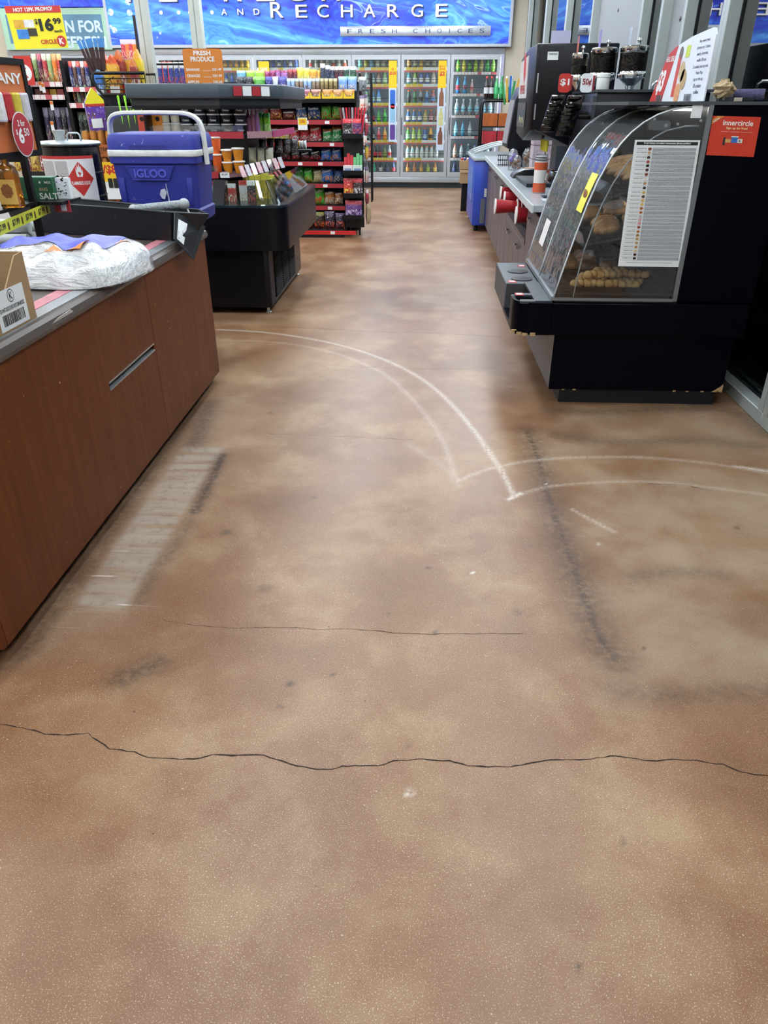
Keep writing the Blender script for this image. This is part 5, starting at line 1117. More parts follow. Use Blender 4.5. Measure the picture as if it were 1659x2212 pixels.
rows_k0 = [
 ('dark bottle at the foot', [T_('#2a3a5a', '#3a4a6a', '#3a4a7a'), T_('#2a5a78', '#3a5a8a', '#3a6a9a'), T_('#2a4a6a', '#3a4a8a', '#6a8aa8')]),
 ('clear soda bottle', [T_('#d8a88a', '#e0583a', '#d8c8c0'), T_('#c0d8d8', '#e0483a', '#d8e0e0'), T_('#4a6a78', '#e8e8e8', '#8a9aa8'), T_('#a8c0d0', '#3a5ab8', '#8aa8c8'), T_('#a8c0d0', '#3a5ab8', '#8aa8c8'), T_('#a8c0d0', '#3a5ab8', '#8aa8c8')]),
 ('blue water bottle', [('soda', .038, .25, '#6aa8c8', '#3a6a8a', '#8ac8e0'), ('soda', .038, .25, '#5aa0c8', '#3a6a8a', '#4aa8c8'), ('soda', .036, .25, '#a8b8b8', '#8a9898', '#c0c8c8')]),
 ('clear water bottle', [W_]*6),
 ('blue and red drink bottle', [('soda', .038, .27, '#3a8ae0', '#3a7ad8', '#c03a4a'), ('soda', .036, .28, '#4aa0d8', '#8ac8e8', '#7a4a6a'), ('soda', .030, .23, '#d8b8b8', '#e8e8e8', '#c86a6a')]),
 ('green or gold can bottle', [T_('#5ab84a', '#a8c88a', '#8ac83a'), T_('#c8c84a', '#d8c84a', '#d8c83a'), T_('#3a7a4a', '#5a9a5a', '#6ab04a'), T_('#a8c83a', '#c8d84a', '#b8d03a'), T_('#c8b87a', '#d8d0a8', '#d8c88a'), T_('#3a9a4a', '#6ab86a', '#4ab05a'), T_('#8ac84a', '#a8d86a', '#8ac84a')])]
for k in range(ND):
    x1 = DX0-DP*k; x0 = x1-DP; xm = (x0+x1)/2
    d_ = MB(); t_ = .056
    d_.box(x0+.006, x0+.006+t_, YB-.055, YB-.01, .205, 2.28).box(x1-.006-t_, x1-.006, YB-.055, YB-.01, .205, 2.28).box(x0+.006+t_, x1-.006-t_, YB-.055, YB-.01, .205, .29).box(x0+.006+t_, x1-.006-t_, YB-.055, YB-.01, 2.20, 2.28)
    dr = d_.build('door', frm, ck)
    MB().box(x0+.062, x1-.062, YB-.035, YB-.03, .29, 2.20).build('glass_pane', cglass, dr)
    MB().box(x0+.02, x0+.032, YB-.085, YB-.072, .95, 1.25).box(x0+.02, x0+.032, YB-.08, YB-.055, .95, .97).box(x0+.02, x0+.032, YB-.08, YB-.055, 1.23, 1.25).build('handle', blackm, dr)
    MB().box(x0-.012, x0+.012, YB+.02, YB+.05, .25, 2.28).build('mullion', blackm, ck)
    MB().box(x0-.03, x0+.03, YB+.05, YB+.058, .3, 2.25).build('light_strip', ledm, ck)
    if k == 0: MB().box(x1-.03, x1-.008, YB+.05, YB+.058, .3, 2.25).build('light_strip', ledm, ck)
    zs = Z5 if k == 0 else Z7
    lows = rows_k0 if k == 0 else rows_k1 if k == 1 else rows_k2 if k == 2 else None
    for j, z in enumerate(zs):
        if k > 3 and z < 1.3: continue
        s_ = MB().box(x0+.035, x1-.035, YB+.07, YB+.55, z-.012, z).build('shelf', wire, ck)
        if k == 0: MB().box(x0+.04, x1-.04, YB+.062, YB+.069, z-.05, z-.004).build('ticket_strip', tagr, s_)
        else:
            MB().box(x0+.04, x1-.04, YB+.062, YB+.069, z-.055, z-.028).build('ticket_strip', M('coral_strip', '#d0626a', .4, var=.2, scale=8), s_); MB().box(x0+.04, x1-.04, YB+.058, YB+.066, z-.028, z+.022).build('price_strip', tagy, s_)
        if j: MB().tube([(x0+.04, YB+.075, z+.095), (x1-.04, YB+.075, z+.095)], .004, 5).build('rail', blackm, s_)
        if lows and j < len(lows):
            desc, specs = lows[j]; n = len(specs); 
            span = DP-.30 if k in (1, 2) and j > 0 else DP-.2
            for i, sp in enumerate(specs):
                x = x0+.13+span*(i+.2)/max(5.4, n-.3)
                sc_ = 1.0
                put_bottle(x, YB+.135, z+.001, sp, '%s, %s from left, %s shelf up, %s' % (desc, ORD[i], ORD[j], DN[k]), 'bottles on the %s shelf of the %s' % (ORD[j], DN[k]))
        elif not lows and z > 1.3:
            pal = [('#6a4aa0', '#8a5ac8'), ('#d8d8d0', '#c84a3a'), ('#3a5ab8', '#e8e8e8'), ('#b8863a', '#e0a03a'), ('#3a3a44', '#c8c8c8'), ('#4a9a5a', '#e0e0d0'), ('#b8403a', '#e8d8c8'), ('#c8c0a0', '#8a7a4a')][(k+j) % 8]
            for i in range(7):
                h = .19 if (k+j) % 2 else .22
                put_bottle(x0+.14+.108*i, YB+.135, z+.001, ('soda', .034, h, pal[0], pal[1], pal[(i+k) % 2]), 'drink bottle, %s from left, %s shelf up, %s' % (ORD[i], ORD[j], DN[k]), 'bottles on the %s shelf of the %s' % (ORD[j], DN[k]))
    # posters on the panes
    if k in (1, 2):
        pa = x1-.225; pb = x1-.075
        ps_ = MB().box(pa, pb, YB-.0405, YB-.0385, .68 if k == 1 else .83, 2.185).build('window_poster', M('poster_pale_blue', '#c8d6e8', .5, var=.06), dr)
        MB().box(pa, pb, YB-.0415, YB-.0405, 1.74, 2.185).build('yellow_panel', goldp, ps_)
        if k == 1:
            lettering('BUY 2', (xm+.315, YB-.0425, 2.09), .10, .03, redp, ps_); lettering('SAVE', (xm+.315, YB-.0425, 2.05), .10, .03, redp, ps_); lettering('$2', (xm+.315, YB-.0425, 1.97), .10, .08, redp, ps_, bold=.04)
            for q, cl in enumerate(('#8a5a42', '#c8c88a', '#7a4a38')):
                zz_ = .78+.33*(2-q)
                MB().prism([(xm+.315+a_*.045, zz_+b_*.30) for a_, b_ in ((-1, 0), (1, 0), (1, .55), (.8, .72), (.42, .84), (.42, 1), (-.42, 1), (-.42, .84), (-.8, .72), (-1, .55))], 'y', YB-.0425, YB-.0405).build('bottle_picture', M('bottle_picture_%d' % q, cl, .5, var=.3, scale=25), ps_)
        else:
            lettering('2/', (xm+.315, YB-.0425, 2.05), .05, .04, redp, ps_); lettering('$5.50', (xm+.315, YB-.0425, 1.98), .12, .06, redp, ps_, bold=.04)
            for q, cl in enumerate(('#2f6ac8', '#8ab8d8', '#5a3a8a')):
                zz_ = (1.43, 1.02, .87)[q] if q != 1 else 1.17
                zz_ = (1.45, 1.16, .865)[q]
                MB().prism([(xm+.315+a_*.05, zz_+b_*.26) for a_, b_ in ((-.8, 0), (.8, 0), (1, .08), (1, .9), (.8, 1), (-.8, 1), (-1, .9), (-1, .08))], 'y', YB-.0425, YB-.0405).build('can_picture', M('can_picture_%d' % q, cl, .4, var=.3, scale=20), ps_)
            MB().lathe([(0, 0), (.045, 0), (.045, .0015), (0, .0015)], (xm+.315, YB-.0425, 1.435), 18, 'y').build('red_roundel', redp, ps_)
    elif k in (4, 6, 7):
        p2 = MB().box(x0+.1, x0+.3, YB-.0405, YB-.0385, 1.85, 2.18).build('window_poster', [redp, goldp, paper][k % 3], dr)
        lettering('SAVE' if k == 4 else 'NEW', (x0+.2, YB-.0425, 2.05), .14, .06, white if k != 6 else redp, p2)
    if k == 9:
        p2 = MB().box(x0+.09, x1-.09, YB-.0405, YB-.0385, 2.0, 2.19).build('window_poster', M('blue_poster', '#3a58a8', .5, var=.3, scale=6), dr)
    if k == 8:
        p2 = MB().box(x0+.09, x1-.09, YB-.0405, YB-.0385, 1.75, 2.19).build('window_poster', M('black_poster', '#1c2020', .5), dr)
        lettering('NEAT', (x0+.32, YB-.0425, 1.95), .3, .1, M('acid_green', '#c8e02a', .5, emit=.2), p2, bold=.03)
# ================================================================== BIG BLUE SIGN
def swirl_mat():
    t = NT('blue_swirl_print'); v = t.obj(); s = t.sep(v)
    warp = t.noise(t.mapv(v, scale=(.55, 1, 1.1)), 1.1, 3, .5, .6)
    cm_ = t.n('CombineXYZ'); t.l(t.math('ADD', t.math('MULTIPLY', s[0], .28), t.math('MULTIPLY', s[2], 1.5)), cm_.inputs[0]); t.l(t.math('MULTIPLY', warp, 3.4), cm_.inputs[1])
    n1 = t.noise(cm_.outputs[0], .95, 3, .5, .6); n2 = t.noise(cm_.outputs[0], 3.6, 3, .5, 1.2)
    f = t.math('ADD', t.math('MULTIPLY', n1, .75), t.math('MULTIPLY', n2, .3))
    c = t.ramp(f, [(.36, '#2328a0'), (.46, '#2b45cc'), (.54, '#3a7ae0'), (.60, '#5aa2f0'), (.65, '#8cc4f6'), (.68, '#4080e0'), (.78, '#2732b0')])
    st1 = t.math('ABSOLUTE', t.math('SINE', t.math('MULTIPLY', n1, 34.0))); st2 = t.math('ABSOLUTE', t.math('SINE', t.math('MULTIPLY', n1, 19.0)))
    lowm = t.step(t.noise(t.mapv(v, loc=(5.1, 0, 2)), .55, 2), .45, .65)
    c = t.mix(t.math('MULTIPLY', t.step(st1, .30, .0), t.math('MULTIPLY', lowm, .55)), c, col('#a8d4fa')); c = t.mix(t.math('MULTIPLY', t.step(st2, .55, .05), .35), c, col('#2226a0'))
    # printed bubbles on the left part
    vo = t.n('TexVoronoi', feature='F1'); vo.inputs['Scale'].default_value = 5.5; t.l(t.mapv(v, scale=(1, 0, 1)), vo.inputs['Vector'])
    bub = t.math('MULTIPLY', t.step(vo.outputs['Distance'], .30, .26), t.step(t.noise(t.mapv(v, loc=(2.3, 0, 1)), .8, 2), .50, .56)); bub = t.math('MULTIPLY', bub, t.step(s[0], -2.0, -3.4))
    sh = t.step(t.noise(v, 17, 1), .45, .55); c = t.mix(t.math('MULTIPLY', bub, t.math('ADD', t.math('MULTIPLY', sh, .7), .25)), c, col('#f2faff'))
    t.l(c, t.b.inputs['Base Color']); t.l(c, t.b.inputs['Emission Color']); t.b.inputs['Emission Strength'].default_value = .45; t.b.inputs['Roughness'].default_value = .35
    return t.m
sw = swirl_mat()
sgx0, sgx1 = at(237, 60, YB-.1).x, at(1100, 60, YB-.1).x
bs = thing('wall_sign', 'large lit blue wave sign reading refresh and recharge above the coolers', 'sign', ((sgx0+sgx1)/2, YB-.05, 2.40))
MB().box(sgx0, sgx1, YB-.10, YB-.002, 2.44, 3.58).build('panel', sw, bs)
MB().box(sgx0-.05, sgx1+.05, YB-.13, YB-.002, 2.395, 2.44).box(sgx1, sgx1+.05, YB-.13, YB-.002, 2.44, 3.59).box(sgx0-.05, sgx0, YB-.13, YB-.002, 2.44, 3.59).build('frame', frm, bs)
lm = M('white_sign_letter', '#f6f8fa', .4, emit=.5); lsh = M('sign_letter_shadow', '#2a3468', .5)
ys = YB-.135
def sletter(ch, px, zc, w, h):
    x = at(px, 25, ys).x; lettering(ch, (x, ys, zc), w, h, lm, bs, bold=.0, thick=.0, name='sign_letter'); lettering(ch, (x+.02, ys+.012, zc-.018), w, h, lsh, bs, bold=.01, name='letter_shadow')  # dark offset copy behind each letter, painted in as its drop shadow
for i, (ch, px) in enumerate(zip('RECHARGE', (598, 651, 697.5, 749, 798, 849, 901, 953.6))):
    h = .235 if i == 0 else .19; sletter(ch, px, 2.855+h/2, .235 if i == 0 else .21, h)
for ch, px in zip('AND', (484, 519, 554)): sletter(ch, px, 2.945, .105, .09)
for px in (348, 386, 410, 458): MB().lathe([(0, 0), (.03, 0), (.03, .004), (0, .004)], (at(px, 29, ys).x, ys, 2.94), 12, 'y').build('dot_mark', lm, bs)
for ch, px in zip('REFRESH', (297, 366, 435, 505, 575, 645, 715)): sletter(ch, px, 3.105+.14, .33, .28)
pq = at(735, 67, YB-.15); pr_ = at(1060, 67, YB-.15)
plq = MB().box(pq.x, pr_.x, YB-.15, YB-.105, 2.565, 2.715).build('plaque', M('brushed_silver', '#c0c6d0', .3, metal=.6), bs, bevel=.004)
for ch, px in zip('FRESHCHOICES', (755, 779, 804, 828, 852, 897, 924, 949, 971, 993, 1017, 1041)): lettering(ch, (at(px, 67, YB-.152).x, YB-.153, 2.64), .085 if ch != 'I' else .014, .065, M('navy_letter', '#20306a', .4), plq, bold=.0)
# left picture panel
a = at(138, 60, YB-.12); b = at(236, 60, YB-.12)
lp = thing('poster_panel', 'green framed poster panel reading refresh behind the yellow promotion sign', 'poster', ((a.x+b.x)/2, YB-.05, 2.4))
za, zb = 2.37, 3.02
MB().box(-7.9, b.x, YB-.12, YB-.05, za, zb).build('frame', M('mint_frame', '#a8cdb4', .4), lp)
MB().box(-7.8, b.x-.12, YB-.125, YB-.12, za+.1, zb-.1).build('picture', M('steel_teal_picture', '#5a86a0', .4, var=.35, scale=2.5), lp)
wl = M('pale_poster_letter', '#c9dde6', .5)
lettering('FUN FOR', (at(165, 57, YB-.127).x, YB-.127, at(165, 57, YB-.127).z), .98, .19, wl, lp, bold=.03); lettering('REFRESH', (at(176, 91, YB-.127).x, YB-.127, at(176, 91, YB-.127).z), .96, .19, wl, lp, bold=.03)
MB().box(-7.95, b.x, YB-.11, YB-.002, 3.04, 3.58).build('upper_panel', sw, lp)
# hanging yellow promotion sign
ps = thing('promotion_sign', 'yellow hanging sign reading hot twelve pack promo sixteen ninety nine', 'sign', (-5.1, 10.0, 2.1))
PYY = 9.9
p00, p10, p11, p01 = at(34, 107, PYY), at(148, 103, PYY), at(129, 12, PYY), at(9, 13, PYY)
def bl(s, t_): return (p00*(1-s)+p10*s)*(1-t_)+(p01*(1-s)+p11*s)*t_
def pq_(s0, s1, t0, t1, off): return [tuple(bl(s, t_)+Vector((0, off, 0))) for s, t_ in ((s0, t0), (s1, t0), (s1, t1), (s0, t1))]
MB().hexa(pq_(0, 1, 0, 1, 0)+pq_(0, 1, 0, 1, .006)).build('board', yellowp, ps)
MB().hexa(pq_(0, 1, .84, 1, -.003)+pq_(0, 1, .84, 1, -.0005)).build('red_header', redp, ps)
RX = (p10-p00).normalized(); RU = (p01-p00).normalized(); Wd = (p10-p00).length; Hd = (p01-p00).length
def pt(s, t_): return bl(s, t_)+Vector((0, -.005, 0))
lettering('HOT 12PK PROMO!', pt(.5, .92), Wd*.72, Hd*.09, white, ps, RX, RU, bold=.03)
lettering('16', pt(.68, .56), Wd*.26, Hd*.30, ink, ps, RX, RU, bold=.05); lettering('$', pt(.51, .63), Wd*.055, Hd*.14, ink, ps, RX, RU, bold=.03); lettering('99', pt(.89, .64), Wd*.15, Hd*.14, ink, ps, RX, RU, bold=.04); lettering('each', pt(.88, .41), Wd*.15, Hd*.07, ink, ps, RX, RU)
lettering('CIRCLE', pt(.66, .16), Wd*.30, Hd*.10, redp, ps, RX, RU, bold=.03); 
MB().poly([tuple(pt(.90, .165)+RX*(.055*math.cos(a_))+RU*(.055*math.sin(a_))) for a_ in np.arange(0, 6.28, .3)]).build('red_disc', redp, ps); lettering('K', pt(.90, .165)+Vector((0, -.002, 0)), .055, .06, white, ps, RX, RU, bold=.04)
for s0, s1, t0, t1, c_ in ((.09, .28, .49, .68, '#d8a83a'), (.28, .46, .50, .68, '#dfe2e6'), (.11, .32, .24, .46, '#3a80d0'), (.32, .48, .30, .48, '#3a3428')):
    MB().hexa(pq_(s0, s1, t0, t1, -.004)+pq_(s0, s1, t0, t1, -.0005)).build('case_picture', M('case_picture_'+c_[1:], c_, .5, var=.4, scale=18), ps)
for s in (.1, .9):
    e = bl(s, 1); MB().tube([e, (e.x, e.y, ZC-.002)], .002, 5).build('hanging_wire', alu, ps)
# ================================================================== RIGHT SIDE: BEVERAGE COUNTER
def rx(y): return .69+.0165*(y-4.7)
RY0, RY1 = 4.97, 10.2
topg = M('grey_speckled_worktop', '#a7aeb4', .25, var=.12, scale=120)
wt = thing('worktop', 'long grey drinks worktop with white edge along the right windows', 'worktop', (1.2, 7.5, .86))
def skew(y0, y1, xa, xb, z0, z1): # xa offset from the worktop edge, xb absolute
    return MB().hexa([(rx(y0)+xa, y0, z0), (xb, y0, z0), (xb, y1, z0), (rx(y1)+xa, y1, z0), (rx(y0)+xa, y0, z1), (xb, y0, z1), (xb, y1, z1), (rx(y1)+xa, y1, z1)])
skew(RY0, RY1, .012, XR-.09, .862, .90).build('slab', topg, wt)
MB().hexa([(rx(RY0), RY0-.005, .858), (rx(RY0)+.012, RY0-.005, .858), (rx(RY1)+.012, RY1, .858), (rx(RY1), RY1, .858), (rx(RY0), RY0-.005, .902), (rx(RY0)+.012, RY0-.005, .902), (rx(RY1)+.012, RY1, .902), (rx(RY1), RY1, .902)]).build('edge_trim', M('pale_edge_trim', '#c9d4d8', .3), wt)
cabm = M('taupe_cabinet', '#5c5155', .42, var=.06); knobm = chrome
cabs = [(4.99, 5.62, False), (5.63, 6.40, True), (6.41, 7.20, True), (7.21, 8.10, False), (8.11, 9.10, False), (9.11, 10.18, False)]
cl_ = ['beside the bakery case', 'under the nearest red cups', 'under the far red cups', 'third from the freezer', 'second from the blue freezer', 'next to the blue freezer']
for i, (a, b, niche) in enumerate(cabs):
    c_ = thing('base_cabinet', 'taupe cabinet unit under the drinks worktop, %s' % cl_[i], 'cabinet', ((rx(a)+1.7)/2, (a+b)/2, 0), 'taupe cabinets under the worktop')
    top_ = .58 if niche else .86
    skew(a, b, .075, XR-.1, .08, top_).build('body', M('cabinet_carcass', '#2a2528', .6), c_)
    skew(a, b, .13, XR-.1, 0, .08).build('toe_kick', blackm, c_)
    if niche:
        skew(a, a+.02, .075, XR-.1, .58, .86).build('partition', cabm, c_); skew(a+.02, b, .6, XR-.1, .58, .86).build('niche_back', blackm, c_)
        skew(a, b, .05, rx(a)+.12, .56, .60).build('rail', cabm, c_)
    n = 2; w_ = (b-a)/n
    for k in range(n):
        y0, y1 = a+w_*k+.004, a+w_*(k+1)-.004
        d_ = MB().hexa([(rx(y0)+.055, y0, .085), (rx(y0)+.075, y0, .085), (rx(y1)+.075, y1, .085), (rx(y1)+.055, y1, .085), (rx(y0)+.055, y0, top_-.03), (rx(y0)+.075, y0, top_-.03), (rx(y1)+.075, y1, top_-.03), (rx(y1)+.055, y1, top_-.03)]).build('door', cabm, c_, bevel=.003, seg=1)
        yk = y1-.05 if k == 0 else y0+.05
        MB().box(rx(yk)+.025, rx(yk)+.055, yk-.012, yk+.012, top_-.10, top_-.076).build('knob', knobm, d_)
# red cups in the niche
cupm = M('red_paper_cup', '#a8262e', .35, var=.06); cupw = M('cup_rim_white', '#f0ecea', .4)
def cup_stack(y, z, xl, r, n, lab):
    o = thing('cup_stack', lab, 'cup stack', (xl, y, z), 'red cup stacks sticking out of the counter niche')
    L = .17
    for k in range(n):
        x = xl+.03*k+(.0 if k == 0 else .14)
        MB().lathe([(r, 0), (r*.97, .004), (r*.72, L), (0.001, L)], (x-xl, 0, 0), 18, 'x').build('cup', cupm, o, smooth=.6, local=True)
        MB().lathe([(r*.9, -.002), (r*1.04, -.002), (r*1.06, .003), (r*1.0, .008)], (x-xl, 0, 0), 18, 'x').build('cup_rim', cupw, o, smooth=.6, local=True)
    return o
for (px, py, y, r, lab) in ((1081, 417, 7.0, .052, 'red paper cups sticking out highest under the worktop'), (1089, 428, 6.5, .050, 'red paper cups with white band under the worktop middle'), (1069, 446, 6.15, .055, 'red paper cups sticking out farthest into the aisle'), (1114, 465, 5.75, .058, 'red paper cups nearest the bakery case')):
    c = at(px, py, y); cup_stack(y, c.z, c.x, r, 4, lab)
    hd = MB().lathe([(r*1.10, .28), (r*1.2, .28), (r*1.2, .50), (r*1.10, .50)], (c.x, y, c.z), 16, 'x').build('cup_holder', blackm); tag(hd, 'black ring holder of the '+lab.replace('red paper cups', 'cups')[:60], 'cup holder', 'cup holders in the counter niche')
# worktop clutter -------------------------------------------------
def on(px, py, z=.90): return atz(px, py, z)
for k, (px, py, sx, sy) in enumerate(((1170, 378, .11, .20), (1130, 345, .10, .17))):
    c = Vector(((.80, 1.0)[k], (6.97, 8.27)[k], .9))
    o = thing('drip_tray', ('black wedge shaped device with tan pad nearest on the worktop', 'black wedge shaped device farther back on the worktop')[k], 'device', (c.x+.08, c.y, .902), 'black devices on the worktop')
    MB().prism([(c.x-.02, .902), (c.x+.20, .902), (c.x+.20, .975), (c.x+.08, .968), (c.x, .935)], 'y', c.y-.02, c.y+.2).build('housing', M('black_device', '#22252a', .35), o, bevel=.008)
    MB().hexa([(c.x+.09, c.y+.03, .9695), (c.x+.19, c.y+.03, .9755), (c.x+.19, c.y+.15, .9755), (c.x+.09, c.y+.15, .9695), (c.x+.09, c.y+.03, .9715), (c.x+.19, c.y+.03, .9775), (c.x+.19, c.y+.15, .9775), (c.x+.09, c.y+.15, .9715)]).build('pad', M('tan_pad', '#b08a68', .5), o)
a = at(1165, 400, 5.75)
o = thing('lid_tube', 'orange and white cardboard tube of lids standing on the worktop', 'tube', (a.x, 5.75, .902))
MB().lathe([(.044, 0), (.046, .20)], (0, 0, 0), 18).build('sleeve', M('white_sleeve', '#e6e2de', .5), o, smooth=.6, local=True)
for z0, z1 in ((0.004, .065), (.15, .198)): MB().lathe([(.0465, z0), (.0468, z0+.002), (.0468, z1)], (0, 0, 0), 18).build('orange_band', M('coral_orange', '#d8603a', .5), o, smooth=.6, local=True)
for k in range(6): MB().lathe([(.03, .20+.008*k), (.042, .202+.008*k), (.042, .206+.008*k), (.03, .208+.008*k)], (0, 0, 0), 14).build('lid', clear if k % 2 else M('lid_white', '#dfe6e8', .3), o, smooth=.6, local=True)
# sugar jars / pastry cups in clear cups
mufm = M('brown_muffin', '#8a5a34', .7, var=.35, scale=40); foil = M('violet_foil', '#8a7ac8', .3, var=.4, scale=30)
for k, (px, py, y) in enumerate(((1108, 345, 7.9), (1140, 338, 8.1), (1118, 344, 7.75))):
    c = at(px, py, y)
    o = thing('muffin_cup', ('clear domed cup with violet wrapped snack on the worktop', 'clear domed cup of brown muffins beside the dispenser', 'small clear cup of brown snacks on the worktop')[k], 'cup', (c.x, y, .902), 'clear snack cups on the worktop')
    s = .75 if k == 2 else 1.0
    MB().lathe([(.04*s, 0), (.055*s, .11*s), (.052*s, .13*s), (.03*s, .175*s), (.005, .185*s)], (0, 0, 0), 16).build('clear_cup', clear, o, smooth=.6, local=True)
    for q in range(4): MB().ell((.02*math.cos(q*1.7), .02*math.sin(q*1.7), (.03+.03*q)*s), .026*s, .026*s, .024*s, 10, 6).build('snack', foil if (k == 0 and q > 1) else mufm, o, smooth=True, local=True)
wb = thing('wire_basket', 'small black wire basket on the worktop beside the snack cups', 'basket', (.9, 8.4, .902))
c = at(1090, 335, 8.4); wb.location = (c.x, 8.4, .902)
for k in range(7): MB().tube([(-.06+.02*k, -.05, 0), (-.068+.0225*k, -.06, .10)], .003, 5).build('wire', blackm, wb, local=True)
for z in (.01, .055, .1): MB().tube([(-.065-.05*z, -.05-.1*z, z), (.065+.05*z, -.05-.1*z, z), (.065+.05*z, .06, z), (-.065-.05*z, .06, z)], .003, 5, closed=True).build('wire', blackm, wb, local=True)
for k, (x, y, w_, d_, m) in enumerate(((.80, 5.20, .16, .14, M('counter_card_white', '#d8dce4', .4, var=.3, scale=40)), (.83, 5.42, .16, .12, M('counter_card_navy', '#2a3358', .4, var=.5, scale=40)), (.84, 7.2, .2, .14, M('counter_card_blue', '#2a6a98', .4, var=.3, scale=25)), (.80, 5.05, .14, .05, M('counter_card_red', '#b84848', .4, var=.4, scale=30)))):
    tag(MB().box(x, x+w_, y, y+d_, .902, .904).build('counter_card', m), ('white printed card lying on the near worktop', 'navy printed card lying on the near worktop', 'blue printed card lying on the worktop middle', 'red printed card at the worktop end')[k], 'card', 'printed cards lying on the worktop')
# ---- soda dispenser
sd = thing('soda_dispenser', 'tall black soda dispenser with white and red front panel on the worktop', 'drink dispenser', (1.15, 6.5, .90))
bd = M('dispenser_black', '#060812', .35, var=.1, spec=.3)
sx0 = at(1163, 150, 6.05).x; sx1 = at(1332, 150, 6.05).x; zt = at(1240, 93, 6.05).z
MB().prism([(sx0, 1.30), (sx0+.28, 1.19), (sx1, 1.19), (sx1, zt), (sx0+.02, zt), (sx0, zt-.02)], 'y', 6.05, 6.55).build('cabinet', bd, sd, bevel=.008)
MB().prism([(6.07, 1.29), (6.50, 1.21), (6.95, 1.25), (6.95, zt-.05), (6.50, zt), (6.07, zt)], 'x', sx0-.02, sx0+.30).build('head', bd, sd, bevel=.01)
fp = MB().prism([(6.45, 1.50), (6.93, 1.50), (6.93, zt-.08), (6.48, zt-.05)], 'x', sx0-.026, sx0-.0205).build('front_panel', M('dispenser_graphic', '#e4dfe2', .25, var=.06), sd)
MB().prism([(6.55, 1.66), (6.62, 1.60), (6.70, 1.68), (6.72, 1.82), (6.60, 1.78)], 'x', sx0-.0275, sx0-.0262).build('red_graphic', redp, fp)
lettering('PEPPER', (sx0-.028, 6.68, 1.56), .3, .06, redp, fp, (0, -1, 0), (0, 0, 1))
MB().box(sx0-.026, sx0-.0205, 6.40, 6.92, 1.30, 1.47).build('control_panel', M('control_dark', '#1d2126', .2), sd)
for k in range(3): MB().box(sx0-.028, sx0-.026, 6.5+.1*k, 6.54+.1*k, 1.33, 1.37).build('control_button', M('control_pale', '#b8b08a', .4), sd)
MB().box(sx0+.055, sx0+.13, 6.0485, 6.0495, zt-.10, zt-.05).build('warning_label', paper, sd); lettering('WARNING', (sx0+.0925, 6.0478, zt-.064), .06, .012, ink, sd)
MB().box(sx0-.004, sx0+.006, 6.046, 6.050, zt-.30, zt-.18).build('hinge', alu, sd); MB().box(sx0-.004, sx0+.006, 6.046, 6.050, 1.36, 1.46).build('hinge', alu, sd)
for k in range(4): MB().lathe([(.012, -.075), (.014, 0)], (sx0+.13, 6.18+.08*k, 1.22), 10).build('nozzle', M('yellow_nozzle', '#d8c83a', .4), sd)
MB().box(sx0+.28, sx1, 6.10, 6.9, .902, 1.20).build('pedestal', bd, sd); MB().box(sx0-.0, sx0+.28, 6.15, 6.9, .902, .925).build('drip_grille', M('grille_dark', '#30343a', .4, metal=.5), sd)
MB().box(sx0+.18, sx0+.26, 6.02, 6.05, .92, 1.19).build('side_duct', darkgrey, sd)
pn = MB().box(at(1192, 70, 6.3).x, at(1234, 70, 6.3).x, 6.30, 6.31, zt+.002, at(1215, 66, 6.3).z).build('menu_board', M('lilac_board', '#c0bedb', .4)); tag(pn, 'blank lilac board standing on top of the soda dispenser', 'board')
# ---- slanted second machine farther back
sm = thing('frozen_drink_machine', 'slim black drink machine with slanted silver front farther along the worktop', 'drink dispenser', (1.0, 8.6, .90))
a = at(1094, 318, 8.6); 
MB().prism([(a.x, 1.06), (a.x+.09, 1.03), (a.x+.30, 1.03), (a.x+.30, 1.62), (a.x+.11, 1.62), (a.x+.05, 1.50)], 'y', 8.55, 9.1).build('cabinet', bd, sm, bevel=.01)
MB().prism([(a.x-.006, 1.10), (a.x+.001, 1.10), (a.x+.052, 1.50), (a.x+.045, 1.50)], 'y', 8.60, 9.05).build('front_panel', M('silver_front', '#a8a2ac', .25, metal=.3), sm)
MB().box(a.x+.12, a.x+.30, 8.6, 9.05, .902, 1.03).build('pedestal', bd, sm)
# syrup / packet bins between the machines
for k in range(8):
    c = at(1115+9*(k % 2), 300-24*(k//2), 7.75); z0 = .902+.115*(k//2)
    x = 1.02+.12*(k % 2)
    o = carton(x, x+.11, 7.55, 7.75, z0, z0+.11, M('clear_pink_bin', '#c8b4bc', .25, var=.35, scale=40), 'clear bin of packets, %s column, %s layer from the worktop' % (('left', 'right')[k % 2], ORD[k//2]), 'bin', 'stacked packet bins', 'packet_bin')
# ---- coffee station
cs = thing('coffee_station', 'long black coffee brewer cabinet behind the bakery case', 'coffee machine', (1.4, 5.5, .90))
cxa = at(1252, 200, 5.35).x+.07
MB().box(cxa, XR-.12, 5.15, 5.95, .902, 1.52).build('cabinet', bd, cs, bevel=.006)
MB().box(cxa-.01, XR-.11, 5.13, 5.96, 1.52, 1.535).build('top_plate', M('dark_steel_top', '#5a6068', .3, metal=.6), cs)
MB().box(cxa-.02, cxa, 5.14, 5.16, .902, 1.5).box(cxa-.001, cxa+.0, 5.2, 5.9, .92, 1.2).build('trim', darkgrey, cs)
MB().tube([(cxa+.34, 5.22, 1.535), (cxa+.345, 5.22, 1.565), (cxa+.37, 5.22, 1.58), (cxa+.62, 5.22, 1.58), (cxa+.645, 5.22, 1.565), (cxa+.65, 5.22, 1.535)], .008, 8).build('rail', chrome, cs, smooth=True)
for k in range(3):  # spouts and hanging brew parts
    x = cxa-.12+.05*k; 
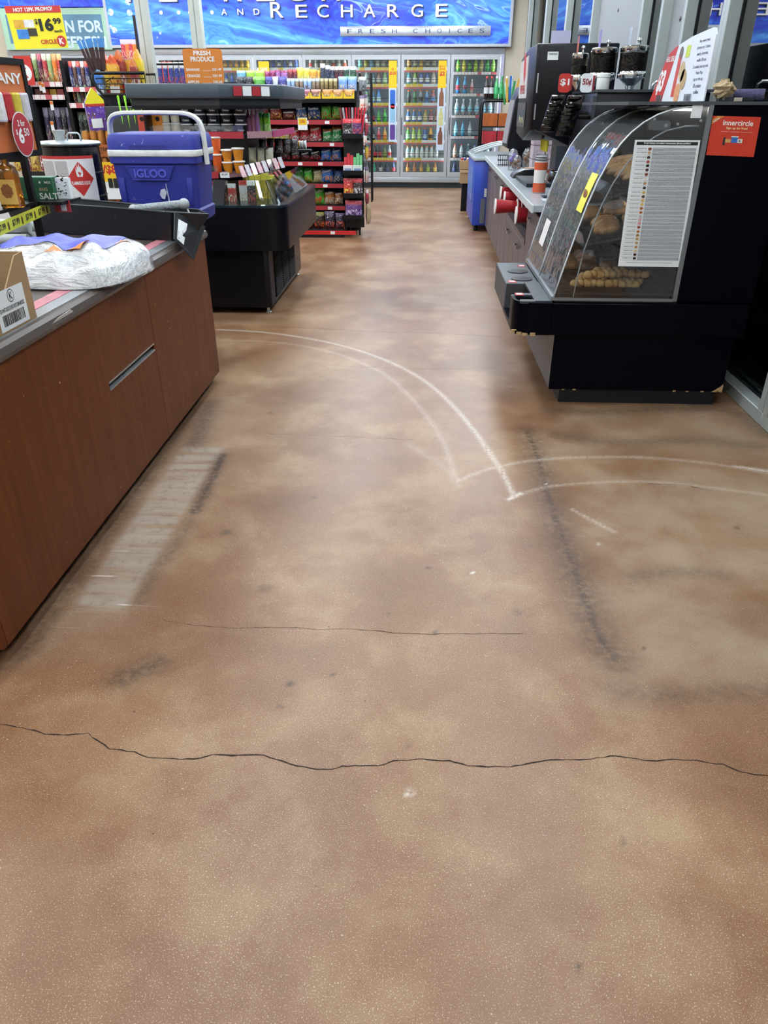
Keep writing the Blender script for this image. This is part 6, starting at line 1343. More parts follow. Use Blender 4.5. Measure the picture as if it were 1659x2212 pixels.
sp_ = MB().prism([(cxa-.22, 1.00), (cxa-.20, 1.075), (cxa+.02, 1.085), (cxa+.02, 1.0)], 'y', 5.28, 5.52).build('spout_head', M('gloss_black', '#0b0c10', .1), cs, bevel=.02, seg=3)
MB().box(cxa-.05, cxa, 5.3, 5.5, .902, 1.0).build('spout_stand', bd, cs)
beans = M('coffee_beans', '#0b0706', .45, var=.7, scale=90, bump=.8, bscale=110); hglass = GLASS('hopper_plastic', (.7, .68, .66), .01, .03)
for k, (px0, px1, pyt, pyb, lab) in enumerate(((1231, 1272, 117, 172, 'smaller bean hopper with chrome rims nearest the soda dispenser'), (1271, 1334, 105, 168, 'middle bean hopper with chrome rims'), (1334, 1402, 101, 165, 'bean hopper with chrome rims nearest the window'))):
    yh = 5.62-.12*k; a = at(px0, pyb, yh); b = at(px1, pyt, yh); r_ = (b.x-a.x)/2; cx_ = (a.x+b.x)/2; z0, z1 = a.z, b.z
    o = thing('bean_hopper', lab, 'bean hopper', (cx_, yh, 1.535), 'coffee bean hoppers')
    MB().lathe([(r_*.3, 1.535), (r_*.35, z0-.05), (r_*.9, z0-.01)], (cx_, yh, 0), 20).build('grinder_neck', chrome, o, smooth=.6)
    MB().lathe([(r_*1.0, z0-.012), (r_*1.03, z0-.008), (r_*1.03, z0+.022), (r_*1.0, z0+.026)], (cx_, yh, 0), 28).build('lower_rim', chrome, o, smooth=.6)
    MB().lathe([(r_*.97, z0+.02), (r_*.97, z1-.035-.03*(k == 0)), (.01, z1-.028-.03*(k == 0))], (cx_, yh, 0), 24).build('beans', beans, o, smooth=.6)
    MB().loft([[(cx_+r_*math.cos(q*PI/14), yh+r_*math.sin(q*PI/14), z) for q in range(28)] for z in (z0+.024, z1-.022)], cap=False).build('clear_wall', hglass, o, smooth=True)
    MB().lathe([(r_*1.0, z1-.026), (r_*1.03, z1-.022), (r_*1.03, z1), (r_*.9, z1+.006), (.01, z1+.008)], (cx_, yh, 0), 28).build('lid_rim', chrome, o, smooth=.6)
    MB().lathe([(.006, z1+.006), (.007, z1+.02), (.013, z1+.032), (.010, z1+.045), (.002, z1+.048)], (cx_+r_*.25, yh, 0), 12).build('knob', chrome, o, smooth=True)
    MB().box(cx_-r_*.45, cx_-r_*.43, yh-.03, yh+.03, z1+.006, z1+.10).build('flavour_card', [M('red_green_card', '#b85a3a', .4, var=.6, scale=30), M('violet_card', '#9a8ac8', .4, var=.4, scale=30), M('clear_card', '#b8c0c8', .3)][k], o)
# creamer jar, cards
c = at(1300, 200, 5.3); o = thing('creamer_jar', 'white plastic tub with screw lid on the coffee station', 'jar', (c.x, 5.3, 1.536))
MB().lathe([(.038, 0), (.040, .004), (.040, .062), (.036, .066)], (0, 0, 0), 18).build('jar', white, o, smooth=.6, local=True); MB().lathe([(.042, .066), (.042, .086), (.038, .088)], (0, 0, 0), 18).build('lid', white, o, smooth=.6, local=True)
for k, (px, txt) in enumerate(((1215, '$1'), (1262, '50¢'))):
    c = at(px, 200, 5.25); o = thing('price_card', ('red and white price card on the far lid rack', 'white and maroon fifty cent card on the near lid rack')[k], 'price card', (c.x, 5.2, 1.52), 'price cards on the lid racks')
    MB().prism(rrect(.075, .10, .02, 4, c.x, 1.57), 'y', 5.20, 5.204).build('card', paper if k else redp, o); lettering(txt, (c.x, 5.198, 1.573), .055, .04, M('maroon_ink', '#8a2a34', .5) if k else white, o, bold=.03); MB().box(c.x+.034, c.x+.046, 5.199, 5.2045, 1.53, 1.61).build('card_edge', M('maroon_ink', '#8a2a34', .5), o)
# lid racks
ldm = M('lid_black_gloss', '#101114', .12, coat=.5)
for k, (px0, px1, lab) in enumerate(((1190, 1222, 'black tilted lid rack farther from the bakery case'), (1226, 1262, 'black tilted lid rack nearer the bakery case'))):
    yl = 5.25-.1*k; a = at(px0, 205, yl); b = at(px1, 205, yl); zb = at(px0, 285+8*k, yl).z; zt_ = a.z
    o = thing('lid_rack', lab, 'lid rack', ((a.x+b.x)/2, yl, zb), 'tilted lid racks'); w_ = b.x-a.x; dx = -.055
    MB().hexa([(a.x+dx, yl-.03, zb), (b.x+dx, yl-.03, zb), (b.x+dx+.03, yl+.1, zb), (a.x+dx+.03, yl+.1, zb), (a.x, yl-.03, zt_), (b.x, yl-.03, zt_), (b.x+.03, yl+.1, zt_), (a.x+.03, yl+.1, zt_)]).build('housing', ldm, o, bevel=.006)
    for j in range(5):
        f_ = (j+.6)/5.2; xx = a.x+dx*f_+w_*.45; zz_ = zt_+(zb-zt_)*f_
        MB().lathe([(w_*.30, 0), (w_*.42, .004), (w_*.42, .016), (w_*.34, .02), (.01, .022)], (xx, yl-.045, zz_), 16).build('lid_stack', ldm, o, smooth=.5)
    MB().tube([(a.x+w_*.6, yl+.08, zb+.10), (cxa+.01, yl+.14, zb+.10)], .014, 8).build('stand', M('clear_grey_stand', '#2e2a28', .25), o)
# ================================================================== BAKERY CASE
bk_ = thing('bakery_case', 'black bakery case with curved clear front and pastries beside the window', 'display case', (1.2, 4.3, 0))
BY0, BY1 = 3.85, 4.94
MB().box(.79, 1.64, 3.90, 4.90, 0, .095).build('plinth', M('plinth_slate', '#151c26', .4), bk_)
MB().box(.72, 1.655, BY0, BY1, .09, .40).build('lower_body', black, bk_, bevel=.003, seg=1)
MB().box(.7195, .7205, BY0+.003, BY1, .095, .39).build('side_panel', M('taupe_side', '#59565a', .45), bk_)
# ledge: right part solid, left part an open condiment shelf
lx0, lx1 = .495, 1.69
pts = [(lx1, BY0-.02), (lx1, BY1), (.69, BY1), (.69, BY0+.14), (lx0, BY0+.14)]
for i in range(7):
    a = PI+PI/2*i/6; pts.append((lx0+.11+.11*math.cos(a), BY0-.02+.11+.11*math.sin(a)))
def fr_(z0, z1, name, mat):
    return MB().prism(pts, 'z', z0, z1)
MB().prism([(lx1, BY0-.02), (lx1, BY1), (.69, BY1), (.69, BY0-.02)], 'z', .395, .56).build('ledge_body', black, bk_, bevel=.003, seg=1)
out = []; inn = []
for i in range(8):
    a = PI+PI/2*i/7; out.append((lx0+.11+.11*math.cos(a), BY0+.09+.11*math.sin(a))); inn.append((lx0+.11+.095*math.cos(a), BY0+.09+.095*math.sin(a)))
wallp = [(.69, BY0-.02)]+out[::-1]+[(lx0, BY0+.16), (lx0+.015, BY0+.16)]+inn+[(.69, BY0-.005)]
MB().prism(wallp, 'z', .395, .56).build('ledge_front', black, bk_, smooth=.5)
lm_ = M('ledge_grey_top', '#3d4045', .45)
MB().box(lx0, .69, BY0+.16, BY0+.50, .395, .42).build('cup_well_floor', black, bk_); MB().box(lx0+.015, .69, BY0, BY0+.16, .395, .41).build('bin_floor', black, bk_)
MB().box(lx0, .69, BY0+.16, BY0+.175, .41, .56).build('divider', lm_, bk_)
MB().box(lx0, .69, BY0+.46, BY1, .395, .56).build('rear_block', lm_, bk_, bevel=.004, seg=1)
# top deck around the bin opening
MB().box(.60, .69, BY0+.0, BY0+.175, .555, .568).box(lx0+.02, .60, BY0+.13, BY0+.175, .555, .568).box(lx0+.03, .60, BY0-.012, BY0+.03, .555, .568).build('bin_surround', lm_, bk_)
MB().box(.60, .69, BY0+.175, BY0+.46, .555, .568).build('deck_strip', lm_, bk_)
MB().prism([(lx0+.10, BY0+.035), (.595, BY0+.035), (.595, BY0+.125), (lx0+.03, BY0+.125)], 'z', .46, .53).build('bin_bag', M('black_bin_bag', '#23262c', .25, var=.4, scale=20, bump=.8, bscale=30), bk_)
for k, yy_ in enumerate((BY0+.58, BY0+.80)):
    MB().lathe([(.055, 0), (.062, .001), (.062, .004), (.055, .004)], (.60, yy_, .56), 22).build('cup_ring', blackm, bk_); MB().lathe([(.0, .0), (.054, .0), (.054, .002), (0, .002)], (.60, yy_, .5605), 20).build('cup_hole', M('tan_recess', '#5a4a3c', .7), bk_)
for k, (x, y) in enumerate(((lx0+.04, BY0+.145), (lx0+.04, BY0+.50), (lx0+.15, BY0+.98))):
    tg_ = MB().box(x-.022, x+.022, y-.028, y+.028, .5685 if k == 0 else .5605, .570 if k == 0 else .562).build('red_sticker', redp, bk_); z = .5706 if k == 0 else .5626
    for q in range(3): MB().box(x-.016, x+.016, y-.016+.013*q, y-.010+.013*q, z-.0003, z+.0003).build('sticker_line', white, tg_)
tag(MB().box(.54, .66, BY0+.25, BY0+.33, .421, .475).build('napkin_pack', redp), 'red napkin packet inside the bakery ledge opening', 'packet')
tan = M('chipped_particle_board', '#b09468', .9, var=.3, scale=60)
r = random.Random(9)
chips = [(.505, .402), (.53, .396), (.56, .394), (.60, .394)]
for i, (x, z) in enumerate(chips):
    MB().box(x-.012, x+.014, BY0-.0225+max(0, (.6-x))**2*3.5+(.0 if x > .59 else 0), BY0-.012+max(0, (.6-x))**2*3.5, z-.004, z+.008+.006*r.random()).build('chipped_edge', tan, bk_)
for x in (.80, .86, 1.40, 1.47, 1.55, 1.63): MB().box(x-.008, x+.008, BY0-.001, BY0+.004, .088, .093+.004*r.random()).build('chipped_edge', tan, bk_)
MB().prism([(1.655, .09), (1.655, .135), (1.64, .12), (1.60, .09)], 'y', BY0-.001, BY0+.01).build('chipped_edge', tan, bk_)
# upper cabinet
MB().box(1.315, 1.70, BY0, BY1, .568, 1.452).build('upper_body', black, bk_, bevel=.003, seg=1)
MB().box(.93, 1.72, BY0-.01, BY1+.01, 1.452, 1.466).build('top_board', M('slate_top', '#4a4e54', .4), bk_)
MB().box(.70, 1.32, BY0, BY1, .562, .575).build('case_floor', M('case_floor_dark', '#1a1a1e', .5), bk_)
metal_ = M('grey_edge_metal', '#8a8e92', .35, metal=.6)
MB().box(1.294, 1.316, BY0-.012, BY0+.004, .575, 1.452).build('edge_strip', metal_, bk_); MB().box(.685, 1.30, BY0-.010, BY0+.002, .572, .586).build('bottom_rail', metal_, bk_)
MB().box(.682, .702, BY0, BY1, .570, .590).build('front_rail', metal_, bk_)
arc = [(.692, .585), (.719, .70), (.749, .82), (.778, .93), (.807, 1.034), (.845, 1.142), (.888, 1.237), (.925, 1.295), (.967, 1.343), (1.016, 1.383), (1.071, 1.413), (1.13, 1.433), (1.20, 1.444), (1.30, 1.449)]
acr = GLASS('acrylic_sheet', (.96, .97, .98), .07, .02)
acw = GLASS('wavy_acrylic', (.96, .97, .98), .22, .02, fog=.05)
_t = acw.node_tree; _b = _t.nodes.new('ShaderNodeBump'); _n = _t.nodes.new('ShaderNodeTexNoise'); _n.inputs['Scale'].default_value = 9; _b.inputs['Strength'].default_value = .25; _b.inputs['Distance'].default_value = .02
_t.links.new(_n.outputs['Fac'], _b.inputs['Height']); _t.links.new(_t.nodes.new('ShaderNodeTexCoord').outputs['Object'], _n.inputs['Vector']); _t.links.new(_b.outputs[0], [n for n in _t.nodes if n.type == 'BSDF_GLOSSY'][0].inputs['Normal'])
def sheet_(y0, y1, name, parent=bk_):
    a_ = [[(x, y0, z), (x, y1, z), (x+.005, y1, z-.002), (x+.005, y0, z-.002)] for x, z in arc]
    return MB().loft(a_).build(name, acw, parent, smooth=.5)
s1_ = sheet_(BY0+.003, BY0+.535, 'curved_pane'); s2_ = sheet_(BY0+.545, BY1-.003, 'curved_pane')
sp = [(x+.004, z) for x, z in arc]+[(1.30, .58), (.70, .58)]
MB().prism(sp, 'y', BY0-.002, BY0+.003).build('side_pane', acr, bk_); MB().prism(sp, 'y', BY1-.003, BY1+.002).build('side_pane', acr, bk_)
edge = M('acrylic_edge', '#d2dae2', .15)
for yy_ in (BY0, BY0+.54, BY1): MB().tube([(x, yy_, z) for x, z in arc], .004, 6).build('pane_edge', edge, bk_, smooth=True)
in2 = [at(*p, 3.868) for p in ((1238, 642), (1249, 590), (1262, 540), (1280, 490), (1300, 442), (1325, 395), (1355, 352), (1385, 318), (1412, 297), (1440, 282), (1480, 273), (1510, 272))]
MB().tube(in2, .0035, 6).build('inner_edge', edge, bk_, smooth=True)
for x, z in ((.79, .80), (.90, 1.03), (1.06, 1.37)):
    br = MB().prism(rrect(.10, .04, .018, 5, x+.03, z), 'y', BY0+.006, BY0+.012).build('clear_bracket', clear, bk_)
    MB().lathe([(.008, 0), (.008, .006), (.003, .008)], (x+.06, BY0+.004, z), 10, 'y').build('screw', chrome, br)
for x, z in ((1.06, 1.395), (1.17, 1.375), (1.27, 1.39)): MB().lathe([(.006, -.004), (.006, .003)], (x, BY0-.002, z), 8, 'y').build('screw', chrome, bk_)
cse = M('case_fill_glow', '#fff6e6', .5, emit=5); MB().box(1.24, 1.27, BY0+.06, BY1-.06, 1.428, 1.438).build('light_strip', cse, bk_); MB().box(1.27, 1.30, BY0+.06, BY1-.06, .99, 1.0).build('light_strip', cse, bk_)  # two added glowing strips that brighten the case interior
# shelves and trays
shd = M('case_shelf', '#26282d', .45); trd = M('baking_tray', '#1d1c1e', .4)
SH = [(.735, .605, .0), (.83, .845, .09), (.93, 1.075, .10)]
for i, (x0, z, sl) in enumerate(SH):
    x1 = 1.31; dz = sl
    def sz(x): return z+dz*(x-x0)/(x1-x0)
    s_ = MB().hexa([(x0, BY0+.03, sz(x0)-.012), (x1, BY0+.03, sz(x1)-.012), (x1, BY1-.03, sz(x1)-.012), (x0, BY1-.03, sz(x0)-.012), (x0, BY0+.03, sz(x0)), (x1, BY0+.03, sz(x1)), (x1, BY1-.03, sz(x1)), (x0, BY1-.03, sz(x0))]).build('shelf', shd, bk_)
    MB().hexa([(x0-.008, BY0+.03, sz(x0)-.02), (x0-.002, BY0+.03, sz(x0)-.02), (x0-.002, BY1-.03, sz(x0)-.02), (x0-.008, BY1-.03, sz(x0)-.02), (x0-.03, BY0+.03, sz(x0)+.05), (x0-.024, BY0+.03, sz(x0)+.05), (x0-.024, BY1-.03, sz(x0)+.05), (x0-.03, BY1-.03, sz(x0)+.05)]).build('clear_lip', clear, s_)
    for q in range(16): MB().box(x0+.01, x0+.05, BY0+.05+.06*q, BY0+.056+.06*q, sz(x0+.03)+.0, sz(x0+.03)+.003).build('wire_rib', blackm, s_)
def pastry_mat(name, c1, c2):
    if name in MATS: return MATS[name]
    t = NT(name); v = t.obj(); n = t.noise(v, 26, 3); n2 = t.noise(v, 90, 2)
    c = t.ramp(n, [(.3, c1), (.6, c2)]); c = t.mix(t.math('MULTIPLY', t.step(n2, .6, .7), .5), c, col('#f2e2c0')); t.l(c, t.b.inputs['Base Color']); t.b.inputs['Roughness'].default_value = .4; t.bump(n, .5, .01); MATS[name] = t.m; return t.m
twm = pastry_mat('golden_twist', '#b87a34', '#e8c078'); bnm = pastry_mat('glazed_bun', '#a86a34', '#d8a868'); dnm = pastry_mat('brown_danish', '#7a4a26', '#b8824a'); mfm = pastry_mat('dark_muffin', '#4a3444', '#7a5a54'); flt = pastry_mat('flat_streusel', '#8a5c34', '#caa06a')
def tray(x0, x1, y0, y1, z, lab, tilt=0.0):
    o = thing('baking_tray', lab, 'tray', ((x0+x1)/2, (y0+y1)/2, z), 'black pastry trays in the bakery case'); cx_, cy_ = (x0+x1)/2, (y0+y1)/2
    o.rotation_euler = (0, -tilt, 0)
    MB().prism(rrect(x1-x0, y1-y0, .03, 4), 'z', 0, .004).build('base', trd, o, local=True)
    ro = rrect(x1-x0, y1-y0, .03, 4); ri = rrect(x1-x0-.012, y1-y0-.012, .026, 4)
    MB().loft([[(p[0], p[1], .002) for p in ro], [(p[0]*1.03, p[1]*1.03, .022) for p in ro], [(p[0]*1.03, p[1]*1.03, .022) for p in ri], [(p[0], p[1], .004) for p in ri]], cap=False).build('rim', trd, o, smooth=.6, local=True)
    return o
tray(.80, 1.24, 3.90, 4.30, .607, 'black pastry tray of golden twists at the bottom front'); tray(.80, 1.24, 4.38, 4.84, .607, 'black pastry tray of danishes at the bottom rear')
tray(.88, 1.26, 3.90, 4.32, .8925, 'black pastry tray of oval buns on the middle shelf', .185); tray(.88, 1.26, 4.38, 4.84, .8925, 'black pastry tray at the rear of the middle shelf', .185)
tray(.97, 1.28, 3.92, 4.80, 1.129, 'black pastry tray of flat pastries on the top shelf', .257)
def twist(x, y, z, L, rz, lab):
    o = thing('twisted_pastry', lab, 'pastry', (x, y, z), 'golden twisted pastries on the bottom tray', rotz=rz); n = 5
    mb = MB()
    for k in range(n): mb.ell((-L/2+L*(k+.5)/n, .006*(1 if k % 2 else -1), .022), L/n*.72, .03, .022, 10, 6)
    mb.build('dough', twm, o, smooth=True, local=True); return o
tw = [(.88, 3.97, 0, .1), (1.06, 3.96, 0, -.08), (.92, 4.06, 0, .15), (1.10, 4.05, 0, 0), (.96, 4.15, 0, -.1), (1.13, 4.14, 0, .12), (.95, 4.01, .04, .2), (1.12, 4.03, .04, -.1), (1.02, 4.10, .04, .05)]
for i, (x, y, dz, rz) in enumerate(tw): twist(x, y, .612+dz, .17, rz, 'golden twisted pastry on the bottom tray, %s' % ('front left', 'front right', 'second row left', 'second row right', 'third row left', 'third row right', 'top of the pile, left', 'top of the pile, right', 'top of the pile, rear')[i])
def blobp(name, x, y, z, rx_, ry_, rz_, m, lab, grp, tilt=0):
    o = MB().ell((0, 0, rz_*.8), rx_, ry_, rz_, 14, 8).build(name, m, smooth=True); o.location = (x, y, z); o.rotation_euler = (0, -tilt, 0); return tag(o, lab, 'pastry', grp)
for i, (x, y, m) in enumerate(((.86, 4.45, dnm), (.98, 4.46, mfm), (1.10, 4.46, dnm), (.87, 4.58, dnm), (1.0, 4.6, dnm), (1.13, 4.6, mfm), (.88, 4.72, dnm), (1.02, 4.73, dnm))):
    lb = '%s on the rear bottom tray, %s' % ('dark muffin' if m is mfm else 'brown danish', ('front left', 'front middle', 'front right', 'middle left', 'centre', 'middle right', 'rear left', 'rear middle')[i])
    o = thing('danish' if m is dnm else 'muffin', lb, 'pastry', (x, y, .612), 'danishes and muffins on the rear bottom tray')
    MB().lathe([(.05, 0), (.062, .012), (.060, .03), (.045, .045), (.028, .04), (.02, .034), (.005, .036)], (0, 0, 0), 14).build('dough', m, o, smooth=True, local=True)
for i, (x, y) in enumerate(((.95, 3.98), (1.10, 3.97), (.97, 4.09), (1.12, 4.08), (.98, 4.20), (1.14, 4.20), (.96, 4.46), (1.10, 4.47), (.98, 4.62), (1.13, 4.63))):
    blobp('oval_bun', x, y, .8925+.187*(x-1.07)+.006, .07, .045, .034, bnm, 'glazed oval bun on the middle shelf, %s' % ('first row left', 'first row right', 'second row left', 'second row right', 'third row left', 'third row right', 'fourth row left', 'fourth row right', 'fifth row left', 'fifth row right')[i], 'oval buns on the middle shelf', .185)
for i, (y) in enumerate((4.02, 4.20, 4.38, 4.56, 4.72)):
    blobp('flat_pastry', 1.125, y, 1.139, .13, .08, .03, flt, 'large flat streusel pastry on the top shelf, %s from the front' % ORD[i], 'flat pastries on the top shelf', .257)
# ---- posted sheets
pp = thing('ingredient_sheet', 'tall white bakery ingredient sheet taped on the case side', 'notice', (1.14, BY0-.004, .745))
q00, q10, q11, q01 = at(1335, 575, 3.846), at(1468, 577, 3.846), at(1513, 303, 3.846), at(1372, 302, 3.846)
for p in (q00, q10, q11, q01): p.y = 3.845
PW = (q10-q00).length; PH = (q01-q00).length; PX = (q10-q00).normalized(); PU = (q01-q00).normalized()
def bq(s, t_): return (q00*(1-s)+q10*s)*(1-t_)+(q01*(1-s)+q11*s)*t_
def sheetq(s0, s1, t0, t1, y): return [tuple(Vector((bq(s, t_).x, y, bq(s, t_).z))) for s, t_ in ((s0, t0), (s1, t0), (s1, t1), (s0, t1))]
sh0 = MB().hexa(sheetq(0, 1, 0, 1, 3.8455)+sheetq(0, 1, 0, 1, 3.8475)).build('sheet', paper, pp)
MB().hexa(sheetq(.03, .97, .963, .987, 3.8445)+sheetq(.03, .97, .963, .987, 3.8455)).build('header_bar', ink, sh0)
def PT(s, t_, y=3.844): v_ = bq(s, t_); return Vector((v_.x, y, v_.z))
lettering('Fresh bakery ingredient statements (donut peddler)', PT(.5, .975), PW*.70, .0105, white, sh0, PX, PU)
def fine_mat():
    t = NT('fine_type'); v = t.obj(); s = t.sep(v)
    ln = t.math('FRACT', t.math('MULTIPLY', s[2], 330.0)); n = t.noise(t.mapv(v, scale=(420, 1, 330)), 1.0, 1)
    c = t.mix(t.math('MULTIPLY', t.step(ln, .35, .45), t.step(n, .36, .42)), col('#dfe5ea'), col('#4b5058')); t.l(c, t.b.inputs['Base Color']); t.b.inputs['Roughness'].default_value = .6; return t.m
ftm = fine_mat(); r = random.Random(2); tcur = .945
names = ['APPLE FRITTER', 'APPLE TURNOVER', 'BOSTON CREAM', 'BUTTER CROISSANT', 'CHOCOLATE RING', 'CHOCOLATE ICED', 'CINNAMON ROLL', 'CINNAMON TWIST', 'CRULLER', 'DOUBLE CHOCOLATE', 'GLAZED RING', 'MAPLE BAR', 'DONUT HOLE', 'PASTRY TWIST', 'CINNAMON SUGAR', 'GLAZED HOLE', 'SUGAR RING', 'STRAWBERRY', 'STRAWBERRY RING', 'RED VELVET', 'GLAZED TWIST', 'CHEESE DANISH', 'APPLE DANISH', 'GLAZED BAR', 'MAPLE LONG', 'CREAM LONG', 'CHOC CUP', 'BLUEBERRY CUP']
icol = ['#7a4030', '#c8a070', '#3a2420', '#a05038', '#2a2224', '#4a2a2c', '#8a4a34', '#e0dcd4', '#b08a5a', '#2a2a30', '#d8a850', '#5a3a28', '#d8a850', '#d8b050', '#a8602e', '#b8602e', '#c8c0b8', '#d8a0a8', '#d88a8a', '#8a3a3a', '#b8702e', '#a8742e', '#b8904a', '#c09a5a', '#b88a4a', '#d8c08a', '#4a1c20', '#28202c']
for i in range(28):
    hgt = r.choice((.022, .026, .03)); s0 = .30
    MB().hexa(sheetq(.29, .96-r.random()*.03, tcur-hgt, tcur-.002, 3.8447)+sheetq(.29, .96, tcur-hgt, tcur-.002, 3.8454)).build('text_block', ftm, sh0, norm=False)
    MB().hexa(sheetq(.02, .97, tcur-hgt-.0035, tcur-hgt-.0025, 3.8448)+sheetq(.02, .97, tcur-hgt-.0035, tcur-hgt-.0025, 3.8454)).build('rule_line', M('rule_grey', '#8a9096', .6), sh0, norm=False)
    cc = PT(.245, tcur-hgt/2); MB().poly([tuple(cc+PX*(.0085*math.cos(a_))+PU*(.0062*math.sin(a_)*(1+.15*math.sin(3*a_+i)))) for a_ in np.arange(0, 6.28, .6)]).build('pastry_icon', M('icon_'+icol[i][1:], icol[i], .5, var=.2, scale=60), sh0, norm=False)
    lettering(names[i], PT(.125, tcur-hgt/2+.003), .045, .0042, ink, sh0, PX, PU, bold=.01)
    tcur -= hgt+.0055
lettering('ADDITIONAL NUTRITION INFORMATION AVAILABLE UPON REQUEST', PT(.5, .033), PW*.75, .0045, ink, sh0, PX, PU, bold=.0)
ns = thing('loyalty_notice', 'orange red notice reading innercircle on the black case side', 'notice', (1.43, BY0, 1.25))
g00, g10, g11, g01 = [Vector((v_.x, 3.846, v_.z)) for v_ in (at(1525, 335, 3.846), at(1628, 339, 3.846), at(1644, 253, 3.846), at(1540, 250, 3.846))]
def gq(s, t_, y): v_ = (g00*(1-s)+g10*s)*(1-t_)+(g01*(1-s)+g11*s)*t_; return Vector((v_.x, y, v_.z))
nb = MB().hexa([tuple(gq(s, t_, 3.8455)) for s, t_ in ((0, 0), (1, 0), (1, 1), (0, 1))]+[tuple(gq(s, t_, 3.8475)) for s, t_ in ((0, 0), (1, 0), (1, 1), (0, 1))]).build('sheet', M('vermilion_print', '#d8412c', .5, var=.04), ns)
GXv = (g10-g00).normalized(); GU = (g01-g00).normalized(); GW = (g10-g00).length; GH = (g01-g00).length
lettering('innercircle', gq(.55, .84, 3.8447), GW*.62, GH*.14, M('notice_white', '#f6eee4', .5), nb, GXv, GU, bold=.02)
lettering('Sign up for free!', gq(.54, .70, 3.8447), GW*.44, GH*.075, M('notice_cream', '#f4d8a0', .5), nb, GXv, GU, bold=.03)
lettering('FUEL REWARDS  |  FOOD REWARDS  |  AND SO MUCH MORE!', gq(.55, .61, 3.8447), GW*.66, GH*.022, MATS['notice_white'], nb, GXv, GU, bold=.0)
MB().poly([tuple(gq(s, t_, 3.8447)) for s, t_ in ((0, .78), (.24, 1), (.10, 1), (0, .90))]).build('corner_band', M('notice_amber', '#e0903a', .5), nb, norm=False); lettering('NEW!', gq(.085, .90, 3.8443), GW*.14, GH*.05, MATS['notice_white'], nb, (GXv+GU*.62), (GU-GXv*.62))
for s0, s1, t0, t1, c_ in ((.47, .60, .34, .48, '#3a78c8'), (.46, .61, .48, .51, '#f2efe8'), (.60, .70, .34, .44, '#efe9e2'), (.34, .46, .34, .43, '#d8a868'), (.30, .345, .27, .47, '#2a2a30')):
    MB().poly([tuple(gq(s, t_, 3.8446)) for s, t_ in ((s0, t0), (s1, t0), (s1, t1), (s0, t1))]).build('snack_picture', M('snack_picture_'+c_[1:], c_, .5, var=.2, scale=60), nb, norm=False)
lettering('K', gq(.65, .39, 3.8443), GW*.045, GH*.06, ink, nb, GXv, GU, bold=.04)
k0 = at(1505, 240, 3.846); tag(panel((k0.x, 3.8445, k0.z), .047, .056, t=.0015).build('sticker', paper), 'small blank white sticker at the top corner of the case side', 'sticker')
k1 = atx(1172, 480, .70); st_ = thing('hygiene_sticker', 'narrow white printed sticker on the curved case front', 'sticker', (.71, 4.55, .72))
def arcx(z): return float(np.interp(z, [q[1] for q in arc], [q[0] for q in arc]))
rows_ = [[(arcx(z)-.0025, 4.56, z), (arcx(z)-.0025, 4.72, z)] for z in np.linspace(.72, .86, 5)]
MB().loft(rows_, closed=False, cap=False).build('sheet', M('sticker_print', '#e4dfdc', .5, var=.25, scale=70), st_, norm=False)
ys_ = thing('cookie_sticker', 'yellow vertical sticker with cookie picture on the curved case front', 'sticker', (.85, 4.0, 1.0))
rows_ = [[(arcx(z)-.003, 3.90, z), (arcx(z)-.003, 4.04, z)] for z in np.linspace(.985, 1.16, 6)]
yst = MB().loft(rows_, closed=False, cap=False).build('sheet', M('lemon_sticker', '#e8e04a', .5, var=.2, scale=40), ys_, norm=False)
MB().ell((arcx(1.06)-.003, 3.97, 1.06), .004, .045, .03, 14, 6).build('cookie_picture', M('cookie_brown', '#8a5a34', .6, var=.4, scale=80), ys_, smooth=True)
# ---- deal sign on top, facing the customers
ds = thing('deal_sign', 'large red and white three dollar deal sign standing on the bakery case', 'sign', (1.31, 4.4, 1.466))
dp = [(4.90, 1.468), (3.97, 1.468), (3.96, 1.73), (3.98, 1.755), (4.02, 1.76), (4.30, 1.745), (4.55, 1.715), (4.64, 1.69), (4.68, 1.67)]
MB().prism(dp, 'x', 1.305, 1.312).build('board', M('deal_white', '#e6eaf2', .4, var=.03), ds)
MB().prism([(4.90, 1.469), (4.66, 1.469), (4.50, 1.72), (4.55, 1.714), (4.64, 1.69), (4.68, 1.67)], 'x', 1.3035, 1.305).build('red_panel', redp, ds)
DXv, DU = (0, -1, 0), (0, 0, 1)
lettering('MEAL DEAL!', (1.303, 4.60, 1.665), .15, .028, white, ds, DXv, (0, -.5, 1)); lettering('$3', (1.303, 4.72, 1.56), .12, .13, white, ds, DXv, (0, -.5, 1), bold=.05)
txts = ['Any sweet treat', '(choose any 1 donut,', 'pastry, brownie,', 'muffin OR any', '2 cookies) and any size', 'Polar Pop', '(up to 44 oz)', 'OR a medium', 'coffee']
for i, s in enumerate(txts):
    lettering(s, (1.3042, 4.10, 1.715-.026*i), .0085*len(s)+.02, .017, M('navy_text', '#2a3050', .5), ds, DXv, DU, bold=.01)
MB().prism([(4.50, 1.49), (4.45, 1.49), (4.41, 1.68), (4.46, 1.69)], 'x', 1.3035, 1.305).build('cup_picture', M('cup_red', '#c84a44', .5, var=.2, scale=20), ds)
for (y, z, r_, c_) in ((4.43, 1.685, .026, '#6a6058'), (4.37, 1.60, .045, '#c8b088'), (4.33, 1.565, .045, '#b89a70'), (4.40, 1.505, .045, '#d89a68')): MB().lathe([(0, 0), (r_, 0), (r_, .0012), (0, .0012)], (1.3028, y, z), 20, 'x').build('snack_picture', M('dp_'+c_[1:], c_, .5, var=.4, scale=50), ds)
MB().prism([(4.36, 1.66), (4.30, 1.66), (4.29, 1.71), (4.35, 1.71)], 'x', 1.3035, 1.305).build('lime_flag', M('lime_flag', '#c8d84a', .5), ds)
